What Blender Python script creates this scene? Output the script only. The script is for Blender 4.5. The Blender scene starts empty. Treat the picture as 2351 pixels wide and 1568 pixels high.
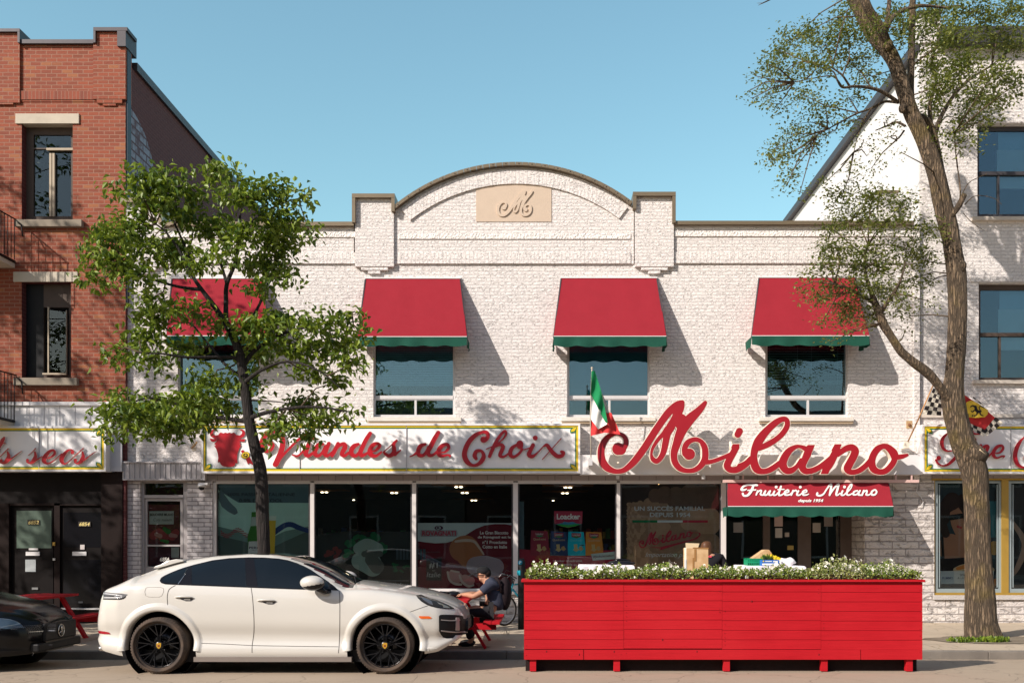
import bpy, bmesh, math, random
import numpy as np
from mathutils import Vector, Matrix
PI = math.pi
rnd = random.Random(7)
scene = bpy.context.scene
COL = scene.collection

# ---------------------------------------------------------------- camera
F = 2300.0; CX = 1255.0; CY = 1245.0; H = 1.68      # eye height 1.68 m
cam_d = bpy.data.cameras.new('camera'); cam = bpy.data.objects.new('camera', cam_d)
COL.objects.link(cam); scene.camera = cam
cam.location = (0, 0, H); cam.rotation_euler = (PI/2, 0, 0)
cam_d.sensor_width = 36; cam_d.lens = F/2351*36
cam_d.shift_x = -(CX-1175.5)/2351; cam_d.shift_y = (CY-784)/2351
cam_d.clip_start = 0.1; cam_d.clip_end = 3000

# ---------------------------------------------------------------- world + sun
SUN = Vector((-1.17, -1.0, 0.97)).normalized()
elev = math.asin(SUN.z); rot = math.atan2(SUN.x, SUN.y)
world = bpy.data.worlds.new('World'); scene.world = world; world.use_nodes = True
nt = world.node_tree; nt.nodes.clear()
sky = nt.nodes.new('ShaderNodeTexSky'); sky.sky_type = 'NISHITA'; sky.sun_disc = False
sky.sun_elevation = elev; sky.sun_rotation = rot
sky.air_density = 1.35; sky.dust_density = 1.0; sky.ozone_density = 1.0; sky.altitude = 50
hs = nt.nodes.new('ShaderNodeMix'); hs.data_type = 'RGBA'; hs.blend_type = 'MULTIPLY'
hs.inputs[0].default_value = 1.0
# the northern sky (away from the sun) is a touch more cyan and bright than the rest of the dome
tc = nt.nodes.new('ShaderNodeTexCoord'); sx_ = nt.nodes.new('ShaderNodeSeparateXYZ'); mr = nt.nodes.new('ShaderNodeMapRange'); tm = nt.nodes.new('ShaderNodeMix'); tm.data_type = 'RGBA'
mr.inputs[1].default_value = -0.1; mr.inputs[2].default_value = 0.45
tm.inputs[6].default_value = (0.86, 0.82, 0.84, 1); tm.inputs[7].default_value = (1.17, 1.50, 1.36, 1)
nt.links.new(tc.outputs['Generated'], sx_.inputs[0]); nt.links.new(sx_.outputs[1], mr.inputs[0]); nt.links.new(mr.outputs[0], tm.inputs[0]); nt.links.new(tm.outputs[2], hs.inputs[7])
bg = nt.nodes.new('ShaderNodeBackground'); bg.inputs[1].default_value = 0.115
wo = nt.nodes.new('ShaderNodeOutputWorld')
nt.links.new(sky.outputs[0], hs.inputs[6]); nt.links.new(hs.outputs[2], bg.inputs[0]); nt.links.new(bg.outputs[0], wo.inputs[0])
sun_d = bpy.data.lights.new('sun', 'SUN'); sun = bpy.data.objects.new('sun', sun_d); COL.objects.link(sun)
sun_d.energy = 5.0; sun_d.angle = math.radians(0.5); sun_d.color = (1.0, 0.915, 0.835)
sun.rotation_euler = (-SUN).to_track_quat('-Z', 'Y').to_euler(); sun.location = (-20, -20, 20)
scene.view_settings.view_transform = 'Standard'; scene.view_settings.look = 'None'
scene.view_settings.exposure = 0.27; scene.view_settings.gamma = 1.0

# ---------------------------------------------------------------- helpers
def X(px, Y): return (px-CX)*Y/F
def Z(py, Y): return H-(py-CY)*Y/F
def W(px, py, Y): return (X(px, Y), Y, Z(py, Y))

def tag(o, label=None, cat=None, group=None, kind=None):
    if label: o['label'] = label
    if cat: o['category'] = cat
    if group: o['group'] = group
    if kind: o['kind'] = kind
    return o
def thing(name, label, cat, loc=(0, 0, 0), group=None):
    o = bpy.data.objects.new(name, None); COL.objects.link(o); o.location = loc
    o.empty_display_size = 0.2
    return tag(o, label, cat, group)
def wloc(o):
    v = Vector((0, 0, 0))
    while o is not None:
        v += Vector(o.location); o = o.parent
    return v
def link(name, me, mats, parent=None, origin=None):
    """world-space mesh -> object; vertices are moved so the origin is the parent's (or `origin`)"""
    o = bpy.data.objects.new(name, me)
    for m in (mats if isinstance(mats, (list, tuple)) else [mats]):
        me.materials.append(m)
    if parent is not None:
        me.transform(Matrix.Translation(-wloc(parent))); o.parent = parent
    elif origin is not None:
        me.transform(Matrix.Translation(-Vector(origin))); o.location = origin
    COL.objects.link(o)
    return o
SPLIT = {'lintel','window_sill','parapet_wall','piping','glazing_bead','pier','parapet_pillar','corbel','stone_course','soldier_course','fascia_bracket','window_frame','window_pane','inner_frame','entry_side','sticker','mounting_bracket','end_panel','shop_pane','shade','side_wall','curtain','pane','casement','coping','window','blind','interior_wall','lintel_strip','hub_badge','glasses_lens','leg'}
class MB:
    def __init__(s): s.v = []; s.f = []; s.m = []; s.sm = []
    def add(s, vs, fs, mi=0, smooth=False):
        b = len(s.v); s.v += [tuple(v) for v in vs]
        for f in fs: s.f.append([b+i for i in f]); s.m.append(mi); s.sm.append(smooth)
        return s
    def box(s, x0, x1, y0, y1, z0, z1, mi=0):
        if x0 > x1: x0, x1 = x1, x0
        if y0 > y1: y0, y1 = y1, y0
        if z0 > z1: z0, z1 = z1, z0
        vs = [(x0,y0,z0),(x1,y0,z0),(x1,y1,z0),(x0,y1,z0),(x0,y0,z1),(x1,y0,z1),(x1,y1,z1),(x0,y1,z1)]
        return s.add(vs, [(0,1,5,4),(1,2,6,5),(2,3,7,6),(3,0,4,7),(4,5,6,7),(3,2,1,0)], mi)
    def pbox(s, p0, p1, q0, q1, Yf, dep, mi=0):
        return s.box(X(p0,Yf), X(p1,Yf), Yf, Yf+dep, Z(q0,Yf), Z(q1,Yf), mi)
    def prism(s, poly, y0, y1, mi=0, axis='y'):
        n = len(poly)
        if axis == 'y': vs = [(a,y0,b) for a,b in poly]+[(a,y1,b) for a,b in poly]
        elif axis == 'x': vs = [(y0,a,b) for a,b in poly]+[(y1,a,b) for a,b in poly]
        else: vs = [(a,b,y0) for a,b in poly]+[(a,b,y1) for a,b in poly]
        fs = [tuple(range(n)), tuple(range(2*n-1, n-1, -1))]+[(i, i+n, (i+1) % n+n, (i+1) % n) for i in range(n)]
        return s.add(vs, fs, mi)
    def pprism(s, pts, Yf, dep, mi=0):
        return s.prism([(X(a,Yf), Z(b,Yf)) for a,b in pts], Yf, Yf+dep, mi)
    def tube(s, pts, rad, n=8, mi=0, cap=True, smooth=True, flat=1.0):
        P = [Vector(p) for p in pts]; R = rad if hasattr(rad, '__len__') else [rad]*len(P)
        vs = []; up = None
        for i, p in enumerate(P):
            t = (P[min(i+1, len(P)-1)]-P[max(i-1, 0)])
            t = t.normalized() if t.length > 1e-9 else Vector((0,0,1))
            if up is None:
                up = Vector((0,0,1)) if abs(t.z) < .9 else Vector((1,0,0))
            a = t.cross(up); a = a.normalized() if a.length > 1e-6 else t.orthogonal().normalized()
            b = t.cross(a).normalized(); up = -b if (-b).dot(up) > 0 else b
            for k in range(n):
                th = 2*PI*k/n
                vs.append(p+a*math.cos(th)*R[i]+b*math.sin(th)*R[i]*flat)
        fs = []
        for i in range(len(P)-1):
            for k in range(n):
                fs.append((i*n+k, i*n+(k+1) % n, (i+1)*n+(k+1) % n, (i+1)*n+k))
        s.add(vs, fs, mi, smooth)
        if cap:
            b = len(s.v)-len(vs)
            s.f.append([b+k for k in range(n)][::-1]); s.m.append(mi); s.sm.append(False)
            s.f.append([b+(len(P)-1)*n+k for k in range(n)]); s.m.append(mi); s.sm.append(False)
        return s
    def bar(s, a, b, w, h=None, mi=0, roll=None):
        """rectangular bar a->b, w across in the plane perpendicular to up, h along up"""
        h = h or w; a = Vector(a); b = Vector(b); t = (b-a).normalized()
        up = roll or (Vector((0,0,1)) if abs(t.z) < .9 else Vector((0,1,0)))
        sx = t.cross(Vector(up)).normalized(); uy = sx.cross(t).normalized()
        vs = []
        for p in (a, b):
            for i, j in ((-1,-1),(1,-1),(1,1),(-1,1)):
                vs.append(p+sx*i*w/2+uy*j*h/2)
        return s.add(vs, [(0,1,2,3),(7,6,5,4),(0,4,5,1),(1,5,6,2),(2,6,7,3),(3,7,4,0)], mi)
    def lathe(s, prof, c, axis='z', n=32, mi=0, smooth=True, sweep=2*PI, start=0):
        """prof = [(r, h)...] around axis through c"""
        vs = []; full = abs(sweep-2*PI) < 1e-6; nn = n if full else n+1
        for r, h in prof:
            for k in range(nn):
                t = start+sweep*k/n; a, b = r*math.cos(t), r*math.sin(t)
                vs.append({'z':(c[0]+a,c[1]+b,c[2]+h),'y':(c[0]+a,c[1]+h,c[2]+b),'x':(c[0]+h,c[1]+a,c[2]+b)}[axis])
        fs = []
        for i in range(len(prof)-1):
            for k in range(n if full else n):
                k2 = (k+1) % nn if full else k+1
                fs.append((i*nn+k, i*nn+k2, (i+1)*nn+k2, (i+1)*nn+k))
        return s.add(vs, fs, mi, smooth)
    def ball(s, c, r, n=10, mi=0, sc=(1,1,1)):
        vs = []; fs = []; m = n
        for i in range(n+1):
            th = PI*i/n
            for k in range(m):
                ph = 2*PI*k/m
                vs.append((c[0]+r*sc[0]*math.sin(th)*math.cos(ph), c[1]+r*sc[1]*math.sin(th)*math.sin(ph), c[2]+r*sc[2]*math.cos(th)))
        for i in range(n):
            for k in range(m): fs.append((i*m+k, (i+1)*m+k, (i+1)*m+(k+1) % m, i*m+(k+1) % m))
        return s.add(vs, fs, mi, True)
    def mesh(s):
        me = bpy.data.meshes.new('mesh'); me.from_pydata(s.v, [], s.f)
        me.polygons.foreach_set('material_index', s.m); me.polygons.foreach_set('use_smooth', s.sm)
        me.update(); return me
    def islands(s):
        par = list(range(len(s.v)))
        def fd(a):
            while par[a] != a: par[a] = par[par[a]]; a = par[a]
            return a
        for f in s.f:
            r = fd(f[0])
            for i in f[1:]: par[fd(i)] = r
        out = {}
        for k, f in enumerate(s.f):
            g = out.setdefault(fd(f[0]), (MB(), {})); m, mp = g; nf = []
            for i in f:
                if i not in mp: mp[i] = len(m.v); m.v.append(s.v[i])
                nf.append(mp[i])
            m.f.append(nf); m.m.append(s.m[k]); m.sm.append(s.sm[k])
        return [g[0] for g in out.values()]
    def build(s, name, mats, parent=None, origin=None, fixn=True, bevel=0, split=True):
        if split and name in SPLIT and parent is not None:
            isl = s.islands()
            if len(isl) > 1: return [i.build(name, mats, parent, origin, fixn, bevel, False) for i in isl][0]
        me = s.mesh()
        if fixn or bevel:
            bm = bmesh.new(); bm.from_mesh(me)
            if bevel:
                bmesh.ops.bevel(bm, geom=bm.edges[:], offset=bevel, segments=2, affect='EDGES', profile=.5)
            if fixn: bmesh.ops.recalc_face_normals(bm, faces=bm.faces[:])
            bm.to_mesh(me); bm.free()
        return link(name, me, mats, parent, origin)
def bx(name, x0, x1, y0, y1, z0, z1, m, parent=None, bevel=0): return MB().box(x0,x1,y0,y1,z0,z1).build(name, m, parent, bevel=bevel)
def pb(name, p0, p1, q0, q1, Yf, dep, m, parent=None, bevel=0): return MB().pbox(p0,p1,q0,q1,Yf,dep).build(name, m, parent, bevel=bevel)

# ---------------------------------------------------------------- materials
class NT:
    def __init__(s, name):
        s.m = bpy.data.materials.new(name); s.m.use_nodes = True; s.t = s.m.node_tree; s.t.nodes.clear()
        s.out = s.n('OutputMaterial')
    def n(s, typ, **kw):
        nd = s.t.nodes.new('ShaderNode'+typ)
        for k, v in kw.items(): setattr(nd, k, v)
        return nd
    def l(s, a, b): s.t.links.new(a, b)
    def bsdf(s, col=None, rough=.6, metal=0, **kw):
        b = s.n('BsdfPrincipled'); s.b = b
        if col is not None: b.inputs['Base Color'].default_value = (*col[:3], 1)
        b.inputs['Roughness'].default_value = rough; b.inputs['Metallic'].default_value = metal
        for k, v in kw.items(): b.inputs[k].default_value = v
        s.l(b.outputs[0], s.out.inputs[0]); return b
    def pos(s, swz='xz', scale=1):
        g = s.n('NewGeometry'); x = s.n('SeparateXYZ'); c = s.n('CombineXYZ'); s.l(g.outputs['Position'], x.inputs[0])
        for i, ch in enumerate(swz): s.l(x.outputs['xyz'.index(ch)], c.inputs[i])
        return c.outputs[0]
    def noise(s, scale, detail=4, rough=.5, vec=None):
        n = s.n('TexNoise'); n.inputs['Scale'].default_value = scale; n.inputs['Detail'].default_value = detail
        n.inputs['Roughness'].default_value = rough
        s.l(vec if vec is not None else s.n('NewGeometry').outputs['Position'], n.inputs['Vector']); return n.outputs[0]
    def mix(s, fac, a, b, mode='MIX'):
        m = s.n('Mix', data_type='RGBA', blend_type=mode)
        for inp, v in ((m.inputs[0], fac), (m.inputs[6], a), (m.inputs[7], b)):
            if isinstance(v, (int, float)): inp.default_value = v
            elif isinstance(v, tuple): inp.default_value = (*v[:3], 1)
            else: s.l(v, inp)
        return m.outputs[2]
    def math(s, op, a, b=0.0, c=None):
        m = s.n('Math', operation=op)
        for i, v in enumerate((a, b) if c is None else (a, b, c)):
            if isinstance(v, (int, float)): m.inputs[i].default_value = v
            else: s.l(v, m.inputs[i])
        return m.outputs[0]
    def ramp(s, fac, stops):
        r = s.n('ValToRGB'); s.l(fac, r.inputs[0]); e = r.color_ramp.elements
        while len(e) < len(stops): e.new(.5)
        for el, (p, c) in zip(e, stops):
            el.position = p; el.color = (*c, 1) if isinstance(c, tuple) else (c, c, c, 1)
        return r.outputs[0]
    def bump(s, h, dist=.01, strength=1):
        b = s.n('Bump'); b.inputs['Strength'].default_value = strength; b.inputs['Distance'].default_value = dist
        s.l(h, b.inputs['Height']); s.l(b.outputs[0], s.b.inputs['Normal'])
_plain = {}
def plain(col, rough=.6, metal=0, var=.12, nscale=6, bump=0, name=None, **kw):
    key = (col, rough, metal, var, nscale, bump, tuple(sorted(kw.items())))
    if key in _plain: return _plain[key]
    kw = dict(kw)
    if rough > .42 and 'Specular IOR Level' not in kw: kw['Specular IOR Level'] = .18
    t = NT(name or 'plain'); t.bsdf(col, rough, metal, **kw)
    if var:
        n = t.noise(nscale, 5, .6)
        c = t.mix(n, tuple(x*(1-var) for x in col), tuple(min(1, x*(1+var)) for x in col))
        t.l(c, t.b.inputs['Base Color'])
        r = t.math('MULTIPLY_ADD', t.noise(nscale*3, 3), .2, max(0.02, rough-.1)); t.l(r, t.b.inputs['Roughness'])
    if bump: t.bump(t.noise(nscale*14, 4), bump)
    _plain[key] = t.m; return t.m
def glass(name, fac=.12, tint=(.8,.86,.85), rough=.01, refl=(1,1,1)):
    t = NT(name); g = t.n('BsdfGlossy'); g.inputs[0].default_value = (*refl, 1); g.inputs['Roughness'].default_value = rough
    tr = t.n('BsdfTransparent'); tr.inputs[0].default_value = (*tint, 1)
    fr = t.n('Fresnel'); fr.inputs[0].default_value = 1.5
    f = t.math('ADD', fr.outputs[0], fac); f = t.math('MINIMUM', f, 1.0)
    ms = t.n('MixShader'); t.l(f, ms.inputs[0]); t.l(tr.outputs[0], ms.inputs[1]); t.l(g.outputs[0], ms.inputs[2])
    # slightly wavy panes
    bp = t.n('Bump'); bp.inputs['Strength'].default_value = .25; bp.inputs['Distance'].default_value = .003
    t.l(t.noise(1.3, 1), bp.inputs['Height']); t.l(bp.outputs[0], g.inputs['Normal'])
    t.l(ms.outputs[0], t.out.inputs[0]); return t.m
def brickmat(name, c1, c2, mort, bw, rh, ms, swz='xz', rough=.8, bump=.012, rug=.0, rugscale=25, stain=.1, accent=None, off=.5, msm=.1):
    t = NT(name); t.bsdf(c1, rough)
    vec = t.pos(swz)
    dn = t.n('TexNoise'); dn.inputs['Scale'].default_value = 9; t.l(vec, dn.inputs['Vector'])
    vm = t.n('VectorMath', operation='MULTIPLY_ADD'); t.l(dn.outputs[1], vm.inputs[0]); vm.inputs[1].default_value = (.006,.006,0); t.l(vec, vm.inputs[2])
    b = t.n('TexBrick'); b.offset = off; t.l(vm.outputs[0], b.inputs['Vector'])
    for k, v in (('Scale', 1), ('Brick Width', bw), ('Row Height', rh), ('Mortar Size', ms), ('Mortar Smooth', msm), ('Bias', 0)):
        b.inputs[k].default_value = v
    b.inputs['Color1'].default_value = (*c1, 1); b.inputs['Color2'].default_value = (*c2, 1); b.inputs['Mortar'].default_value = (*mort, 1)
    col = b.outputs['Color']
    if accent:
        # a scattering of single bricks in a second clay
        b2 = t.n('TexBrick'); b2.offset = off; t.l(vm.outputs[0], b2.inputs['Vector'])
        for k, v in (('Scale', 1), ('Brick Width', bw), ('Row Height', rh), ('Mortar Size', ms), ('Bias', -.0)): b2.inputs[k].default_value = v
        b2.inputs['Color1'].default_value = (0,0,0,1); b2.inputs['Color2'].default_value = (1,1,1,1); b2.inputs['Mortar'].default_value = (0,0,0,1)
        sel = t.ramp(b2.outputs['Color'], [(0, 0.0), (.93, 0.0), (.96, 1.0)])
        col = t.mix(sel, col, accent)
        sel2 = t.ramp(b2.outputs['Color'], [(0, 1.0), (.06, 1.0), (.10, 0.0)])
        mm = t.math('MULTIPLY', sel2, t.math('SUBTRACT', 1.0, b.outputs['Fac']))
        col = t.mix(mm, col, tuple(x*.6 for x in c1))
    n = t.noise(.9, 6, .65); n2 = t.noise(14, 4, .6)
    col = t.mix(t.math('MULTIPLY', n, stain*2), col, tuple(x*.72 for x in c1))
    col = t.mix(t.math('MULTIPLY', n2, .25), col, tuple(min(1, x*1.12) for x in c2))
    if rug > .5:
        sp = t.noise(34, 5, .7)
        col = t.mix(t.ramp(sp, [(.60, 0.0), (.70, .6)]), col, tuple(x*y for x, y in zip(c1, (.62,.56,.54))))
    t.l(col, t.b.inputs['Base Color'])
    h = t.math('MULTIPLY', t.math('SUBTRACT', 1.0, b.outputs['Fac']), .75 if rug else .8)
    if rug:
        v3 = t.n('VectorMath', operation='MULTIPLY'); v3.inputs[1].default_value = (1, 1, 1.7)
        t.l(t.n('NewGeometry').outputs['Position'], v3.inputs[0])
        nn = t.n('TexNoise'); nn.inputs['Scale'].default_value = rugscale; nn.inputs['Detail'].default_value = 5; nn.inputs['Roughness'].default_value = .62; nn.inputs['Distortion'].default_value=.6
        t.l(v3.outputs[0], nn.inputs['Vector'])
        vo = t.n('TexVoronoi'); vo.inputs['Scale'].default_value = rugscale*.55; t.l(v3.outputs[0], vo.inputs['Vector'])
        hh = t.math('MULTIPLY_ADD', t.ramp(nn.outputs[0], [(.33, 0.0), (.43, .75), (.62, 1.0)]), rug, t.math('MULTIPLY', vo.outputs[0], rug*.25))
        hh = t.math('MULTIPLY', hh, t.math('SUBTRACT', 1.0, t.math('MULTIPLY', b.outputs['Fac'], .7)))
        h = t.math('ADD', h, hh)
    else:
        h = t.math('ADD', h, t.math('MULTIPLY', n2, .3))
    t.bump(h, bump)
    return t.m
# ---------------------------------------------------------------- traced shapes (signed distance -> mesh)
def catmull(pts, step=3.0, closed=False):
    """smooth a list of (x, y, r) points"""
    P = [np.array(p, float) for p in pts]; n = len(P)
    if n < 3: return P
    out = []
    for i in range(n if closed else n-1):
        if closed: p0, p1, p2, p3 = P[i-1], P[i], P[(i+1) % n], P[(i+2) % n]
        else: p0, p1, p2, p3 = P[max(i-1,0)], P[i], P[i+1], P[min(i+2,n-1)]
        k = max(2, int(np.linalg.norm((p2-p1)[:2])/step))
        for j in range(k):
            t = j/k
            out.append(.5*((2*p1)+(p2-p0)*t+(2*p0-5*p1+4*p2-p3)*t*t+(3*p1-p0-3*p2+p3)*t**3))
    if not closed: out.append(P[-1])
    else: out.append(out[0])
    return out
def field(strokes=(), polys=(), cuts=(), cutpolys=(), res=1.0, pad=3, tr=None):
    """strokes: lists of (x,y,r); polys: lists of (x,y); in px, optional transform tr(x,y,r)->(x,y,r)."""
    T = tr or (lambda x, y, r=0: (x, y, r))
    def S(lst): return [catmull([T(*p) for p in s], 3*res) for s in lst]
    ss = S(strokes); cc = S(cuts)
    pp = [np.array([T(a, b, 0)[:2] for a, b in p]) for p in polys]; cp = [np.array([T(a, b, 0)[:2] for a, b in p]) for p in cutpolys]
    xs = [q[0]-q[2] for s in ss for q in s]+[q[0]+q[2] for s in ss for q in s]+[q[0] for p in pp for q in p]
    ys = [q[1]-q[2] for s in ss for q in s]+[q[1]+q[2] for s in ss for q in s]+[q[1] for p in pp for q in p]
    x0, x1, y0, y1 = min(xs)-pad*res, max(xs)+pad*res, min(ys)-pad*res, max(ys)+pad*res
    gx = np.arange(x0, x1+res, res); gy = np.arange(y0, y1+res, res)
    GX, GY = np.meshgrid(gx, gy)
    def strokes_f(lst):
        f = np.full(GX.shape, 1e3)
        for s in lst:
            if len(s) == 1: s = [s[0], s[0]+np.array([1e-3, 0, 0])]
            for a, b in zip(s[:-1], s[1:]):
                m = max(a[2], b[2])+6*res
                i0 = max(0, int((min(a[0],b[0])-m-x0)/res)); i1 = int((max(a[0],b[0])+m-x0)/res)+2
                j0 = max(0, int((min(a[1],b[1])-m-y0)/res)); j1 = int((max(a[1],b[1])+m-y0)/res)+2
                gx_, gy_ = GX[j0:j1, i0:i1], GY[j0:j1, i0:i1]
                dx, dy = b[0]-a[0], b[1]-a[1]; L = dx*dx+dy*dy+1e-9
                t = np.clip(((gx_-a[0])*dx+(gy_-a[1])*dy)/L, 0, 1)
                d = np.hypot(gx_-a[0]-t*dx, gy_-a[1]-t*dy)-(a[2]+(b[2]-a[2])*t)
                f[j0:j1, i0:i1] = np.minimum(f[j0:j1, i0:i1], d)
        return f
    def poly_f(lst):
        f = np.full(GX.shape, 1e3)
        for p in lst:
            d = np.full(GX.shape, 1e9); ins = np.zeros(GX.shape, bool)
            for a, b in zip(p, np.roll(p, -1, 0)):
                dx, dy = b-a; L = dx*dx+dy*dy+1e-9
                t = np.clip(((GX-a[0])*dx+(GY-a[1])*dy)/L, 0, 1)
                d = np.minimum(d, np.hypot(GX-a[0]-t*dx, GY-a[1]-t*dy))
                if dy != 0:
                    c = ((a[1] > GY) != (b[1] > GY)) & (GX < (b[0]-a[0])*(GY-a[1])/(b[1]-a[1])+a[0]); ins ^= c
            f = np.minimum(f, np.where(ins, -d, d))
        return f
    f = np.minimum(strokes_f(ss), poly_f(pp))
    if cc: f = np.maximum(f, -strokes_f(cc))
    if cp: f = np.maximum(f, -poly_f(cp))
    return f, x0, y0, res
def contour_mesh(fd, lvl, mapf, thick, merge=True, back=False, curved=False):
    """mesh of {f<lvl}; mapf(px,py,d)->world point with d=0 front, d=thick back"""
    f, x0, y0, res = fd; g = f-lvl; ny, nx = g.shape; ins = g < 0
    mb = MB(); V = {}; front = []; faces = []; edges = []
    def vid(key):
        if key in V: return V[key]
        k, i, j = key
        if k == 'c': p = (x0+i*res, y0+j*res)
        elif k == 'h':
            t = g[j,i]/(g[j,i]-g[j,i+1]); p = (x0+(i+t)*res, y0+j*res)
        else:
            t = g[j,i]/(g[j,i]-g[j+1,i]); p = (x0+i*res, y0+(j+t)*res)
        V[key] = len(front); front.append(p); return V[key]
    full = ins[:-1,:-1] & ins[1:,:-1] & ins[:-1,1:] & ins[1:,1:]
    anyi = ins[:-1,:-1] | ins[1:,:-1] | ins[:-1,1:] | ins[1:,1:]
    for j in range(ny-1):
        i = 0
        row = np.nonzero(anyi[j])[0]
        if len(row) == 0: continue
        i = row[0]; end = row[-1]
        while i <= end:
            if full[j,i]:
                k = i
                if merge and not curved:
                    while k+1 <= end and full[j,k+1]: k += 1
                faces.append([vid(('c',i,j)), vid(('c',k+1,j)), vid(('c',k+1,j+1)), vid(('c',i,j+1))]); i = k+1; continue
            if anyi[j,i]:
                cs = [(i,j),(i+1,j),(i+1,j+1),(i,j+1)]; poly = []; cr = []
                for q in range(4):
                    a, b = cs[q], cs[(q+1) % 4]; ia, ib = ins[a[1],a[0]], ins[b[1],b[0]]
                    if ia: poly.append(vid(('c',*a)))
                    if ia != ib:
                        if q == 0: key = ('h',i,j)
                        elif q == 1: key = ('v',i+1,j)
                        elif q == 2: key = ('h',i,j+1)
                        else: key = ('v',i,j)
                        w = vid(key); poly.append(w); cr.append((len(poly)-1, ia))
                if len(poly) >= 3: faces.append(poly)
                for n_, (pi_, leaving) in enumerate(cr):
                    if leaving:      # leaving inside: the next crossing closes the boundary segment
                        edges.append((poly[pi_], poly[cr[(n_+1) % len(cr)][0]]))
            i += 1
    N = len(front)
    if not N: return None
    vs = [mapf(p[0], p[1], 0) for p in front]
    if thick:
        vs += [mapf(p[0], p[1], thick) for p in front]
    mb.add(vs, faces, 0, curved)
    if thick:
        for a, b in edges: mb.f.append([a, b, b+N, a+N]); mb.m.append(1); mb.sm.append(False)
        if back:
            for fc in faces: mb.f.append([i+N for i in fc][::-1]); mb.m.append(1); mb.sm.append(False)
    me = mb.mesh()
    bm = bmesh.new(); bm.from_mesh(me)
    loose = [v for v in bm.verts if not v.link_faces]; bmesh.ops.delete(bm, geom=loose, context='VERTS')
    bm.to_mesh(me); bm.free()
    return me
def plane_map(Y): return lambda px, py, d: W2(px, py, Y, d)
def W2(px, py, Y, d): return (X(px, Y), Y+d, Z(py, Y))
def shape(name, mat, Y, thick=.004, parent=None, side=None, lvl=0.0, mapf=None, curved=False, back=False, fd=None, **kw):
    fd = fd or field(**kw)
    me = contour_mesh(fd, lvl, mapf or plane_map(Y), thick, curved=curved, back=back)
    if me is None: return None
    return link(name, me, [mat, side or mat], parent)
def ell(cx, cy, rx, ry, n=28, rot=0):
    return [(cx+rx*math.cos(t)*math.cos(rot)-ry*math.sin(t)*math.sin(rot), cy+rx*math.cos(t)*math.sin(rot)+ry*math.sin(t)*math.cos(rot)) for t in [2*PI*i/n for i in range(n)]]
def flatpoly(name, pts, Y, mat, parent, thick=.003, mapf=None):
    mf = mapf or plane_map(Y); n = len(pts); mb = MB()
    vs = [mf(a,b,0) for a,b in pts]+[mf(a,b,thick) for a,b in pts]
    mb.add(vs, [tuple(range(n))]+[(i,i+n,(i+1)%n+n,(i+1)%n) for i in range(n)])
    return mb.build(name, mat, parent)
_txt = {}
def text_mesh(s, bold, shear):
    k = (s, bold, shear)
    if k not in _txt:
        c = bpy.data.curves.new('text', 'FONT'); c.body = s; c.offset = bold; c.shear = shear; c.resolution_u = 3
        o = bpy.data.objects.new('text_tmp', c); COL.objects.link(o)
        dg = bpy.context.evaluated_depsgraph_get(); dg.update()
        me = bpy.data.meshes.new_from_object(o.evaluated_get(dg)); bpy.data.objects.remove(o)
        v = np.array([q.co[:2] for q in me.vertices]); fs = [list(p.vertices) for p in me.polygons]
        _txt[k] = (v, fs)
    return _txt[k]
def text(s, x0, x1, y0, y1, Y, mat, parent, name='lettering', bold=.0, shear=0, mapf=None, rot=0, thick=0):
    """flat lettering filling the px box x0..x1, y0 (top)..y1 (bottom)"""
    v, fs = text_mesh(s, bold, shear); mn, mx = v.min(0), v.max(0)
    u = (v-mn)/(mx-mn); mf = mapf or plane_map(Y)
    pts = []
    cx, cy = (x0+x1)/2, (y0+y1)/2
    for a, b in u:
        px, py = x0+a*(x1-x0), y1-b*(y1-y0)
        if rot: dx, dy = px-cx, py-cy; px, py = cx+dx*math.cos(rot)-dy*math.sin(rot), cy+dx*math.sin(rot)+dy*math.cos(rot)
        pts.append(mf(px, py, 0))
    mb = MB(); mb.add(pts, fs)
    return mb.build(name, mat, parent, fixn=False)
# ================================================================ MATERIALS
M = {}
M['white_split'] = brickmat('white_split_brick', (.83,.78,.745), (.78,.735,.70), (.62,.575,.55), .27, .0665, .008, rug=.9, rugscale=21, bump=.020, stain=.10)
M['white_split_side'] = brickmat('white_split_brick_side', (.80,.77,.74), (.76,.73,.70), (.7,.66,.63), .27, .0665, .005, swz='yz', rug=.5, rugscale=15, bump=.02, stain=.04)
M['white_soldier'] = brickmat('white_soldier_brick', (.83,.78,.745), (.78,.735,.70), (.60,.555,.535), .075, .36, .006, rug=.9, rugscale=21, bump=.020, off=0, stain=.08)
M['white_smooth'] = brickmat('white_smooth_brick', (.60,.56,.56), (.54,.5,.5), (.13,.11,.11), .235, .083, .007, rug=0, bump=.012, stain=.12)
M['grey_strip'] = brickmat('grey_brick_strip', (.33,.28,.27), (.28,.24,.23), (.16,.13,.13), .33, .12, .008, rug=.2, bump=.01)
M['stone'] = brickmat('split_stone', (.70,.65,.60), (.60,.55,.52), (.22,.19,.18), .52, .142, .011, rug=.9, rugscale=7, bump=.06, stain=.12)
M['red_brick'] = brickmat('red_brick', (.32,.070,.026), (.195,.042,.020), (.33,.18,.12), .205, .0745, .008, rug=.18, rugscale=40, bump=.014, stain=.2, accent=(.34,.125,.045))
M['red_soldier'] = brickmat('red_soldier_brick', (.29,.063,.026), (.18,.041,.021), (.31,.17,.115), .072, .205, .006, rug=.18, rugscale=40, bump=.010, stain=.2, off=0)
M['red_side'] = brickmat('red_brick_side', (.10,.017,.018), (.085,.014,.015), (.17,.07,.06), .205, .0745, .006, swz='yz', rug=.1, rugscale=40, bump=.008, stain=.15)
M['limestone'] = plain((.52,.46,.37), .85, var=.18, nscale=5, bump=.004)
M['sandstone'] = plain((.56,.45,.35), .85, var=.10, nscale=4, bump=.003)
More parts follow.
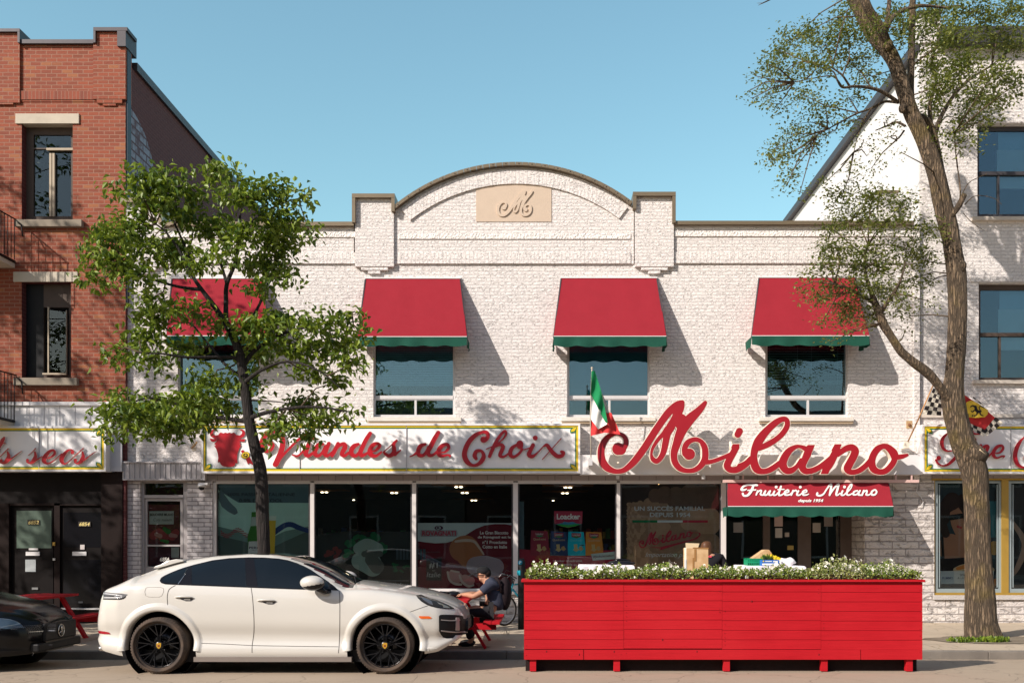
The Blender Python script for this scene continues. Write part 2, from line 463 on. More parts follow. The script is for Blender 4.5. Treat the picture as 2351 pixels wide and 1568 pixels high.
M['bronze'] = plain((.20,.155,.10), .42, .35, var=.1, nscale=3)
M['dark_metal'] = plain((.075,.07,.075), .45, .4, var=.15)
M['black'] = plain((.012,.012,.013), .5, var=.3)
M['black_gloss'] = plain((.008,.008,.010), .12, var=0, **{'Specular IOR Level': .3})
M['alu'] = plain((.66,.64,.63), .4, .2, var=.08, nscale=3)
M['alu_dark'] = plain((.40,.37,.37), .45, .3, var=.1)
M['white_metal'] = plain((.74,.72,.71), .4, .0, var=.07, nscale=2)
M['brown_frame'] = plain((.085,.062,.05), .5, var=.2)
M['beige_frame'] = plain((.42,.35,.26), .55, var=.1)
M['dark_store'] = plain((.007,.005,.005), .6, var=.4, nscale=3, **{'Specular IOR Level': .12})
M['brown_store'] = plain((.015,.009,.008), .7, var=.4, nscale=3, **{'Specular IOR Level': .12})
M['gold'] = plain((.42,.26,.05), .4, .3, var=.12)
M['teal_frame'] = plain((.30,.36,.37), .4, .2, var=.1)
M['sign_white'] = plain((.86,.84,.83), .35, var=.05, nscale=3)
M['sign_red'] = plain((.42,.010,.020), .32, var=.05)
M['milano_red'] = plain((.32,.008,.016), .38, var=.06, nscale=3)
M['letter_side'] = plain((.70,.60,.56), .4, var=.05)
M['cream'] = plain((.78,.70,.58), .45, var=.06)
M['sign_yellow'] = plain((.72,.50,.02), .35, var=.06)
M['sign_green'] = plain((.008,.17,.055), .4, var=.08)
M['fabric_red'] = plain((.275,.017,.028), .85, var=.10, nscale=4, bump=.002)
M['fabric_green'] = plain((.012,.075,.050), .85, var=.18, nscale=8, bump=.002)
pr_ = NT('red_paint'); pr_.bsdf((.45,.010,.018), .6, 0, **{'Specular IOR Level': .15})
vv_ = pr_.n('VectorMath', operation='MULTIPLY'); vv_.inputs[1].default_value = (1.2, 1, 26); pr_.l(pr_.n('NewGeometry').outputs['Position'], vv_.inputs[0])
gr_ = pr_.noise(2.2, 6, .65, vv_.outputs[0]); cl_ = pr_.noise(1.1, 5, .6)
cc_ = pr_.mix(pr_.ramp(gr_, [(.3, 0.0), (.7, 1.0)]), (.37,.007,.013), (.45,.009,.017))
cc_ = pr_.mix(pr_.ramp(cl_, [(.4, 0.0), (.75, .5)]), cc_, (.48,.017,.023))
cc_ = pr_.mix(pr_.ramp(pr_.noise(17, 4, .7), [(.66, 0.0), (.74, .45)]), cc_, (.26,.008,.012))
pr_.l(cc_, pr_.b.inputs['Base Color']); pr_.bump(gr_, .003); M['paint_red'] = pr_.m
M['glass_up'] = glass('upper_window_glass', .10, (.84,.94,.97), refl=(.62,.84,.92))
M['glass_red'] = glass('casement_glass', .02, (.6,.66,.68), refl=(.7,.85,.9))
M['glass_shop'] = glass('shop_window_glass', .0, (.955,.985,.975))
M['glass_dark'] = glass('dark_window_glass', .07, (.35,.38,.4))
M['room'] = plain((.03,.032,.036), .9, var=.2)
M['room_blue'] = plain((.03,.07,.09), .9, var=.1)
M['blind_light'] = plain((.26,.42,.50), .8, var=.05)
M['blind_dark'] = plain((.05,.055,.06), .7, var=.1)
M['curtain'] = plain((.42,.52,.53), .9, var=.1)

def ground_mat(name, col, col2, rough, bumpd, joints=None, cracks=True, scale=1.0):
    t = NT(name); t.bsdf(col, rough)
    a = t.noise(.45*scale, 6, .6); b = t.noise(60, 3, .7); c = t.noise(4*scale, 5, .65)
    cc = t.mix(t.ramp(a, [(.35, 0.0), (.65, 1.0)]), col, col2)
    cc = t.mix(t.math('MULTIPLY', b, .5), cc, tuple(x*.55 for x in col))
    cc = t.mix(t.ramp(c, [(.55, 0.0), (.75, .35)]), cc, tuple(x*.6 for x in col))
    h = t.math('MULTIPLY', b, .5)
    if cracks:
        vo = t.n('TexVoronoi', feature='DISTANCE_TO_EDGE'); vo.inputs['Scale'].default_value = .8
        g = t.n('NewGeometry'); nz = t.n('TexNoise'); nz.inputs['Scale'].default_value = 2.2; t.l(g.outputs['Position'], nz.inputs['Vector'])
        vm = t.n('VectorMath', operation='MULTIPLY_ADD'); t.l(nz.outputs[1], vm.inputs[0]); vm.inputs[1].default_value = (.6,.6,.6); t.l(g.outputs['Position'], vm.inputs[2])
        t.l(vm.outputs[0], vo.inputs['Vector'])
        cr = t.ramp(vo.outputs[0], [(.0, 1.0), (.010, 0.0)])
        cc = t.mix(t.math('MULTIPLY', cr, .55), cc, tuple(x*.35 for x in col)); h = t.math('SUBTRACT', h, t.math('MULTIPLY', cr, .6))
    if joints:
        br = t.n('TexBrick'); br.offset = 0; t.l(t.pos('xy'), br.inputs['Vector'])
        for k, v in (('Scale', 1), ('Brick Width', joints[0]), ('Row Height', joints[1]), ('Mortar Size', .008)): br.inputs[k].default_value = v
        cc = t.mix(t.math('MULTIPLY', br.outputs['Fac'], .7), cc, tuple(x*.3 for x in col)); h = t.math('SUBTRACT', h, br.outputs['Fac'])
    t.l(cc, t.b.inputs['Base Color']); t.bump(h, bumpd); return t.m
M['asphalt'] = ground_mat('asphalt', (.39,.305,.22), (.44,.35,.255), .9, .006, scale=.8)
M['concrete'] = ground_mat('concrete', (.55,.45,.33), (.48,.39,.285), .9, .004, joints=(1.5, 1.45))
M['curbstone'] = ground_mat('curb', (.24,.21,.175), (.15,.13,.11), .95, .015, cracks=False, scale=4)
M['earth'] = ground_mat('earth', (.20,.155,.105), (.30,.25,.18), 1, .02, cracks=False, scale=4)

# ================================================================ GROUND
S_ = dict(kind='structure')
YC = 14.95           # kerb line
tag(MB().add([(-900,-900,-.30),(900,-900,-.30),(900,900,-.30),(-900,900,-.30)], [(0,1,2,3)]).build('ground', M['asphalt'], fixn=False), **S_)
def sheet(name, prof, m, x0=-60, x1=60):
    mb = MB(); n = 60; vs = []; fs = []
    for y, z in prof: vs += [(x0, y, z), (x1, y, z)]
    for i in range(len(prof)-1): fs.append((2*i, 2*i+1, 2*i+3, 2*i+2))
    mb.add(vs, fs); return tag(mb.build(name, m, fixn=False), **S_)
sheet('road', [(-4.5,-.05),(3,.03),(9,.035),(12.5,.005),(13.6,-.02),(YC,-.065)], M['asphalt'])
sheet('sidewalk', [(YC+.16,.055),(19.75,.115)], M['concrete'])
sheet('sidewalk_opposite', [(-9.8,.09),(-4.66,.05),(-4.66,-.2)], M['concrete'])
cb = MB()
xx = -60.0
while xx < 60:
    ln = 1.8
    cb.box(xx, xx+ln-.006, YC, YC+.16, -.28, .058+rnd.uniform(-.004,.004)); xx += ln
tag(cb.build('curb', M['curbstone'], bevel=.012), **S_)
tag(MB().box(-60,60,-4.66,-4.5,-.28,.05).build('curb_opposite', M['curbstone']), **S_)
# worn earth patches set in the pavement at the trees and behind the kerb
def patch(name, pts, z, m):
    mb = MB(); mb.add([(a, b, z+(b-YC)*.0129) for a, b in pts], [tuple(range(len(pts)))]); return tag(mb.build(name, m, fixn=False), kind='structure')
def blobpoly(cx, cy, rx, ry, n=26, j=.18, seed=1):
    r = random.Random(seed); return [(cx+rx*(1+r.uniform(-j,j))*math.cos(2*PI*i/n), cy+ry*(1+r.uniform(-j,j))*math.sin(2*PI*i/n)) for i in range(n)]
patch('earth_patch', blobpoly(7.35, 16.55, 1.15, .55, seed=2), .062, M['earth'])
patch('earth_patch', blobpoly(-4.3, 15.75, .8, .5, seed=3), .062, M['earth'])
patch('earth_patch', blobpoly(-1.45, 15.45, .55, .22, seed=5), .062, M['earth'])

# ================================================================ WALL HELPERS
YW = 19.6
def wall_px(name, p0, p1, q0, q1, holes, Y, rev, m, parent, rm=None, hole_names=None):
    """front sheet with rectangular holes (px), reveals going rev deep"""
    x0, x1, z1, z0 = X(p0,Y), X(p1,Y), Z(q0,Y), Z(q1,Y)
    hs = [(X(a,Y), X(b,Y), Z(d,Y), Z(c,Y)) for a, b, c, d in holes]
    xs = sorted({x0, x1}|{h[0] for h in hs}|{h[1] for h in hs}); xs = [x for x in xs if x0 <= x <= x1]
    zs = sorted({z0, z1}|{h[2] for h in hs}|{h[3] for h in hs}); zs = [z for z in zs if z0 <= z <= z1]
    mb = MB()
    for i in range(len(xs)-1):
        for j in range(len(zs)-1):
            cx, cz = (xs[i]+xs[i+1])/2, (zs[j]+zs[j+1])/2
            if any(h[0] < cx < h[1] and h[2] < cz < h[3] for h in hs): continue
            mb.add([(xs[i],Y,zs[j]),(xs[i+1],Y,zs[j]),(xs[i+1],Y,zs[j+1]),(xs[i],Y,zs[j+1])], [(0,1,2,3)])
    for a, b, c, d in hs:
        r = Y+rev
        mb.add([(a,Y,c),(a,Y,d),(a,r,d),(a,r,c)], [(0,1,2,3)], 1); mb.add([(b,Y,c),(b,r,c),(b,r,d),(b,Y,d)], [(0,1,2,3)], 1)
        mb.add([(a,Y,d),(b,Y,d),(b,r,d),(a,r,d)], [(0,1,2,3)], 1); mb.add([(a,Y,c),(a,r,c),(b,r,c),(b,Y,c)], [(0,1,2,3)], 1)
    return mb.build(name, [m, rm or m], parent, fixn=False)
def coping(mb, p0, p1, q, h, Y, dep=.34, lip=.05):
    mb.box(X(p0,Y)-.0, X(p1,Y)+.0, Y-lip, Y+dep, Z(q+h,Y), Z(q,Y))

# ================================================================ WHITE SHOP BUILDING
shop = thing('shop_building', 'two-storey white painted brick shop building with arched parapet and sandstone plaque', 'building', (X(1200,YW), YW, .11))
def rx(a, b, c, d): return (a, b, c, d)
wins = [(408,598,700,956), (857,1045,700,957), (1302,1492,700,957), (1757,1947,700,957)]
wall_px('wall', 281, 2112, 606, 1104, wins, YW, .16, M['white_split'], shop)
# band above (upper parapet field) stands 25 mm proud, with the arch
YP = YW-.03
arch = []
R_, cxA, cyA = 433.0, 1184.0, 815.0
for i in range(41):
    t = math.radians(-129.5+i*(79.0/40)); arch.append((cxA+R_*math.cos(t), cyA+R_*math.sin(t)))
up = [(905, 606), (905, 488)]+[p for p in arch if 905 < p[0] < 1455]+[(1455, 478), (1455, 606)]
MB().pprism(up, YP, .30).build('parapet_wall', M['white_split'], shop)
mb = MB()
mb.pbox(281, 812, 520, 606, YP+.004, .3); mb.pbox(1548, 2099, 516, 606, YP+.004, .3)
mb.build('parapet_wall', M['white_split'], shop)
# smooth ledge course (rock faced) and soldier course
MB().pbox(915,1448,536,549,YP-.022,.05).pbox(372,820,532,545,YP-.022,.05).pbox(1548,2099,530,543,YP-.022,.05).build('stone_course', plain((.83,.79,.75), .8, var=.10, nscale=2, bump=.05), shop, bevel=.008)
MB().pbox(915,1448,580,605,YP-.016,.02).pbox(372,820,580,605,YP-.012,.02).pbox(1548,2099,579,604,YP-.012,.02).build('soldier_course', M['white_soldier'], shop)
# arch ring of upright bricks
def arcpt(r, deg): t = math.radians(deg); return (cxA+r*math.cos(t), cyA+r*math.sin(t))
mb = MB()
for k in range(86):
    a0 = -131+k*(82/86); a1 = a0+.93
    if arcpt(R_, a0)[0] < 915 or arcpt(R_, a1)[0] > 1448: continue
    r1 = R_-8; r0 = R_-40
    pts = [arcpt(r0,a0), arcpt(r0,a1), arcpt(r1,a1), arcpt(r1,a0)]
    mb.pprism(pts, YP-.035-rnd.uniform(0,.006), .03)
mb.build('arch_ring', M['white_soldier'], shop)
# end pillars with stepped corbels
for a, b, top in ((812,905,452), (1455,1548,448), (281,372,462)):
    mb = MB(); yy = YP-.055
    mb.pbox(a+3, b-1, top+3, 612, yy, .40)
    mb.pbox(a+17, b-15, 612, 620, yy+.012, .1); mb.pbox(a+33, b-32, 620, 628, yy+.024, .1)
    mb.build('pillar', M['white_split'], shop)
    mb = MB(); xa, xb = X(a,yy), X(b,yy)
    mb.box(xa-.02, xb+.02, yy-.085, yy+.50, Z(top+5,yy), Z(top-4,yy))
    for s_, lo in ((xa-.02, 514 if a != 281 else 470), (xb-.045, 0)):
        lo2 = (488 if a == 812 else 514 if a == 1455 else 516) if s_ > xa else (514 if a == 812 else 482 if a == 1455 else 470)
        mb.box(s_, s_+.065, yy-.080, yy+.46, Z(lo2,yy), Z(top+5,yy))
    mb.build('coping', M['bronze'], shop)
mb = MB()
mb.pbox(376,812,509,518,YP-.10,.47); mb.pbox(1549,2099,507,515,YP-.10,.47)
pa = [p for p in arch if 908 < p[0] < 1452]
for p, q in zip(pa[:-1], pa[1:]):
    ax, az = X(p[0],YP-.06), Z(p[1],YP-.06); bx_, bz = X(q[0],YP-.06), Z(q[1],YP-.06)
    nx, nz = -(bz-az), (bx_-ax); L = math.hypot(nx,nz); nx, nz = nx/L*.062, nz/L*.062
    mb.prism([(ax,az),(bx_-.004,bz),(bx_+nx-.004,bz+nz),(ax+nx,az+nz)], YP-.12, YP+.34)
mb.build('coping', M['bronze'], shop)
# seams and screws of the arched coping
mb = MB()
for p, q in zip(pa[::2], pa[1::2]): mb.ball((X((p[0]+q[0])/2,YP-.06), YP-.122, Z((p[1]+q[1])/2-3.6,YP-.06)), .012, 5)
mb.build('screw', M['dark_metal'], shop)
# plaque with carved initial
pl = pb('plaque', 1093, 1266, 421, 509, YP-.012, .03, M['sandstone'], shop)
# right pilaster + left brick return
pb('pilaster', 2099, 2112, 520, 1104, YW-.06, .08, M['white_split'], shop)
# body of the building behind the facade
MB().box(X(281,YW), X(2112,YW), YW+.32, 33, Z(530,YW)-.1, Z(530,YW)).build('roof', plain((.25,.24,.23),.9), shop)
MB().box(X(281,YW)+.01, X(281,YW)+.2, YW+.01, 33, 3.2, Z(470,YW)).build('side_wall', M['white_split_side'], shop)
MB().box(X(281,YW)+.2, X(2112,YW), 32.8, 33, .1, Z(530,YW)-.1).build('rear_wall', M['white_split'], shop)
# upper floor interior backing
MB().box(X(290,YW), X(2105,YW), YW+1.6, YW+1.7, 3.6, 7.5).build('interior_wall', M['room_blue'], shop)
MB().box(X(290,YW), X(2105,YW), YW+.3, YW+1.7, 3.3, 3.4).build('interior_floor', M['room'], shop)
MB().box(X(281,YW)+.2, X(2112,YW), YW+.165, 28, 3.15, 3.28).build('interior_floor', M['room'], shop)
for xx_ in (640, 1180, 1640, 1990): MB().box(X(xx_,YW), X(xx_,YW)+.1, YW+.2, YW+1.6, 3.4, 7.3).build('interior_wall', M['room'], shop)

def window(parent, a, b, top, bot, Y, tr, mid, style, fm):
    fr = MB(); w = 5
    fr.pbox(a, a+w, top, bot, Y, .07); fr.pbox(b-w, b, top, bot, Y, .07)
    fr.pbox(a+w, b-w, bot-w, bot, Y, .07); fr.pbox(a+w, b-w, tr, tr+8, Y-.012, .08); fr.pbox(a+w, b-w, top, top+w, Y, .07)
    fr.pbox(mid-2.5, mid+2.5, tr+8, bot-w, Y+.004, .06)
    fr.pbox(a+w, mid-2.5, tr+8, tr+11, Y+.008, .05); fr.pbox(mid+2.5, b-w, tr+8, tr+11, Y+.008, .05)
    w_ = fr.build('window', fm, parent, split=False)
    g = MB(); g.pbox(a+w, b-w, top+w, tr, Y+.03, .006); g.pbox(a+w, mid-2.5, tr+11, bot-w, Y+.034, .006); g.pbox(mid+2.5, b-w, tr+11, bot-w, Y+.034, .006)
    g.build('pane', M['glass_up'], w_)
    if style == 'blind':
        m = MB(); z1, z0 = Z(top,Y), Z(884,Y); n = 34
        for k in range(n):
            z = z0+(z1-z0)*k/n; m.add([(X(a+6,Y),Y+.10,z),(X(b-6,Y),Y+.10,z),(X(b-6,Y),Y+.115,z+(z1-z0)/n*.93),(X(a+6,Y),Y+.115,z+(z1-z0)/n*.93)], [(0,1,2,3)])
        m.build('blind', M['blind_light'], w_, fixn=False, split=False)
        MB().pbox(a+6,b-6,930,952,Y+.1,.01).build('blind', M['blind_dark'], w_)
    if style == 'dark':
        m = MB()
        for k in range(13):
            q = 800+k*6.0; m.pbox(a+6, b-8, q, q+.7, Y+.09, .02)
        for p in (a+10, a+74, a+106, b-24): m.pbox(p, p+.6, 796, 882, Y+.088, .004)
        m.build('blind', plain((.30,.32,.33), .7), w_, split=False)
        MB().pbox(a+6,b-8,872,882,Y+.09,.03).build('blind_rail', plain((.14,.19,.21), .7), w_)
        MB().pbox(a+6,b-8,top,908,Y+.2,.01).build('shade', M['black'], w_)
    if style == 'sky':
        MB().pbox(a+6,b-6,top,905,Y+.14,.01).build('shade', plain((.05,.16,.22), .9, var=.05), w_)  # deep blue backing stands in for sky reflected in the glass
    return w_
for (a, b, t, bo), st in zip(wins, ('dark2', 'blind', 'sky', 'dark')):
    window(shop, a, b, t, bo, YW+.11, 908, (a+b)/2+(3 if st != 'sky' else 2), st, M['alu'])
    mb = MB().pbox(a-14, b+14, 957.5, 966.5, YW-.09, .22); mb.build('window_sill', M['limestone'] if False else plain((.68,.63,.56), .85, var=.14, nscale=9, bump=.01), shop, bevel=.01)
    pb('window_sill_shadow', a-12, b+12, 967, 972, YW-.06, .08, plain((.42,.32,.22), .9, var=.2), shop)  # brown strip paints the shadow under the sill
# ---------------- carved initial on the plaque is added with the lettering

# ---------------- ground floor of the shop
MB().pbox(470, 1668, 1085, 1103, YW-.004, .02).pbox(1668, 2112, 1085, 1103, YW-.004, .02).build('lintel_strip', M['grey_strip'], shop)
M['corr'] = plain((.46,.43,.43), .45, var=.15, nscale=3)
mb = MB().pbox(281, 470, 1060, 1101, YW-.12, .13)
for k in range(16):
    p = 283+k*11.8
    mb.pbox(p, p+1.6, 1063, 1099, YW-.135, .02)
mb.pbox(281, 470, 1059, 1062.5, YW-.15, .1); mb.pbox(281,470,1098.5,1102,YW-.15,.1)
mb.build('corrugated_fascia', M['corr'], shop)
# brick piers left
mb = MB().pbox(281, 322, 1101, 1428, YW, .3); mb.pbox(430, 487, 1101, 1428, YW, .3); mb.build('pier', M['white_smooth'], shop)
# side door 6856
YD = YW+.12
mb = MB(); mb.pbox(322,331,1104,1420,YD-.06,.1); mb.pbox(421,430,1104,1420,YD-.06,.1); mb.pbox(331,421,1104,1109,YD-.06,.1); mb.pbox(331,421,1136,1143,YD-.07,.1)
d0 = mb.build('door_frame', M['alu_dark'], shop)
MB().pbox(331,421,1109,1136,YD,.006).build('transom_pane', M['glass_dark'], d0)
mb = MB(); mb.pbox(332,338,1144,1416,YD-.03,.05); mb.pbox(414,420,1144,1416,YD-.03,.05); mb.pbox(338,414,1144,1150,YD-.03,.05); mb.pbox(338,414,1250,1254,YD-.03,.05); mb.pbox(338,414,1300,1416,YD-.03,.05)
dd = mb.build('door', M['alu_dark'], shop)
MB().pbox(338,414,1150,1250,YD,.006).pbox(338,414,1254,1300,YD,.006).build('pane', M['glass_shop'], dd)
MB().ball((X(417,YD-.05), YD-.06, Z(1283,YD)), .03).build('handle', M['dark_metal'], dd)
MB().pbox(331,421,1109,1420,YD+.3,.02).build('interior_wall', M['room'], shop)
# shop front: mullions + panes
YG = YW+.10
bays = [(497,711),(722,945),(956,1177),(1190,1415),(1425,1655)]
mb = MB()
for a, b in ((487,497),(711,722),(945,956),(1177,1190),(1415,1425),(1655,1668)): mb.pbox(a+1, b-1, 1107, 1356, YG-.07, .12)
for a, b in bays: mb.pbox(a-1, b+1, 1103.5, 1110, YG-.06, .1); mb.pbox(a-1, b+1, 1351, 1357, YG-.06, .1)
sf = mb.build('shop_front_frame', plain((.68,.64,.62), .45, .1, var=.12, nscale=2), shop)
mb = MB()
for a, b in bays: mb.pbox(a-1, a+2.5, 1110, 1351, YG-.02, .04); mb.pbox(b-2.5, b+1, 1110, 1351, YG-.02, .04)
mb.build('glazing_bead', M['dark_metal'], sf)
for a, b in bays: MB().pbox(a, b, 1110, 1351, YG, .006).build('shop_pane', M['glass_shop'], shop)
MB().pbox(487, 1668, 1357, 1364, YW-.05, .3).build('window_sill', M['alu_dark'], shop)
MB().pbox(487, 1668, 1364, 1432, YW+.02, .3).build('base_wall', M['stone'], shop)
MB().pbox(487, 497, 1101, 1110, YG-.02, .1).build('frame_corner', M['alu_dark'], shop)
# shop interior
zc = 2.93
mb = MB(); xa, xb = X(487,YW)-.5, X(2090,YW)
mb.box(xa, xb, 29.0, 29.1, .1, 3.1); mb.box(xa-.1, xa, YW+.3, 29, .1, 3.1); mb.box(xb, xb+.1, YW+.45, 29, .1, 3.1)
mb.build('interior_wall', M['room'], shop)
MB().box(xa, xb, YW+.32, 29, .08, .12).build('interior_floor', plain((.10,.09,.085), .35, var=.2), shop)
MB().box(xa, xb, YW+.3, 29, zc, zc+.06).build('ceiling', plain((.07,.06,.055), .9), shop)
em = NT('lamp_glow'); e = em.n('Emission'); e.inputs[0].default_value = (1,.82,.55,1); e.inputs[1].default_value = 7; em.l(e.outputs[0], em.out.inputs[0]); M['lamp'] = em.m
em = NT('bulb_glow'); e = em.n('Emission'); e.inputs[0].default_value = (1,.55,.18,1); e.inputs[1].default_value = 9; em.l(e.outputs[0], em.out.inputs[0]); M['bulb'] = em.m
lamps = [(744.6,1129.8,1),(905,1131.4,1),(840.8,1155,1),(812,1147.6,0),(894.8,1168.6,0),(794,1168.9,0),(755,1161,0),(1053,1117.9,1),(1066.9,1131.4,1),(1087.9,1148.5,1),(1014,1156,1),(1114,1163.7,0),(1047.5,1169,0),(988.4,1176,0),(1104.6,1177,0),(1162.8,1177,0),(1303.7,1119,1),(1297,1132,1),(1270,1149,0),(1360,1172,0),(1604.5,1122,1),(700,1128,1)]
lampproto = None
for i, (p, q, big) in enumerate(lamps):
    y = F*(zc-.06-H)/(CY-q); x = X(p,y)
    if y > 28.8: continue
    cl = thing('ceiling_light', 'small warm ceiling light glowing inside the dark shop, seen through the front windows', 'ceiling light', (x, y, zc-.06), 'ceiling lights inside the shop')
    if big: MB().box(x-.55,x+.55,y-.28,y+.28,zc-.03,zc-.005).build('troffer', plain((.30,.13,.045), .8), cl)
    mb = MB()
    for s_ in ((-.05,.05) if big else (0,)): mb.ball((x+s_, y, zc-.06), (.030 if big else .026), 6, sc=(1.3,1,.45))
    mb.build('bulb', M['lamp'], cl)
tag(MB().ball((X(1512.5,21.5),21.5,Z(1149,21.5)),.035,8).tube([(X(1512.5,21.5),21.5,Z(1149,21.5)+.03),(X(1512.5,21.5),21.5,zc)],.006,5).build('pendant_bulb', M['bulb']), 'bright orange bulb hanging behind the window with the brown cheese picture', 'bulb')
# shelves with goods, faint in the depth of the shop
def shelf_unit(x, y, seed, lab):
    r = random.Random(seed); s = thing('shelf_unit', lab, 'shelf', (x, y, .12), 'stocked shelves inside the shop')
    mb = MB(); mb.box(x-1.1,x+1.1,y+.28,y+.31,.12,1.85)
    for k in range(5): mb.box(x-1.1,x+1.1,y,y+.28,.3+k*.36,.325+k*.36)
    mb.build('frame', M['dark_metal'], s)
    cols = [(.35,.05,.04),(.45,.35,.08),(.08,.25,.10),(.45,.42,.38),(.08,.12,.3)]
    mb = MB()
    for k in range(5):
        xx = x-1.05
        while xx < x+.95:
            w = r.uniform(.07,.13); h = r.uniform(.13,.26); mb.box(xx,xx+w*.9,y+.03,y+.2,.326+k*.36,.326+k*.36+h, r.randrange(5)); xx += w
    o = mb.build('goods', [plain(c, .5) for c in cols], s); o['kind'] = 'stuff'
for i, (x, y) in enumerate(((-4.2,23),(-1.6,24.2),(1.0,23.4),(3.3,24.5))):
    shelf_unit(x, y, i, 'dark shelf unit stocked with coloured goods inside the shop, '+('behind the tree trunk','behind the green burrata picture','behind the wafer bag poster','behind the cheese picture')[i])
# entrance recess
YE = 20.45
mb = MB(); mb.box(X(1668,YW), X(1668,YW)+.02, YW+.25, YE, .1, 2.95)
mb.build('entry_side', M['dark_store'], shop)
MB().box(X(1985,YW), X(1985,YW)+.1, YW+.31, YE+.1, .1, 2.95).build('entry_side', M['stone'], shop)
MB().box(X(1668,YW), X(1985,YW), YW+.02, YE+.1, 2.9, 2.95).build('entry_soffit', M['room'], shop)
mb = MB()
for a, b in ((1660,1668),(1752,1768),(1832,1862),(1930,1960)): mb.pbox(a, b, 1120, 1398, YE-.02, .09)
mb.pbox(1668,1960,1112,1122,YE-.02,.09); mb.pbox(1668,1960,1385,1400,YE-.015,.09)
ef = mb.build('entry_door_frame', plain((.13,.10,.085), .5, var=.25), shop)
for a, b in ((1668,1752),(1768,1832),(1862,1930)): MB().pbox(a, b, 1122, 1386, YE+.02, .006).build('pane', M['glass_dark'], ef)
mb = MB(); mb.pbox(1960,1992,1108,1400,YE-.01,.05); mb.build('entry_door_jamb', M['dark_store'], shop)
for a, b, c, d, col in ((1778,1797,1182,1208,(.55,.42,.38)),(1780,1796,1212,1234,(.5,.48,.45)),(1802,1812,1222,1232,(.5,.45,.4)),(1684,1706,1199,1222,(.35,.36,.36)),(1866,1884,1200,1222,(.45,.42,.38)),(1892,1912,1178,1208,(.30,.27,.25)),(1808,1822,1252,1262,(.4,.3,.1))):
    n = pb('notice', a, b, c, d, YE-.012, .004, plain(col, .7), None); tag(n, {1778:'paper notice with a pink print on the left entrance door',1780:'white paper notice lowest on the left entrance door',1802:'small square sticker on the left entrance door',1684:'grey notice on the side glass left of the entrance doors',1866:'white paper notice on the right entrance door',1892:'dim pale notice at the right edge of the entrance doors',1808:'yellow sticker low on the left entrance door'}[a], 'notice')
# stone wall right of the entrance
MB().pbox(1985, 2145, 1103, 1428, YW-.02, .32).build('stone_pier', M['stone'], shop)
mb = MB()
for k in range(22):      # deep joints of the rock faced courses
    q = 1106+k*14.6; mb.pbox(1985, 2145, q+12.8, q+14.2, YW-.035, .012)

# Milano fascia
pb('fascia', 1332, 2118, 1044, 1089, YW-.32, .32, M['white_metal'], shop)
mb = MB(); yy = YW-.42
mb.pbox(1660, 2110, 1101, 1107.5, yy, .10)
for p in (1705, 1762, 1862, 1960, 2056, 2092): mb.pbox(p, p+3, 1089, 1101, yy+.02, .03)
mb.build('awning_rail', plain((.62,.42,.38), .5), shop)
mb = MB()
for p in (1415, 1612, 1690, 1860): mb.pbox(p, p+7, 1089, 1099, YW-.3, .1)
mb.build('fascia_bracket', M['alu'], shop)
mb = MB(); mb.tube([(X(2108,YW-.04),YW-.04,Z(1112,YW)),(X(2104,YW-.06),YW-.06,Z(1128,YW)),(X(2114,YW-.05),YW-.05,Z(1140,YW)),(X(2120,YW-.05),YW-.05,Z(1152,YW)),(X(2116,YW-.06),YW-.06,Z(1162,YW)),(X(2108,YW-.05),YW-.05,Z(1164,YW))], .007, 5)
tag(mb.build('loose_cable', M['white_metal']), 'thin white cable hanging loose on the rough stone wall', 'cable')

# ================================================================ RED BRICK BUILDING
YR = 19.5
red = thing('brick_building', 'three-storey red brick building with stone lintels and dark coping', 'building', (X(120,YR), YR, .11))
P0 = -330
rw = [(50,167,285,504), (50,163,648,867), (-250,-110,285,504), (-250,-110,648,867)]
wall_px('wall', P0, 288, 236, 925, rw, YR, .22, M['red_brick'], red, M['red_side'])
mb = MB(); mb.pbox(P0, 45, 74, 236, YR-.045, .3); mb.pbox(214, 288, 72, 228, YR-.045, .3); mb.build('parapet_pillar', M['red_brick'], red)
mb = MB(); mb.pbox(222, 280, 229, 237, YR-.04, .1); mb.pbox(P0, 30, 229, 240, YR-.04, .1); mb.pbox(236, 266, 237, 243, YR-.03, .1); mb.build('corbel', M['red_brick'], red)
pb('parapet_wall', 45, 214, 100, 209, YR-.0, .3, M['red_brick'], red)
pb('soldier_course', 45, 216, 209, 229, YR-.025, .3, M['red_soldier'], red)
pb('brick_ledge', 45, 225, 229, 234, YR-.012, .3, M['red_brick'], red)
mb = MB()
mb.pbox(45, 214, 91, 100, YR-.07, .44); mb.pbox(P0, 45, 66, 73, YR-.10, .46); mb.pbox(214, 292, 63, 71, YR-.10, .46)
mb.pbox(214, 219, 71, 98, YR-.098, .45); mb.pbox(40, 45, 73, 98, YR-.098, .45)
xe = X(288,YR)
mb.box(xe-.12, xe+.045, YR-.097, YR+.42, Z(112,YR), Z(71,YR))
mb.build('coping', M['dark_metal'], red)
MB().box(xe-.25, xe+.06, YR+.42, 33, Z(121,YR)-.16, Z(121,YR)).build('coping', M['dark_metal'], red)
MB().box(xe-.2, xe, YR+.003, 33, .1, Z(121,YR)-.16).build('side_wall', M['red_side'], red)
MB().box(xe, xe+.03, YR+.02, YR+.2, Z(700,YR), Z(112,YR)).build('corner_flashing', plain((.06,.07,.085), .5, .3), red)
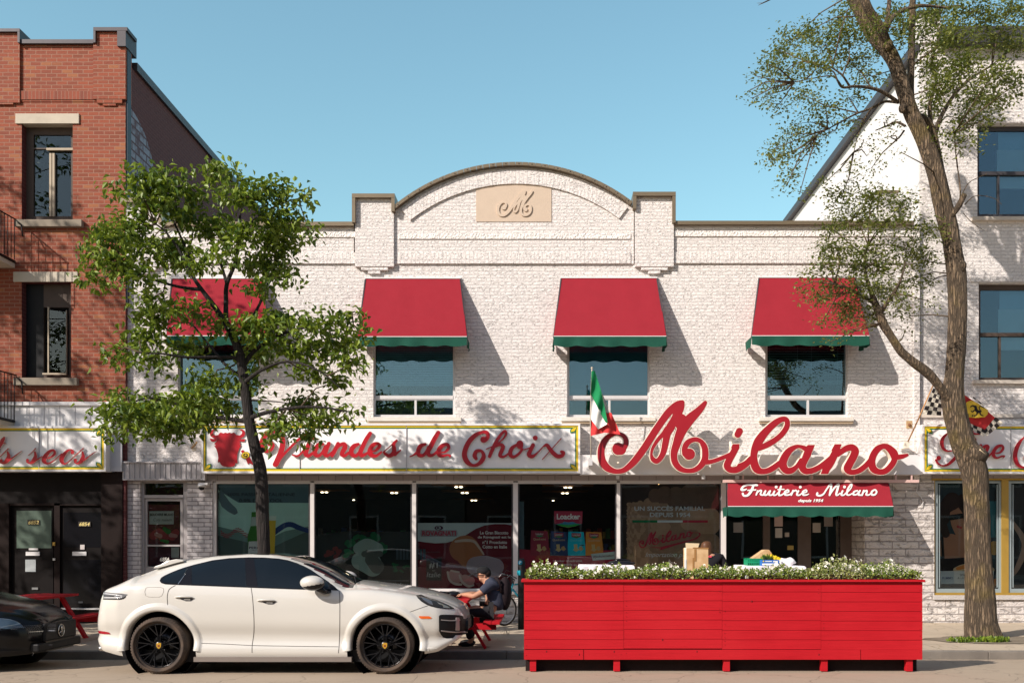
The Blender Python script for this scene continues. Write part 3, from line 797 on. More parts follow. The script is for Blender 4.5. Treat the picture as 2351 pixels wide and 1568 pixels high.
# old white painted patch on the flank (a painted-over advertisement)
def side_patch(pts, th, m, nm):
    mb = MB(); mb.prism(pts, xe, xe+th, axis='x'); return mb.build(nm, m, red)
tpp = NT('white_patch'); tpp.bsdf((.5,.52,.58), .8); bb = tpp.n('TexBrick'); tpp.l(tpp.pos('yz'), bb.inputs['Vector'])
for k, v in (('Scale', 1), ('Brick Width', .36), ('Row Height', .16), ('Mortar Size', .02)): bb.inputs[k].default_value = v
nn_ = tpp.noise(3, 5, .7)
tpp.l(tpp.mix(tpp.math('MAXIMUM', bb.outputs['Fac'], tpp.ramp(nn_, [(.5, 0.0), (.62, .9)])), (.26,.28,.34), (.10,.05,.06)), tpp.b.inputs['Base Color'])
side_patch([(YR+.05+1.4*math.cos(t)*(1 if math.cos(t) > 0 else 0), Z(365,YR)+1.10*math.sin(t)) for t in [(-PI/2+PI*i/24) for i in range(25)]], .004, tpp.m, 'faded_wall_advertisement')
MB().box(P0*0-20, xe-.2, YR+.3, 33, Z(121,YR)-.5, Z(121,YR)-.4).build('roof', plain((.2,.2,.2), .9), red)
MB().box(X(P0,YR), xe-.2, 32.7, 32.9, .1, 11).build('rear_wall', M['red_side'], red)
MB().box(X(P0,YR), xe-.2, YR+1.5, YR+1.6, .1, 10.4).build('interior_wall', M['room'], red)
mb = MB()
for a, b, c, d in ((35,181,261,284),(30,178,624,647),(-270,-95,261,284),(-270,-95,624,647)): mb.pbox(a, b, c, d, YR-.03, .2)
mb.build('lintel', M['limestone'], red, bevel=.006)
mb = MB()
for a, b, c, d in ((33,187,504,520),(30,176,867,884),(-270,-95,504,520),(-270,-95,867,884)): mb.pbox(a, b, c, d, YR-.10, .3)
mb.build('window_sill', plain((.27,.23,.18), .9, var=.25), red, bevel=.008)
yf = YR+.17
# upper casement
mb = MB(); mb.pbox(50,77,290,503,yf,.06); mb.pbox(163,168,290,503,yf,.06); mb.pbox(77,163,285,310,yf,.06); mb.pbox(77,163,340,343,yf,.06)
mb.pbox(77,163,497,504,yf,.06)
w1 = mb.build('window', M['brown_frame'], red, split=False)
mb = MB(); mb.pbox(106,169,340,345,yf-.05,.06); mb.pbox(113,118,352,497,yf-.03,.05); mb.pbox(120,125,352,497,yf-.03,.05); mb.build('casement', M['beige_frame'], w1)
mb = MB(); mb.pbox(77,163,310,340,yf+.03,.006); mb.pbox(77,113,343,497,yf+.03,.006); mb.pbox(125,163,343,497,yf+.03,.006); mb.build('pane', M['glass_red'], w1)
mb = MB(); mb.pbox(50,100,650,866,yf,.06); mb.pbox(158,164,650,866,yf,.06); mb.pbox(100,158,650,706,yf,.06); mb.pbox(100,158,860,867,yf,.06); w2 = mb.build('window', M['brown_frame'], red, split=False)
mb = MB(); mb.pbox(109,112,705,858,yf-.06,.05); mb.pbox(151,153,712,856,yf-.09,.03); mb.pbox(97,152,856,860,yf-.09,.05); mb.build('casement', M['beige_frame'], w2)
mb = MB(); mb.add([W(113,712,yf-.05),W(151,716,yf-.14),W(151,856,yf-.14),W(113,850,yf-.05)], [(0,1,2,3)]); mb.build('pane', M['glass_red'], w2)
MB().pbox(50,100,650,866,yf-.002,.002).build('shade', M['black'], w2)
for a, b, c, d in rw[2:]: MB().pbox(a,b,c,d,yf,.05).build('window', M['black_gloss'], red)
# ground floor: white panels, post, dark shop front
mb = MB().pbox(P0, 278, 925, 1082, YR-.05, .3)
for k in range(8):
    p = 243-k*35.5
    mb.pbox(p, p+.8, 931, 975, YR-.056, .01, 1)
mb.pbox(P0, 260, 922, 930, YR-.10, .1, 0); mb.build('panel_fascia', [M['white_metal'], M['alu_dark']], red)
MB().pbox(247, 279, 975, 1082, YR-.08, .05).build('corner_post', plain((.5,.5,.53), .5, var=.08), red)
yd = YR+.12
mb = MB(); mb.pbox(P0, 281, 1081, 1430, yd, .1); mb.build('shop_front', M['dark_store'], red)
mb = MB(); mb.pbox(232, 281, 1084, 1428, YR-.02, .13); mb.pbox(-10, 20, 1155, 1428, YR+.04, .1); mb.pbox(124, 137, 1155, 1400, YR+.05, .1); mb.pbox(20, 137, 1155, 1160, YR+.05, .1); mb.pbox(137,240,1157,1160,YR+.05,.1)
mb.pbox(P0, 232, 1398, 1430, YR-.02, .13)
mb.build('shop_front_frame', M['brown_store'], red)
MB().pbox(20, 232, 1396, 1399, YR-.06, .16).build('threshold', M['alu'], red)
gl = plain((.10,.14,.11), .6, var=.15, nscale=40)
dA = pb('door', 34, 122, 1166, 1392, yd-.03, .03, M['dark_store'], red); dB = pb('door', 140, 238, 1166, 1392, yd-.03, .03, M['dark_store'], red)
MB().pbox(38, 118, 1172, 1258, yd-.042, .008).build('frosted_pane', gl, dA)
MB().pbox(58, 82, 1284, 1312, yd-.042, .008).build('paper', plain((.42,.45,.46), .6), dA)
MB().pbox(120.5, 126, 1244, 1252, YR+.02, .03).build('lock', M['gold'], dA); MB().pbox(121,126,1281,1286,YR+.02,.03).build('lock', M['alu'], dA)
for p, d in ((59,dA),(166,dB)):
    MB().pbox(p, p+32, 1266, 1275, yd-.05, .01).build('letter_slot', M['white_metal'], d)
MB().pbox(66,87,1258,1262.5,yd-.05,.008).build('sticker', M['white_metal'], dA)
MB().pbox(73,87,1348,1353,yd-.05,.008).pbox(69,86,1379,1384,yd-.05,.008).build('sticker', plain((.2,.2,.2),.6), dA)
MB().pbox(184,194,1250,1261,yd-.05,.008).build('sticker', plain((.55,.5,.48),.6), dB)
MB().pbox(180,190,1380,1384,yd-.05,.008).build('sticker', plain((.2,.2,.2),.6), dB)
MB().pbox(146,232,1176,1256,yd-.036,.004).build('pane', M['black_gloss'], dB); MB().pbox(146,232,1285,1385,yd-.036,.004).build('pane', M['black_gloss'], dB)
for a, p0_, d in (('6852', 64, dA), ('6854', 181, dB)):
    q0_ = 1193 if a == '6852' else 1197
    pb('number_plate', p0_-1, p0_+27, q0_, q0_+11.5, yd-.055, .006, plain((.03,.025,.02), .4), d)
    text(a, p0_+1, p0_+25, q0_+1.5, q0_+10, yd-.058, plain((.75,.60,.22), .4), d, 'number', bold=.02, shear=.2)
# iron fire-escape balconies at the left edge
iron = plain((.02,.018,.018), .5, .3)
for q in (455, 820):
    b = thing('fire_escape_balcony', ('upper' if q == 455 else 'lower')+' black wrought iron balcony on the red brick wall', 'balcony', (X(0,YR), YR-.5, Z(q+150,YR)), 'iron balconies on the brick building')
    y0, y1 = YR-.95, YR-.03; zb = Z(q+145, YR); zt = Z(q+8, YR-.5)-.1
    MB().box(X(-260,YR), X(6,YR-.5), y0, y1, zb-.05, zb).build('deck', iron, b)
    MB().box(X(-260,YR), X(4,YR-.5), y0+.02, y1, zb-.14, zb-.055).build('bracket', M['limestone'], b)
    mb = MB()
    xr = X(8,YR-.5)
    mb.tube([(xr-3, y0, zt),(xr-.3,y0,zt),(xr-.08,y0+.03,zt-.03),(xr,y0+.12,zt-.12)], .014, 6)
    mb.tube([(xr, y1, zt-.1),(xr, y0+.1, zt-.12)], .014, 6); mb.tube([(xr-3,y0,zb+.06),(xr,y0,zb+.06)], .012, 6)
    mb.tube([(xr-.02,YR-.02,zt-.12),(xr+.18,YR-.2,zt-.25),(xr+.26,YR-.3,zt-.5)], .014, 6)
    for k in range(22): mb.tube([(xr-k*.13, y0, zb), (xr-k*.13, y0, zt-(.1 if k == 0 else 0))], .008, 5)
    for k in range(1, 8): mb.tube([(xr, y0+k*.12, zb), (xr, y0+k*.12, zt-.12)], .008, 5)
    mb.build('railing', iron, b)

# ================================================================ RIGHT WHITE BUILDING
wb = thing('white_building', 'tall white painted brick building with dark framed windows behind the large tree', 'building', (X(2240,YW), YW, .11))
xs_ = X(2113,YW); PR = 2700
rwn = [(2244,2400,285,497),(2247,2400,650,872),(2500,2640,285,497),(2500,2640,650,872)]
wall_px('wall', 2113, PR, 98, 1104, rwn, YW+.03, .2, M['white_split'], wb)
pb('corner_pilaster', 2113, 2160, 30, 98, YW-.02, .3, M['white_split'], wb)
MB().pbox(2160, PR, 60, 97, YW-.22, .5).build('cornice', M['dark_metal'], wb)
MB().pbox(2108, 2164, 24, 30, YW-.06, .5).build('coping', M['dark_metal'], wb)
mw = NT('white_stucco'); mw.bsdf((.70,.68,.66), .8); mw.bump(mw.noise(8, 4), .01); M['stucco'] = mw.m
zt_ = Z(118,YW)
MB().box(xs_, xs_+.25, YW+.06, 30.2, 3.2, zt_).build('side_wall', M['stucco'], wb)
MB().box(xs_-.14, xs_+.3, YW+.08, 30.4, zt_, zt_+.17).build('side_coping', M['dark_metal'], wb)
mb = MB()
for k in range(9): mb.box(xs_-.03, xs_, 21.2+k*.13, 21.26+k*.13, 5.9, 8.3)
mb.build('corrugated_panel', M['white_metal'], wb)
MB().box(xs_+.25, 40, YW+.3, 30, zt_-.3, zt_-.2).build('roof', plain((.2,.2,.2),.9), wb)
MB().box(xs_+.25, X(PR,YW), YW+1.4, YW+1.5, .1, 10.8).build('interior_wall', M['room_blue'], wb)
# low stair head on the shop's roof against the flank
sh = thing('roof_shed', 'low white shed with bronze coping on the shop roof behind the tree', 'shed', (X(2050,20.5), 20.5, Z(520,YW)))
MB().box(X(2011,20.4), xs_-.15, 20.4, 22, Z(525,YW), Z(444,20.4)).build('wall', M['stucco'], sh)
MB().box(X(2009,20.4), xs_-.15, 20.36, 22.04, Z(444,20.4), Z(438.5,20.4)).build('coping', M['bronze'], sh)
for a, b, t, bo in rwn:
    fr = MB(); yf2 = YW+.16; mid = a+75; tr = (t+bo)/2+3 if t < 600 else 764
    fr.pbox(a,a+4,t,bo,yf2,.07); fr.pbox(a+4,b,t,t+16,yf2,.07); fr.pbox(a+4,b,tr,tr+8,yf2-.02,.09); fr.pbox(a+4,b,bo-5,bo,yf2,.07)
    fr.pbox(mid-28,mid-24,tr+8,bo-5,yf2,.06); fr.pbox(mid+40,mid+46,t+16,tr,yf2,.06)
    w_ = fr.build('window', M['brown_frame'] if t > 600 else M['dark_metal'], wb, split=False)
    MB().pbox(a+4,b,t+16,tr,yf2+.03,.006).pbox(a+4,b,tr+8,bo-5,yf2+.034,.006).build('pane', M['glass_up'], w_)
    MB().pbox(a+45,b-10,t+60,tr+40,yf2+.10,.02).build('curtain', M['curtain'], w_)
    MB().pbox(a+48,b-10,t+16,t+60,yf2+.12,.02).build('blind', M['blind_light'], w_)
mb = MB()
for a, b, t, bo in rwn: mb.pbox(a-18, b+10, t-15, t-3, YW+.005, .05)
mb.build('lintel', M['white_split'], wb)
mb = MB()
for a, b, t, bo in rwn: mb.pbox(a-10, b+10, bo, bo+8, YW-.06, .2)
mb.pbox(2108, PR, 950, 958, YW-.02, .1)
mb.build('window_sill', plain((.55,.49,.42), .85, var=.15), wb)
# ground floor shop window on the right
mb = MB()
for a, b in ((2140,2147),(2300,2316),(2480,2490)): mb.pbox(a, b, 1098, 1366, YW-.0, .1)
mb.pbox(2147,2300,1098,1102,YW,.1); mb.pbox(2147,2300,1360,1366,YW,.1); mb.pbox(2316,2480,1098,1102,YW,.1); mb.pbox(2316,2480,1360,1366,YW,.1)
gf = mb.build('gold_frame', M['gold'], wb)
mb = MB()
for a, b in ((2147,2300),(2316,2480)):
    mb.pbox(a,a+6,1102,1360,YW+.03,.05); mb.pbox(b-6,b,1102,1360,YW+.03,.05); mb.pbox(a+6,b-6,1102,1109,YW+.03,.05); mb.pbox(a+6,b-6,1351,1360,YW+.03,.05)
    mb.pbox(a+9,a+11,1112,1348,YW+.05,.03); mb.pbox(b-11,b-9,1112,1348,YW+.05,.03)
mb.build('inner_frame', M['teal_frame'], gf)
for a, b in ((2153,2294),(2322,2474)): MB().pbox(a,b,1109,1351,YW+.07,.006).build('shop_pane', M['glass_shop'], wb)
MB().pbox(2140,2700,1103,1366,YW+.9,.05).build('interior_wall', M['room'], wb)
MB().pbox(2140,2700,1089,1098,YW+.01,.2).build('lintel_strip', M['grey_strip'], wb)
MB().pbox(2145,PR,1366,1376,YW-.07,.3).build('stone_sill', plain((.55,.51,.48), .9, var=.2, bump=.02), wb)
MB().pbox(2145,PR,1376,1429,YW-.02,.3).build('base_wall', M['stone'], wb)
MB().pbox(2490,PR,1103,1366,YW,.3).build('stone_pier', M['stone'], wb)

# ================================================================ HOUSES ACROSS THE STREET (seen mirrored in the windows)
def house(x0, x1, h, m, lab, seed):
    b = thing('row_house', lab, 'building', ((x0+x1)/2, -9.6, .09)); y = -9.8
    MB().box(x0, x1, y-9, y, .05, h).build('wall', m, b)
    MB().box(x0-.05, x1+.05, y-.3, y+.12, h, h+.25).build('cornice', M['dark_metal'], b)
    mb = MB(); g = MB()
    n = int((x1-x0)/2.6)
    for k in range(n):
        cx = x0+(k+.5)*(x1-x0)/n
        for z in (.9, 4.4):
            if z+2 > h: continue
            mb.box(cx-.7, cx+.7, y, y+.05, z, z+2.1); g.box(cx-.6, cx+.6, y+.05, y+.06, z+.1, z+2.0)
    mb.build('window_frame', M['alu_dark'], b); g.build('window_pane', M['black_gloss'], b)
house(-26,-14, 7.4, plain((.08,.035,.025), .9), 'red brick row house across the street, mirrored in the shop windows', 1)
house(-13.9,-4, 8.0, plain((.10,.09,.08), .9), 'grey stone row house across the street, mirrored in the shop windows', 2)
house(-3.9,6, 7.2, plain((.06,.035,.03), .9), 'dark brick row house across the street, mirrored in the shop windows', 3)
house(6.1,18, 7.9, plain((.09,.07,.055), .9), 'tan brick row house across the street, mirrored in the shop windows', 4)
house(18.1,30, 7.5, plain((.08,.04,.03), .9), 'brown brick row house across the street, mirrored in the shop windows', 5)
# ================================================================ LETTERING (strokes traced as x, y, half width)
def trA(x, y, r=0): return (1359.2+x*.15625, 906.1+y*.15625, r*.15625)      # Milano, left half
def trB(x, y, r=0): return (1702+x*.17187, 942.85+y*.17187, r*.17187)       # Milano, right half
def trC(x, y, r=0): return (575.5+x*.15625, 973.5+y*.15625, r*.15625)
def trD(x, y, r=0): return (930.6+x*.17187, 973.5+y*.17187, r*.17187)
def trE(x, y, r=0): return (453+x*.08333, 967.3+y*.08333, r*.08333)
def trF(x, y, r=0): return (x*.125, 967.3+y*.125, r*.125)
def trG(x, y, r=0): return (1665.3+x*.17187, 1095.9+y*.17187, r*.17187)
def trH(x, y, r=0): return (2106.1+x*.10417, 967.3+y*.10417, r*.10417)
def T(tr, strokes): return [[tr(*p) for p in s] for s in strokes]
MIL_M = T(trA, [
 [(420,800,88),(385,795,96)],
 [(385,795,90),(465,780,50),(502,700,43),(480,620,38),(420,580,33),(345,570,32),(250,610,42),(180,690,52),(140,780,58),(133,870,59),(150,970,62),(210,1060,62),(290,1108,50),(370,1125,43),(470,1105,46),(580,1020,56),(680,905,60),(770,780,60),(860,640,60),(950,500,60),(1040,370,60),(1120,265,62),(1200,190,64),(1270,140,60),(1325,110,40)],
 [(1325,115,42),(1300,190,62),(1250,290,66),(1200,380,62),(1150,480,72),(1110,560,62),(1090,650,56),(1075,730,55),(1050,840,50),(1010,920,46),(950,975,44),(895,945,42),(872,880,27),(885,800,29),(930,715,33),(985,640,36),(1050,575,44),(1110,510,60)],
 [(1663,115,36),(1615,180,52),(1540,260,66),(1450,345,80),(1380,430,84),(1320,520,82),(1278,620,74),(1245,720,66),(1212,820,60),(1203,910,56),(1225,1000,55),(1290,1080,50),(1390,1115,41),(1500,1105,44),(1595,1045,50),(1655,950,54),(1665,850,55),(1650,760,52),(1600,690,46),(1535,657,42),(1460,668,44),(1395,715,50),(1360,790,48),(1375,860,60)],
 [(1425,872,90),(1430,870,90)],
 [(1225,365,48),(1300,380,110),(1330,470,95)],
 [(1240,330,34),(1262,390,50)],
])
MIL_CUT = T(trA, [[(1435,775,8),(1480,745,34),(1540,745,44)]])
MIL_LINK = T(trA, [[(1640,985,50),(1730,985,40),(1830,958,38),(1940,915,38),(2020,880,38)]])
MIL_i = T(trA, [[(2118,770,55),(2065,870,56),(2015,960,58),(1985,1045,58),(2030,1098,54),(2120,1098,56),(2220,1048,54),(2310,975,48),(2360,920,40)]])
MIL_ipoly = [[trA(*p)[:2] for p in ((2062,716),(2180,714),(2160,790),(2030,790))]]
MIL_dot = T(trA, [[(2166,535,58),(2142,582,56)]])
MIL_l = T(trB, [
 [(-20,740,45),(60,700,42),(130,640,45)],
 [(165,640,53),(170,560,53),(195,480,60),(235,400,66),(300,310,60),(370,235,54),(450,165,50),(530,118,44),(590,112,40),(615,150,41),(605,220,43),(545,310,43),(460,385,44),(350,450,46),(240,500,40)],
 [(165,620,53),(172,700,60),(205,775,60),(265,808,46),(350,800,44),(430,760,45),(510,700,42)]])
MIL_a = T(trB, [
 [(845,500,40),(790,478,30),(730,480,34),(640,535,50),(575,630,58),(552,720,62),(600,795,52),(670,795,48),(740,745,36),(800,660,36)],
 [(905,500,50),(885,570,58),(845,660,52),(812,740,56),(850,800,50),(930,802,46),(1030,762,44),(1110,706,42),(1190,640,42)]])
MIL_apoly = [[trB(*p)[:2] for p in ((885,449),(992,448),(950,560),(850,540))]]
MIL_n = T(trB, [
 [(1280,500,46),(1240,590,56),(1180,710,58),(1120,800,50)],
 [(1290,580,40),(1350,535,44),(1415,498,48),(1480,490,52),(1520,535,58),(1498,610,58),(1450,700,58),(1418,770,58),(1450,815,44),(1520,816,42),(1590,788,42),(1670,725,42),(1730,655,40)]])
MIL_npoly = [[trB(*p)[:2] for p in ((1243,439),(1350,439),(1310,545),(1190,540))], [trB(*p)[:2] for p in ((1085,770),(1200,770),(1163,850),(1045,850))]]
MIL_o = T(trB, [
 [(1890,472,41),(1820,510,50),(1765,590,52),(1742,680,54),(1762,770,56),(1830,812,46),(1920,806,45),(2000,735,46),(2045,655,46),(2040,580,62),(2000,525,56),(1940,478,46),(1890,472,41)],
 [(2060,622,40),(2140,612,38),(2215,590,27)]])
ALL_S = MIL_M+MIL_LINK+MIL_i+MIL_dot+MIL_l+MIL_a+MIL_n+MIL_o
ALL_P = MIL_ipoly+MIL_apoly+MIL_npoly

sg = thing('milano_sign', 'huge red script Milano channel letters with cream edges above the fruit shop entrance', 'sign', (X(1730,18.9), 18.95, Z(1010,18.9)))
YL = 18.92
fdm = field(strokes=[s for s in ALL_S if s is not MIL_dot[0]], polys=ALL_P, cuts=MIL_CUT, res=1.0)
me = contour_mesh(fdm, 0.0, plane_map(YL), .16, back=True); link('lettering', me, [M['cream'], M['cream']], sg)
me = contour_mesh(fdm, -1.15, plane_map(YL-.004), .003); link('red_face', me, [M['milano_red']]*2, sg)
fdd = field(strokes=MIL_dot, res=1.0)
link('dot', contour_mesh(fdd, 0.0, plane_map(YL), .16, back=True), [M['cream'], M['cream']], sg)
link('red_face', contour_mesh(fdd, -1.15, plane_map(YL-.004), .003), [M['milano_red']]*2, sg)
mb = MB()
for p, q in ((1420,1060),(1560,1070),(1640,1060),(1720,1070),(1800,1070),(1880,1070),(1960,1070),(2060,1050),(1500,1010),(1590,980),(1780,1000)):
    mb.box(X(p,YL)-.015, X(p,YL)+.015, YL+.15, 19.3 if q > 1044 else 19.6, Z(q,YL)-.015, Z(q,YL)+.015)
mb.tube([(X(1680,YL),YL+.1,Z(1012,YL)),(X(1680,YL),YL+.1,Z(1030,YL))], .03, 6)
mb.build('mounting_bracket', M['cream'], sg)

# carved initial in the sandstone plaque
def tr_plaque(x, y, r=0): return (1141+(x-1370)*.315-(y-1003)*.03, 437+(y-918)*.355, r*.30)
def M_at(fn): return [[fn(*p) for p in s] for s in MIL_M]
fp_ = field(strokes=M_at(tr_plaque), cuts=[[tr_plaque(*p) for p in s] for s in MIL_CUT], res=.7)
link('carved_initial', contour_mesh(fp_, .2, plane_map(YP-.034), .024), [M['sandstone'], M['sandstone']], pl)

def sign_box(nm, label, a, b, q0, q1, Yf, dep, inner, seams=(), corners=()):
    s = thing(nm, label, 'sign', (X((a+b)/2,Yf), Yf+dep/2, Z(q1,Yf)))
    fr = MB(); w = 4.5
    fr.pbox(a,b,q0,q0+w,Yf,dep).pbox(a,b,q1-w,q1,Yf,dep).pbox(a,a+w,q0+w,q1-w,Yf,dep).pbox(b-w,b,q0+w,q1-w,Yf,dep)
    fr.build('frame', M['white_metal'], s)
    pb('panel', a+w, b-w, q0+w, q1-w, Yf+.03, dep-.03, M['sign_white'], s)
    y = Yf+.027; g = MB(); i0, i1, j0, j1 = a+w, b-w, q0+w, q1-w; yw = 4.6; gw = 2.4
    def rect(mb, o, w_, yy):
        mb.pbox(i0+o,i1-o,j0+o,j0+o+w_,yy,.003).pbox(i0+o,i1-o,j1-o-w_,j1-o,yy,.003).pbox(i0+o,i0+o+w_,j0+o+w_,j1-o-w_,yy,.003).pbox(i1-o-w_,i1-o,j0+o+w_,j1-o-w_,yy,.003)
    m1 = MB(); rect(m1, 0, yw, y-.012); m1.build('yellow_border', M['sign_yellow'], s)
    rect(g, yw, gw, y-.004); g.build('green_border', M['sign_green'], s)
    for cx, cy, sx, sy in corners:
        def L(u, v): return (cx+sx*u, cy+sy*v)
        flatpoly('corner_leaf', [L(3,3),L(6,15),L(8,14),L(12,17),L(19,18),L(19,11),L(15,6),L(9,4)], y-.0155, M['sign_green'], s)
        flatpoly('corner_leaf', [L(4,4),L(6,9),L(10,14),L(17,15),L(16,10),L(11,6)], y-.0185, M['sign_yellow'], s)
    for p in seams: pb('seam', p-.5, p+.5, j0, j1, y-.014, .02, M['alu_dark'], s)
    return s
def letters(parent, Yl, th, tr, strokes, polys=(), cuts=(), name='lettering', face=None, side=None, res=.8, halo=True):
    fd = field(strokes=T(tr, strokes), polys=[[tr(*p)[:2] for p in q] for q in polys], cuts=T(tr, cuts), res=res)
    link(name, contour_mesh(fd, -.22, plane_map(Yl), th), [face or M['sign_red'], side or M['letter_side']], parent)

YS = 19.24
vs_ = sign_box('shop_sign', 'long white Viandes de Choix sign with red bull head, yellow and green border', 462, 1332, 972, 1086, YS, .36, None,
    seams=(688, 933), corners=((466,976,1,1),(466,1082,1,-1),(1328,976,-1,1),(1328,1082,-1,-1)))
YLt = YS+.03-.055
letters(vs_, YLt, .035, trC, [
 [(285,285,42),(290,280,42)],
 [(310,118,26),(240,140,34),(180,220,38),(163,310,37),(195,380,34),(255,395,26),(310,365,24),(335,310,22),(300,285,36)],
 [(325,110,24),(385,100,32),(440,145,40),(467,225,40),(467,320,42),(440,420,42),(400,510,40),(360,592,38)],
 [(385,590,28),(440,500,20),(510,420,19),(600,325,20),(690,235,20),(770,175,18),(820,135,12)],
 [(618,452,14),(680,468,17),(735,435,16),(790,370,20)],
 [(855,285,30),(828,360,36),(808,435,36),(850,466,26),(905,430,22),(935,400,18)],
 [(1060,292,22),(1000,300,32),(950,375,36),(950,445,33),(1005,462,24),(1060,405,22),(1095,330,22)],
 [(1148,285,30),(1112,370,34),(1092,440,34),(1130,465,24),(1190,420,20)],
 [(1283,285,28),(1250,360,32),(1212,430,32),(1198,462,26)],
 [(1230,390,20),(1300,315,26),(1370,292,32),(1388,340,36),(1355,400,35),(1342,448,32),(1385,463,24),(1440,420,20)],
 [(1580,295,24),(1515,325,35),(1478,390,36),(1492,448,34),(1550,462,26),(1605,400,22)],
 [(1755,135,30),(1700,220,33),(1650,320,34),(1612,415,36),(1632,460,30),(1690,440,22),(1740,400,16)],
 [(1775,402,12),(1840,385,20),(1893,320,27),(1865,282,22),(1800,305,32),(1750,390,36),(1770,448,36),(1840,466,24),(1920,410,16)],
 [(1950,410,11),(2030,340,9),(2095,280,10)],[(2145,240,18),(2100,295,26),(2108,370,32),(2095,430,34),(2030,465,28),(1965,425,20)],[(2120,445,26),(2180,400,14),(2205,380,10)]])
letters(vs_, YLt, .035, trC, [[(903,195,36),(904,196,36)]], name='dot')
letters(vs_, YLt, .035, trD, [
 [(62,432,9),(110,412,13),(150,380,18)],[(268,266,18),(205,292,30),(172,360,31),(182,412,27),(240,415,24),(285,360,20),(310,300,18)],
 [(440,112,28),(392,190,32),(342,290,33),(305,370,30),(322,415,26),(372,410,20),(415,370,16)],
 [(462,378,8),(530,370,15),(578,318,22),(562,270,22),(495,285,28),(447,350,32),(452,410,28),(500,425,20),(560,412,13),(598,420,14),(595,440,9)],
 [(1043,205,42),(1048,208,42)],[(1043,215,34),(1085,195,30),(1105,150,26),(1085,110,26),(1020,108,22),(940,145,30),(862,220,34),(807,320,34),(790,420,36),(828,505,34),(900,550,22),(980,530,26),(1035,465,32),(1045,405,26),(1010,355,20),(950,362,26),(925,420,30),(945,460,22)],
 [(1080,332,8),(1160,298,8)],[(1125,430,24),(1162,340,26),(1222,220,24),(1290,122,20),(1335,95,20),(1345,140,16),(1292,210,11),(1225,265,9)],
 [(1200,305,10),(1265,272,22),(1306,300,26),(1280,370,28),(1264,418,25),(1310,437,18),(1375,395,14)],
 [(1480,280,20),(1420,325,27),(1400,400,29),(1440,438,22),(1510,400,19),(1562,335,18)],[(1530,262,46),(1532,290,44)],[(1585,340,9),(1680,310,8)],
 [(1705,280,28),(1672,350,28),(1650,408,30),(1700,430,25),(1770,375,11),(1840,300,9)],
 [(1848,295,12),(1890,278,24),(1930,330,28),(1980,390,30),(2040,430,29),(2100,415,26),(2112,378,24),(2085,368,20)],
 [(2082,190,7),(1960,325,7),(1830,470,7)]])
letters(vs_, YLt, .035, trD, [[(1735,183,33),(1736,184,33)]], name='dot')
letters(vs_, YS+.03-.02, .012, trE, [
 [(570,420,52),(480,425,45),(405,375,52),(390,310,46),(430,245,28),(520,220,10)],[(1090,420,52),(1180,425,45),(1255,375,50),(1275,310,44),(1240,245,28),(1150,218,10)]],
 polys=[[(600,330),(640,300),(700,315),(720,325),(770,300),(830,320),(880,300),(940,322),(1000,298),(1050,330),(1080,380),(1110,460),(1160,540),(1200,610),(1160,640),(1210,650),(1150,770),(1110,900),(1100,1030),(1110,1140),(1070,1160),(1050,1140),(1040,1210),(960,1250),(830,1255),(700,1235),(640,1180),(615,1110),(570,1140),(560,1090),(575,1000),(560,880),(520,760),(450,650),(505,670),(462,610),(530,550),(540,460),(560,390)],
 [(335,460),(440,480),(540,470),(520,540),(450,565),(370,545)],[(1120,470),(1220,485),(1325,475),(1300,560),(1220,560),(1150,540)]], name='bull_head', res=.6)
for nm, pts, m, dy in (('ribbon', [(1195,815),(1260,780),(1320,850),(1440,980),(1560,1220),(1430,1140),(1400,1190),(1330,1030),(1240,880)], M['sign_red'], .012),):
    flatpoly(nm, [trE(*p)[:2] for p in pts], YS+.03-dy, m, vs_)
flatpoly('ribbon_medal', [trE(*p)[:2] for p in ell(1325,930,122,96,28,-.35)], YS+.0145, M['black'], vs_)
flatpoly('ribbon_medal', [trE(*p)[:2] for p in ell(1325,930,112,86,28,-.35)], YS+.011, M['sign_yellow'], vs_)
text('Q', *[v for v in (trE(1265,0)[0], trE(1390,0)[0], trE(0,875)[1], trE(0,985)[1])], YS+.007, M['black'], vs_, bold=.04)

ls = sign_box('shop_sign', 'white sign ending in red script letters ts secs under the brick building', -330, 243, 978, 1082, YS, .30, None, seams=(89,), corners=((239,982,-1,1),(239,1078,-1,-1)))
letters(ls, YLt, .035, trF, [
 [(75,300,22),(50,340,36),(20,400,38),(-30,480,36),(-60,560,34)],[(-60,400,10),(98,402,9)],
 [(-70,700,9),(10,635,9),(150,497,11)],[(140,560,18),(160,640,36),(130,715,44),(65,762,26),(5,752,18)],[(18,718,30),(20,716,30)],[(180,708,16),(300,612,11),(398,542,6)],
 [(515,625,7),(590,560,8),(652,492,11)],[(640,560,18),(652,640,33),(620,715,42),(555,765,20),(492,745,14)],[(503,712,30),(505,714,30)],[(670,710,15),(770,640,10)],
 [(860,680,7),(940,652,16),(1002,590,26),(990,530,20),(915,545,28),(835,635,42),(805,720,42),(870,772,18),(970,730,11),(1040,670,9),(1130,590,9)],
 [(1328,570,33),(1330,568,33)],[(1340,545,20),(1310,520,14),(1250,530,22),(1180,600,36),(1130,680,44),(1145,752,32),(1200,777,13),(1300,700,9),(1420,590,9),(1528,492,10)],
 [(1515,560,18),(1527,640,33),(1500,715,42),(1430,772,18),(1370,750,14)],[(1383,712,32),(1385,714,32)],[(1550,710,13),(1680,600,9),(1768,547,5)]])
rs = sign_box('shop_sign', 'white sign with red script Fine partly hidden behind the large tree trunk', 2118, 2700, 974, 1087, YS, .36, None, seams=(2321,), corners=((2122,978,1,1),(2122,1083,1,-1)))
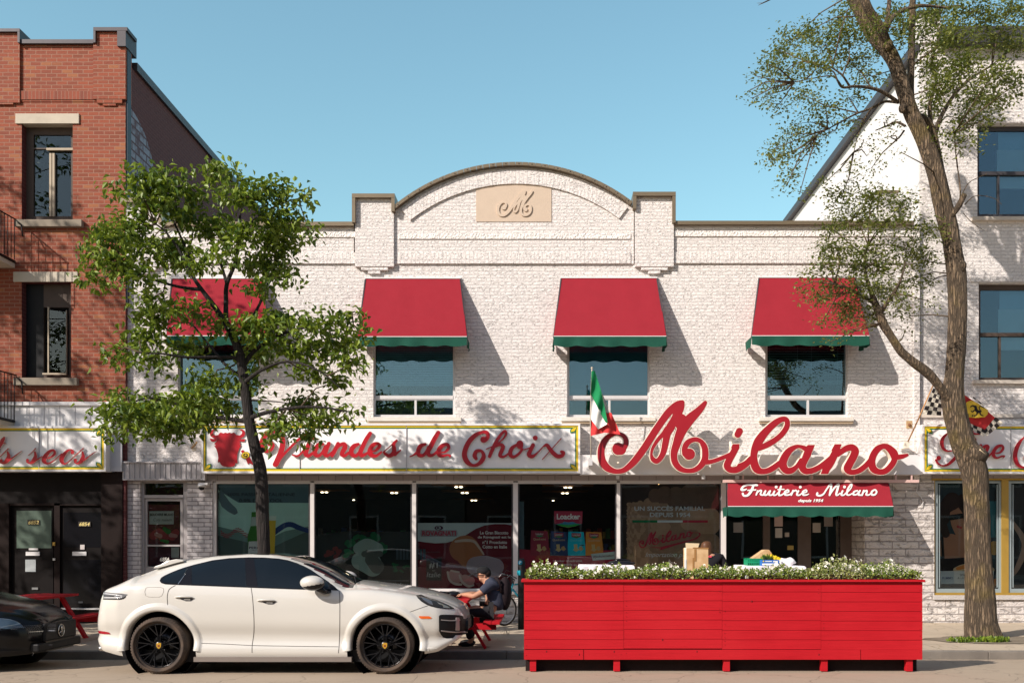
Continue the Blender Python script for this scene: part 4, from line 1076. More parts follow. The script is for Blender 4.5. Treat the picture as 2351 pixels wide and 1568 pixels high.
letters(rs, YLt, .035, trH, [
 [(660,270,20),(570,360,38),(540,470,45),(570,590,36),(660,650,22),(780,640,14)],
 [(950,250,20),(1080,255,26),(1180,262,30),(1300,275,20),(1420,285,10)],[(1275,188,12),(1160,280,20)],
 [(1150,280,40),(1040,480,42),(900,720,42),(780,860,38),(670,950,30),(560,975,20),(460,930,24),(412,850,26)],[(470,805,52),(472,806,52)],
 [(1290,470,14),(1240,580,38),(1170,740,40),(1230,790,24),(1290,730,22)],
 [(1400,530,36),(1350,640,42),(1290,780,42)],[(1390,640,28),(1500,540,34),(1560,560,38),(1510,670,40),(1475,750,36),(1545,790,22),(1640,690,20)],
 [(1720,700,14),(1820,685,24),(1888,600,34),(1860,530,28),(1760,560,38),(1685,660,42),(1680,755,40),(1760,805,22),(1860,765,20),(1920,762,20),(1890,805,10)],
 [(2420,300,10),(2330,370,20),(2250,470,40),(2185,600,50),(2155,750,52),(2180,890,50),(2260,985,36),(2380,1010,22),(2520,940,20)],[(2400,800,58),(2402,802,58)],
 [(2700,560,30),(2620,650,40),(2600,760,40),(2680,800,30)],[(2860,540,30),(2800,700,36),(2860,800,28)]])
letters(rs, YLt, .035, trH, [[(1265,400,42),(1266,401,42)]], name='dot')

# ================================================================ AWNINGS
def awning(label, a, b, q0, fa, fb, q1, q2, d, nsc, Y=YW):
    Yf = Y-d; n = 24
    t = thing('awning', label, 'awning', (X((a+b)/2,Y), Y-.02, Z(q1,Y)), 'red window awnings')
    A, B = W(a,q0,Y-.03), W(b,q0,Y-.03); C, D = W(fa,q1,Yf), W(fb,q1,Yf)
    mb = MB(); vs = []; N = 16
    for j in range(N+1):
        for i in range(n+1):
            u, v = i/n, j/N
            p = Vector(A).lerp(Vector(B), u).lerp(Vector(C).lerp(Vector(D), u), v)
            sag = .012*math.sin(PI*v)*(1-.6*abs(math.cos(PI*u*3)))+.0012*math.sin(u*11+v*3)
            p.y += sag; vs.append(p)
    fs = [(j*(n+1)+i, j*(n+1)+i+1, (j+1)*(n+1)+i+1, (j+1)*(n+1)+i) for j in range(N) for i in range(n)]
    mb.add(vs, fs, 0, True)
    # side cheeks
    for P, Q in ((A, C), (B, D)):
        bw = (P[0], Y-.03, Q[2]-.0)
        mb.add([P, Q, bw], [(0,1,2)])
    mb.build('canopy', M['fabric_red'], t, fixn=False)
    pr = MB(); pr.bar((C[0],C[1]-.004,C[2]),(D[0],D[1]-.004,D[2]),.008,.012); pr.bar((A[0]-.01,Y-.02,A[2]+.012),(B[0]+.01,Y-.02,B[2]+.012),.05,.025); pr.build('piping', M['white_metal'], t)
    # scalloped valance, also round the sides
    vb = MB(); zt = C[2]; drop = Z(q1,Yf)-Z(q2,Yf); n = 120
    rr = random.Random(int(a))
    def strip(P, Q, n, off, ns):
        vs = []
        for i in range(n+1):
            u = i/n; p = Vector(P).lerp(Vector(Q), u); sc = drop*(1-.13*abs(math.cos(PI*u*ns))**3)
            w = .014*math.sin(u*ns*5.3+1)+.008*math.sin(u*31)
            nrm = Vector((0,-1,0)) if abs(Q[0]-P[0]) > .3 else Vector((1 if P[0] > (A[0]+B[0])/2 else -1,0,0))
            for k in range(4):
                h = k/3; q = p+Vector((0,0,-sc*h))+nrm*(w*h); vs.append(q)
        fs = [(4*i+k, 4*i+k+1, 4*i+k+5, 4*i+k+4) for i in range(n) for k in range(3)]
        vb.add(vs, fs, 0, True)
    strip((C[0],C[1]-.002,zt-.006), (D[0],D[1]-.002,zt-.006), n, 0, nsc)
    strip((C[0],C[1],zt-.006), (C[0],Y-.04,zt-.006), 30, 0, 2); strip((D[0],D[1],zt-.006), (D[0],Y-.04,zt-.006), 30, 0, 2)
    vb.build('valance', M['fabric_green'], t, fixn=False)
    fr = MB()
    for P, Q in ((A,C),(B,D)):
        fr.bar((P[0],Y-.04,P[2]-.02),(Q[0],Q[1]+.02,Q[2]-.02),.022); fr.bar((Q[0],Q[1]+.02,Q[2]-.02),(P[0],Y-.03,Q[2]-.02),.022)
    fr.bar((C[0],C[1]+.02,C[2]-.02),(D[0],D[1]+.02,D[2]-.02),.022); fr.build('frame', M['dark_metal'], t)
    return t, (A,B,C,D)
awning('red awning with green valance half hidden behind the leafy green tree', 395, 607, 640, 382, 615, 771, 793, .66, 5)
awning('red awning with green valance above the window with pale blinds', 839, 1057, 640, 821, 1072, 773, 795, .66, 5)
awning('red awning with green valance above the window behind the Italian flag', 1288, 1508, 639, 1271, 1530, 772, 796, .66, 5)
awning('red awning with green valance partly covered by the leaves of the large tree', 1742, 1963, 638, 1726, 1996, 771, 794, .66, 5)
ft, (A,B,C,D) = awning('wide red entrance awning lettered Fruiterie Milano depuis 1954 with green valance', 1669, 2040, 1108, 1671, 2051, 1162, 1186, .62, 9, Y=19.25)
ft['group'] = ''; del ft['group']
nrm_ = (Vector(C)-Vector(A)).cross(Vector(B)-Vector(A)).normalized()
if nrm_.y > 0: nrm_ = -nrm_
def aw_map(px, py, d):
    # ray through the pixel meets the sloping cloth
    o = Vector((0,0,H)); dr = Vector(((px-CX)/F, 1, -(py-CY)/F)); A_ = Vector(A)
    t = (A_-o).dot(nrm_)/dr.dot(nrm_); return o+dr*t+nrm_*(.006+.004-d)
M['aw_white'] = plain((.72,.69,.66), .8, var=.04)
fdx = field(strokes=T(trG, [
 [(425,108,12),(380,104,14),(300,102,12),(240,125,13),(215,165,15),(250,172,12),(280,160,8)],[(375,112,14),(352,170,17),(325,215,17),(290,246,14),(245,246,12),(232,220,14)],[(300,176,8),(405,170,9)],
 [(432,185,12),(412,235,10)],[(425,205,8),(470,175,10),(482,190,9),(468,225,11),(500,240,9),(530,210,8)],
 [(535,185,12),(515,228,13),(550,238,10),(585,195,11)],[(598,185,12),(582,230,12),(615,240,9),(640,215,8)],
 [(655,190,12),(638,232,12),(672,240,9),(700,210,8)],[(678,130,18),(679,131,18)],
 [(742,125,13),(712,228,13),(745,240,10),(785,215,8)],[(700,165,7),(785,162,7)],
 [(795,213,7),(845,195,10),(835,170,9),(795,195,12),(798,234,12),(850,236,9),(885,210,8)],
 [(905,180,12),(880,238,11)],[(895,200,8),(940,175,10),(950,190,8)],
 [(975,185,12),(955,232,12),(990,240,9),(1020,215,8)],[(1000,132,18),(1001,133,18)],
 [(1035,213,7),(1085,195,10),(1075,170,9),(1035,195,12),(1038,234,12),(1080,238,9),(1112,225,6)],
 [(1228,215,14),(1222,235,12),(1260,248,12),(1310,225,11),(1350,165,10),(1395,105,13),(1415,98,12),(1408,160,14),(1392,238,13)],[(1400,225,9),(1450,150,12),(1510,95,12),(1500,150,15),(1480,230,13),(1500,240,9),(1530,215,8)],
 [(1565,185,12),(1548,232,12),(1580,240,9),(1610,210,8)],[(1590,130,18),(1591,131,18)],
 [(1620,225,12),(1635,160,12),(1675,100,11),(1690,105,9),(1675,150,8),(1635,195,8)],[(1620,228,12),(1650,240,9),(1690,220,8)],
 [(1765,180,9),(1720,195,12),(1708,230,12),(1750,232,9),(1780,195,9)],[(1798,180,11),(1775,230,12),(1810,240,9)],
 [(1848,180,12),(1825,240,11)],[(1845,200,8),(1885,178,11),(1890,200,11),(1880,232,11),(1915,238,9),(1945,215,8)],
 [(1990,170,10),(1955,195,13),(1955,232,12),(1995,234,11),(2020,200,11),(2005,170,9),(1985,170,9)]]), res=.55)
link('lettering', contour_mesh(fdx, 0, aw_map, .004), [M['aw_white']]*2, ft)
text('depuis 1954', *trG(972,0)[:1], *trG(1308,0)[:1], trG(0,292)[1], trG(0,345)[1], 19, M['aw_white'], ft, bold=.035, shear=.25, mapf=aw_map)

# ================================================================ FLAGS
fl = thing('italian_flag', 'Italian flag in green, white and red hanging limp from a thin pole', 'flag', (X(1355,18.7), 18.7, Z(1060,18.7)))
def trS(x, y): return (795.9+x*.33853, 612.2+y*.33853)
MB().tube([W(1357,1066,18.78),W(1355.5,960,18.72),W(1359,846,18.66)], .012, 6).ball(W(1359,845,18.66), .022, 6).build('pole', M['limestone'], fl)
MB().pbox(1352,1360,1050,1068,18.76,.5).build('bracket', M['alu'], fl)
fm = {'g': plain((.01,.20,.07), .8, var=.08), 'w': plain((.78,.76,.72), .8, var=.05), 'r': plain((.55,.04,.04), .8, var=.08), 'w2': plain((.55,.50,.46), .8, var=.05)}
def cloth(nm, pts, Y, m, parent, seed, tr=None, amp=.03, freq=9):
    P = [tr(*p) for p in pts] if tr else pts
    fd = field(polys=[P], res=1.6)
    def mf(px, py, d): return W2(px, py, Y+amp*math.sin(px*.22*freq/9+py*.05+seed)+.01*math.sin(py*.13+seed*2), d)
    return shape(nm, m, Y, .003, parent, mapf=mf, curved=True, back=True, fd=fd)
cloth('red_stripe', [(1655,1030),(1700,1090),(1750,1065),(1745,985),(1795,990),(1830,1070),(1857,1138),(1750,1125),(1655,1147)], 18.70, fm['r'], fl, 0, trS)
cloth('white_stripe', [(1655,855),(1680,880),(1755,1055),(1770,1065),(1705,1102),(1655,1032)], 18.64, fm['w'], fl, 1, trS)
cloth('white_stripe', [(1720,850),(1738,870),(1793,990),(1755,992)], 18.72, fm['w2'], fl, 1.4, trS)  # same white cloth, darkened in colour as a shaded fold
cloth('green_stripe', [(1660,706),(1682,705),(1727,845),(1772,1062),(1752,1052),(1655,862)], 18.60, fm['g'], fl, 2, trS)
# racing flag behind the big tree
rf = thing('racing_flag', 'red flag with yellow horse shield and chequered border behind the tree trunk', 'flag', (X(2083,19.2), 19.2, Z(1015,19.2)))
def trT(x, y): return (1702+x*.3123, 551+y*.3123)
MB().tube([W(*trT(1214,1505),19.3),W(*trT(1300,1320),19.0),W(*trT(1420,1045),18.7)], .014, 6).build('pole', plain((.50,.27,.12), .6), rf)
MB().pbox(2077,2088,1013,1028,19.25,.3).build('bracket', M['cream'], rf)
dk, lt = plain((.03,.025,.025), .8), plain((.62,.56,.46), .8)
def quad_grid(P00, P10, P11, P01, nu, nv, Y, parent, nm, m1, m2, thick=.003, seed=0):
    for par, m in ((0, m1), (1, m2)):
        mb = MB()
        def B_(u, v):
            a = (P00[0]*(1-u)+P10[0]*u, P00[1]*(1-u)+P10[1]*u); b = (P01[0]*(1-u)+P11[0]*u, P01[1]*(1-u)+P11[1]*u)
            p, q = a[0]*(1-v)+b[0]*v, a[1]*(1-v)+b[1]*v
            return W(p, q, Y+.02*math.sin(p*.25+seed))
        for i in range(nu):
            for j in range(nv):
                if (i+j) % 2 != par: continue
                mb.add([B_(i/nu,j/nv),B_((i+1)/nu,j/nv),B_((i+1)/nu,(j+1)/nv),B_(i/nu,(j+1)/nv)], [(0,1,2,3)])
        mb.build(nm, m, parent, fixn=False)
quad_grid(trT(1412,1088),trT(1480,1120),trT(1470,1290),trT(1326,1282),4,6,18.75,rf,'chequered_cloth',dk,lt)
cloth('red_cloth', [(1470,1130),(1640,1138),(1780,1230),(1870,1310),(1790,1400),(1640,1330),(1480,1280)], 18.72, fm['r'], rf, .5, trT, amp=.012)
quad_grid(trT(1640,1330),trT(1800,1398),trT(1785,1445),trT(1650,1372),5,2,18.70,rf,'chequered_border',dk,lt)
quad_grid(trT(1870,1300),trT(1925,1345),trT(1800,1445),trT(1785,1400),2,5,18.70,rf,'chequered_border',dk,lt)
quad_grid(trT(1700,1160),trT(1780,1222),trT(1786,1214),trT(1706,1152),4,1,18.70,rf,'chequered_border',dk,lt)
flatpoly('shield', [trT(*p) for p in ((1690,1178),(1740,1200),(1815,1250),(1812,1280),(1790,1302),(1720,1308),(1660,1300),(1640,1290),(1640,1215),(1660,1190))], 18.665, plain((.72,.47,.05), .7), rf)
shape('horse', dk, 18.66, .002, rf, res=.35, strokes=[[(*trT(*p)[:2], r*.3123) for *p, r in s] for s in (
 [(1722,1225,9),(1728,1250,11),(1745,1262,10),(1760,1258,7)],[(1720,1226,7),(1700,1218,5),(1686,1226,4)],[(1722,1245,4),(1700,1262,4),(1690,1256,3)],[(1738,1262,6),(1730,1282,4),(1712,1296,3)],[(1752,1262,5),(1762,1284,4),(1778,1290,3)],[(1758,1255,4),(1748,1230,3),(1762,1222,4),(1785,1232,3)])])
text('S F', *trT(1655,0)[:1], *trT(1715,0)[:1], trT(0,1280)[1], trT(0,1298)[1], 18.66, dk, rf, bold=.0, rot=.2)

# ================================================================ WINDOW POSTERS (printed film on the glass)
yP = YG+.022
def pm(col): return plain(tuple(min(.85, c*1.15) for c in col), .7, var=.10, nscale=5)
def poster(label, a, b, q0, q1, col, nm='window_poster'):
    t = thing(nm, label, 'poster', (X((a+b)/2,yP), yP+.02, Z(q1,yP)), None)
    pb('sheet', a, b, q0, q1, yP+.02, .004, pm(col), t); return t
# 1 beer picture in the first bay
p1 = poster('teal beer poster with a green bottle and a full glass behind the slim tree trunk', 498, 710, 1111, 1350, (.16,.27,.25))
def tr1(x, y, r=0): return (477.5+x*.11713, 1102+y*.11713, r*.11713)
def P1(nm, pts, col, k): flatpoly(nm, [tr1(*p)[:2] for p in pts], yP+.02-.002*k, pm(tuple(c*1.45 for c in col)), p1, thick=.0015)
P1('upper_band', [(180,70),(2000,70),(2000,440),(600,440),(500,380),(180,400)], (.055,.10,.12), 1)
P1('cloth_picture', [(180,180),(500,380),(600,440),(1000,440),(2000,445),(2000,900),(1500,1000),(1000,1250),(600,1000),(180,900)], (.30,.46,.42), 2)
P1('leaf_shadow', [(250,180),(420,420),(560,560),(585,640),(520,680),(400,620),(270,520),(180,300)], (.09,.14,.16), 3)
P1('road_picture', [(180,1080),(700,1200),(1000,1280),(1300,1300),(1500,1200),(2000,980),(2000,1540),(180,1540)], (.06,.09,.085), 3)
shape('blue_ribbon', pm((.02,.05,.18)), yP+.012, .0015, p1, strokes=T(tr1, [[(1250,1060,50),(1400,950,52),(1520,880,50),(1640,870,50),(1780,930,48),(1990,1000,40)]]), res=.8)
mb = MB()
for i in range(24):
    for j in range(5):
        if (i+j) % 2: continue
        u = 250+i*24; v = 985+60*math.sin(i*.35)+j*18; mb.add([W(*tr1(u,v)[:2],yP+.013),W(*tr1(u+24,v+4)[:2],yP+.013),W(*tr1(u+24,v+22)[:2],yP+.013),W(*tr1(u,v+18)[:2],yP+.013)], [(0,1,2,3)])
mb.build('chequered_ribbon', pm((.35,.03,.05)), p1, fixn=False)
shape('bottle', pm((.05,.22,.04)), yP+.010, .0015, p1, polys=[[tr1(*p)[:2] for p in ((855,625),(985,620),(990,720),(1010,900),(1080,1050),(1100,1200),(1100,1540),(790,1540),(775,1100),(835,900),(850,760))]], res=.8)
P1('bottle_label', [(800,1200),(1090,1190),(1095,1460),(785,1460),(790,1300)], (.50,.56,.55), 6)
P1('neck_label', [(858,720),(985,715),(1000,890),(838,900)], (.32,.38,.36), 6)
text('PERONI', tr1(805,0)[0], tr1(1120,0)[0], tr1(0,1300)[1], tr1(0,1345)[1], yP+.004, pm((.05,.05,.08)), p1, bold=.02)
text('NASTRO AZZURRO', tr1(860,0)[0], tr1(1090,0)[0], tr1(0,1362)[1], tr1(0,1378)[1], yP+.004, pm((.05,.05,.08)), p1)
P1('beer_glass', [(1190,790),(1330,790),(1300,1540),(1190,1540)], (.48,.34,.03), 5); P1('glass_rim', [(1190,700),(1338,700),(1330,790),(1190,790)], (.45,.52,.47), 5)
text('100% PASSION ITALIENNE', tr1(390,0)[0], tr1(1700,0)[0], tr1(0,250)[1], tr1(0,310)[1], yP+.008, pm((.02,.04,.05)), p1, bold=.01)
text("0.0% D'ALCOOL", tr1(610,0)[0], tr1(1470,0)[0], tr1(0,365)[1], tr1(0,430)[1], yP+.008, pm((.015,.03,.04)), p1, bold=.01)
# 2 burrata picture
def tr2(x, y, r=0): return (465.3+x*.3229, 1077.5+y*.3229, r*.3229)
p2 = thing('window_poster', 'dark food picture of white burrata cheese with green leaves in the second shop window', 'poster', (X(834,yP), yP+.02, Z(1350,yP)))
flatpoly('sheet', [tr2(*p)[:2] for p in ((800,470),(1000,440),(1480,440),(1480,845),(800,845))], yP+.02, pm((.016,.020,.02)), p2)
def cloud(nm, c, rx_, ry_, n, seed, m, k, par, tr, r0=.35):
    rr = random.Random(seed); st = []
    for i in range(n):
        a = rr.uniform(0, 2*PI); q = rr.random()**.5; st.append([(c[0]+rx_*q*math.cos(a), c[1]+ry_*q*math.sin(a), min(rx_,ry_)*rr.uniform(r0*.6,r0)), (c[0]+rx_*q*math.cos(a)+rr.uniform(-20,20), c[1]+ry_*q*math.sin(a)+rr.uniform(-14,14), min(rx_,ry_)*rr.uniform(.1,r0))])
    shape(nm, m, yP+.02-.002*k, .0015, par, strokes=T(tr, st), res=1.0)
cloud('leaves', (1180,530), 150, 75, 30, 1, pm((.01,.11,.045)), 1, p2, tr2)
cloud('leaves', (1060,570), 60, 50, 12, 2, pm((.012,.14,.06)), 2, p2, tr2)
cloud('tomato', (950,610), 70, 50, 9, 3, pm((.16,.03,.03)), 1, p2, tr2)
shape('cheese', pm((.22,.31,.28)), yP+.013, .0015, p2, strokes=T(tr2, [[(1110,560,40),(1170,530,40),(1240,565,45)],[(1120,650,62),(1180,660,80),(1210,690,70)]]), res=1.0)
shape('cheese_shade', pm((.085,.10,.09)), yP+.0115, .0015, p2, strokes=T(tr2, [[(1200,640,46),(1240,690,50)],[(1150,600,22),(1260,600,22)]]), res=1.0)
cloud('leaves', (1390,690), 60, 30, 10, 5, pm((.01,.10,.04)), 3, p2, tr2)
mb = MB()
for k in range(9): mb.add([W(*tr2(1375+k*24,565)[:2],yP+.014),W(*tr2(1393+k*24,565)[:2],yP+.014),W(*tr2(1393+k*24,640)[:2],yP+.014),W(*tr2(1375+k*24,640)[:2],yP+.014)], [(0,1,2,3)])
mb.build('glass_jars', pm((.05,.07,.08)), p2, fixn=False)
text('Burrata di Bufala Italiana', tr2(1125,0)[0], tr2(1465,0)[0], tr2(0,803)[1], tr2(0,832)[1], yP+.012, pm((.28,.32,.33)), p2)
pb('rule', *[tr2(1120,0)[0], tr2(1465,0)[0], tr2(0,788)[1], tr2(0,792)[1]], yP+.012, .002, pm((.20,.24,.24)), p2)
# 3 ham poster
p3 = poster('dark red ham poster with a white wave in the third shop window', 957, 1176, 1200, 1350, (.13,.012,.02))
def tr3(x, y, r=0): return (942.8+x*.11713, 1102+y*.11713, r*.11713)
flatpoly('white_wave', [tr3(*p)[:2] for p in ((115,838),(2000,838),(2000,885),(1850,860),(1650,858),(1450,885),(1280,950),(1080,1075),(900,1170),(700,1225),(480,1235),(280,1215),(115,1190))], yP+.017, pm((.40,.47,.45)), p3, .0015)
flatpoly('logo_plate', [tr3(*p)[:2] for p in ((200,975),(905,980),(918,1040),(905,1105),(200,1105),(190,1040))], yP+.015, pm((.24,.24,.24)), p3, .0015)
flatpoly('logo_oval', [tr3(*p)[:2] for p in ell(552,935,85,45)], yP+.014, pm((.08,.03,.05)), p3, .001)
flatpoly('logo_oval', [tr3(*p)[:2] for p in ell(545,935,48,38)], yP+.0125, pm((.32,.34,.34)), p3, .001)
text('R', tr3(515,0)[0], tr3(575,0)[0], tr3(0,912)[1], tr3(0,958)[1], yP+.011, pm((.05,.02,.04)), p3, bold=.03)
text('ROVAGNATI', tr3(225,0)[0], tr3(885,0)[0], tr3(0,992)[1], tr3(0,1088)[1], yP+.0125, pm((.36,.03,.06)), p3, bold=.035)
for s, a, b, q in (('Le Gran Biscotto',1358,1915,995),('de Rovagnati est le',1315,1962,1088),('n°1 Prosciutto',1408,1890,1180),('Cotto en Italie',1408,1888,1270)):
    text(s, tr3(a,0)[0], tr3(b,0)[0], tr3(0,q)[1], tr3(0,q+66)[1], yP+.0125, pm((.62,.56,.50)), p3, bold=.03)
def tr7(x, y, r=0): return (979.5+x*.17572, 1255+y*.17572, r*.17572)
shape('ham', pm((.30,.12,.05)), yP+.016, .0015, p3, strokes=T(tr3, [[(1000,1350,240),(1080,1330,250),(1150,1450,260)]]), res=1.2)
shape('ham_fat', pm((.44,.34,.26)), yP+.0145, .0015, p3, strokes=T(tr3, [[(880,1200,22),(1060,1180,28),(1240,1200,26),(1350,1330,20),(1430,1450,16)]]), res=1.0)
shape('ham_cut', pm((.30,.24,.26)), yP+.013, .0015, p3, strokes=T(tr7, [[(640,250,120),(760,240,125),(900,260,110)],[(700,300,110),(850,330,110)]]), res=1.2)
shape('ham_slices', pm((.40,.22,.20)), yP+.0115, .0015, p3, strokes=T(tr7, [[(330,370,60),(400,400,70)],[(500,420,60),(580,440,50)],[(560,470,50),(600,490,20)]]), res=1.0)
shape('slice_rims', pm((.46,.38,.32)), yP+.010, .0015, p3, strokes=T(tr7, [[(275,330,14),(300,430,14),(370,480,16),(450,490,14)],[(430,370,12),(460,450,16),(540,510,16),(610,500,12)],[(320,310,12),(420,330,12)]]), res=.8)
flatpoly('badge', [tr7(*p)[:2] for p in ((-5,150),(195,150),(195,440),(-5,440))], yP+.013, pm((.03,.028,.025)), p3, .0015)
text('#1', tr7(30,0)[0], tr7(145,0)[0], tr7(0,205)[1], tr7(0,280)[1], yP+.011, pm((.45,.44,.40)), p3, bold=.01); text('en', tr7(75,0)[0], tr7(110,0)[0], tr7(0,300)[1], tr7(0,320)[1], yP+.011, pm((.3,.3,.28)), p3); text('Italie', tr7(0,0)[0], tr7(180,0)[0], tr7(0,330)[1], tr7(0,395)[1], yP+.011, pm((.40,.40,.37)), p3, shear=.2)
text('gran biscotto', tr3(290,0)[0], tr3(580,0)[0], tr3(0,1390)[1], tr3(0,1430)[1], yP+.013, pm((.14,.12,.11)), p3)
# 4 wafer poster
def tr4(x, y, r=0): return (1181.6+x*.10933, 1151+y*.10933, r*.10933)
p4 = thing('window_poster', 'wafer advertisement with red, navy, turquoise and orange bags behind the flowers', 'poster', (X(1302,yP), yP+.02, Z(1350,yP)))
def P4(nm, pts, col, k, par=None): return flatpoly(nm, [tr4(*p)[:2] for p in pts], yP+.02-.002*k, pm(col), par or p4, thick=.0015)
P4('red_floor', [(80,1000),(700,1030),(2130,1020),(2130,1820),(80,1820)], (.30,.025,.045), 1)
P4('teal_edge', [(75,0),(195,0),(195,1000),(75,990)], (.07,.11,.12), 1)
P4('logo_shield', [(828,200),(1425,205),(1420,460),(1280,520),(1130,555),(980,520),(835,460)], (.36,.03,.06), 1)
P4('logo_mountain', [(860,475),(1000,450),(1040,420),(1120,435),(1230,425),(1290,455),(1400,470),(1300,500),(1000,500)], (.05,.22,.36), 2)
P4('logo_meadow', [(870,480),(1000,475),(1130,488),(1280,470),(1390,475),(1270,520),(1130,548),(980,518)], (.03,.33,.07), 3)
text('Loacker', tr4(885,0)[0], tr4(1375,0)[0], tr4(0,255)[1], tr4(0,375)[1], yP+.014, pm((.70,.66,.60)), p4, bold=.03)
for k, (x0_, x1_, top, col, mut) in enumerate(((345,690,605,(.24,.03,.05),0),(760,1080,620,(.03,.055,.13),0),(1127,1450,625,(.01,.42,.52),1),(1500,1820,632,(.55,.22,.04),1))):
    P4('bag', [(x0_,top),(x1_,top+15),(x1_+38,1000),(x1_+40,1135),(x0_-15,1135),(x0_-12,900)], col, 2)
    cx = (x0_+x1_)/2+5
    P4('bag_logo', [(cx-100,top+35),(cx+100,top+40),(cx+98,top+120),(cx,top+148),(cx-95,top+120)], (.30,.025,.05) if k else (.24,.03,.05), 3)
    P4('bag_meadow', [(cx-90,top+115),(cx,top+98),(cx+90,top+115),(cx,top+142)], (.03,.22,.08), 4)
    text('Loacker', tr4(cx-80,0)[0], tr4(cx+85,0)[0], tr4(0,top+50)[1], tr4(0,top+95)[1], yP+.012, pm((.5,.46,.42)), p4, bold=.02)
    text('Quadratini', tr4(cx-130,0)[0], tr4(cx+130,0)[0], tr4(0,top+160)[1], tr4(0,top+215)[1], yP+.013, pm((.50,.36,.20) if k != 2 else (.10,.48,.50)), p4, bold=.01)
    P4('wafer', [(cx-55,900),(cx+20,895),(cx+25,985),(cx+60,1010),(cx,1055),(cx-70,1015),(cx-40,985)], (.50,.38,.17), 3); P4('wafer', [(cx+60,950),(cx+110,930),(cx+150,1000),(cx+100,1040),(cx+50,1000)], (.42,.28,.12), 3)
    if k == 2: P4('vanilla_flower', [(cx+60,915),(cx+130,900),(cx+190,925),(cx+130,930)], (.02,.06,.08), 3)
hb = P4('hashtag_card', [(1600,1100),(2105,1048),(2100,1205),(1640,1240)], (.45,.52,.49), 4)
text('#Jechoisislebon', tr4(1645,0)[0], tr4(2085,0)[0], tr4(0,1120)[1], tr4(0,1182)[1], yP+.009, pm((.12,.03,.04)), p4, bold=.01, rot=-.085)
text('Loacker Quadratini,', tr4(805,0)[0], tr4(1425,0)[0], tr4(0,1220)[1], tr4(0,1275)[1], yP+.014, pm((.6,.5,.47)), p4, bold=.025)
text('irrésistible au format cube.', tr4(860,0)[0], tr4(1770,0)[0], tr4(0,1295)[1], tr4(0,1348)[1], yP+.014, pm((.6,.5,.47)), p4, bold=.02)
# 5 cheese cellar picture
def tr5(x, y, r=0): return (1414.3+x*.14055, 1102+y*.14055, r*.14055)
p5 = thing('window_poster', 'brown picture of stacked hanging cheeses with red Milano script and tricolour line', 'poster', (X(1540,yP), yP+.02, Z(1350,yP)))
pb('sheet', tr5(80,0)[0], tr5(1690,0)[0], 1112, 1350, yP+.02, .003, pm((.030,.020,.016)), p5)
P5c = [plain((.42,.26,.16), .8, var=.3, nscale=9), plain((.30,.18,.11), .8, var=.3, nscale=9), plain((.13,.075,.05), .8, var=.3, nscale=9)]
mbs = [MB() for _ in range(3)]; rr = random.Random(11)
k = 0
cols_ = [(200,30),(225,32),(255,36),(290,42),(335,50),(390,60),(455,75),(535,95),(640,120),(790,150),(980,180),(1220,210),(1500,240)]
for ci, (cx, r) in enumerate(cols_):
    q = 380+rr.uniform(0,r) if ci < 8 else 200+rr.uniform(0,100)
    while q < 1760:
        if cx > 560 and q < 430: mi = 2
        else: mi = (ci+int(q/80)) % 2
        yy = yP+.017-.0008*ci
        n = 18; c = (cx+rr.uniform(-6,6), q); vs = [W(*tr5(c[0],c[1])[:2], yy-.0007*r/30)]
        for j in range(n):
            t = 2*PI*j/n; vs.append(W(*tr5(c[0]+r*.92*math.cos(t), c[1]+r*1.02*math.sin(t))[:2], yy))
        mbs[mi].add(vs, [(0,1+j,1+(j+1)%n) for j in range(n)], 0, True); q += r*1.72
for mb, m in zip(mbs, P5c): mb.build('cheeses', m, p5, fixn=False)
yq = yP-.008
for s, a, b, q0, q1 in (('UN SUCCÈS FAMILIAL',300,1455,410,500),('DEPUIS 1954',552,1215,528,602)):
    text(s, tr5(a,0)[0], tr5(b,0)[0], tr5(0,q0)[1], tr5(0,q1)[1], yq, pm((.52,.52,.50)), p5, bold=.02)
for a, b, c in ((268,675,(.01,.17,.06)),(675,1088,(.60,.60,.56)),(1088,1500,(.42,.03,.05))): pb('tricolour_line', tr5(a,0)[0], tr5(b,0)[0], tr5(0,655)[1], tr5(0,692)[1], yq, .001, pm(c), p5)
def tr_small(x, y, r=0):     # the big word again, small and climbing
    u, v = (x-1370)*(920/720.0), (y-1088)*(920/720.0); c, s = math.cos(-.235), math.sin(-.235)
    return tr5(388+u*c-v*s, 1118+u*s+v*c, r*920/720.0)
fs_ = field(strokes=[[tr_small(*p) for p in s] for s in ALL_S], polys=[[tr_small(*p)[:2] for p in q] for q in ALL_P]+[[tr5(*p)[:2] for p in ((540,1095),(720,1095),(1280,955),(1365,895),(1350,860),(1280,860),(1290,850),(1375,860),(1380,900),(1320,960),(980,1060),(710,1142),(735,1110))]], res=.45)
link('lettering', contour_mesh(fs_, .15, plane_map(yq), .001), [pm((.40,.03,.05))]*2, p5)
text('Importation privée', tr5(480,0)[0], tr5(1300,0)[0], tr5(0,1180)[1], tr5(0,1275)[1], yq, pm((.62,.60,.56)), p5, shear=.35)
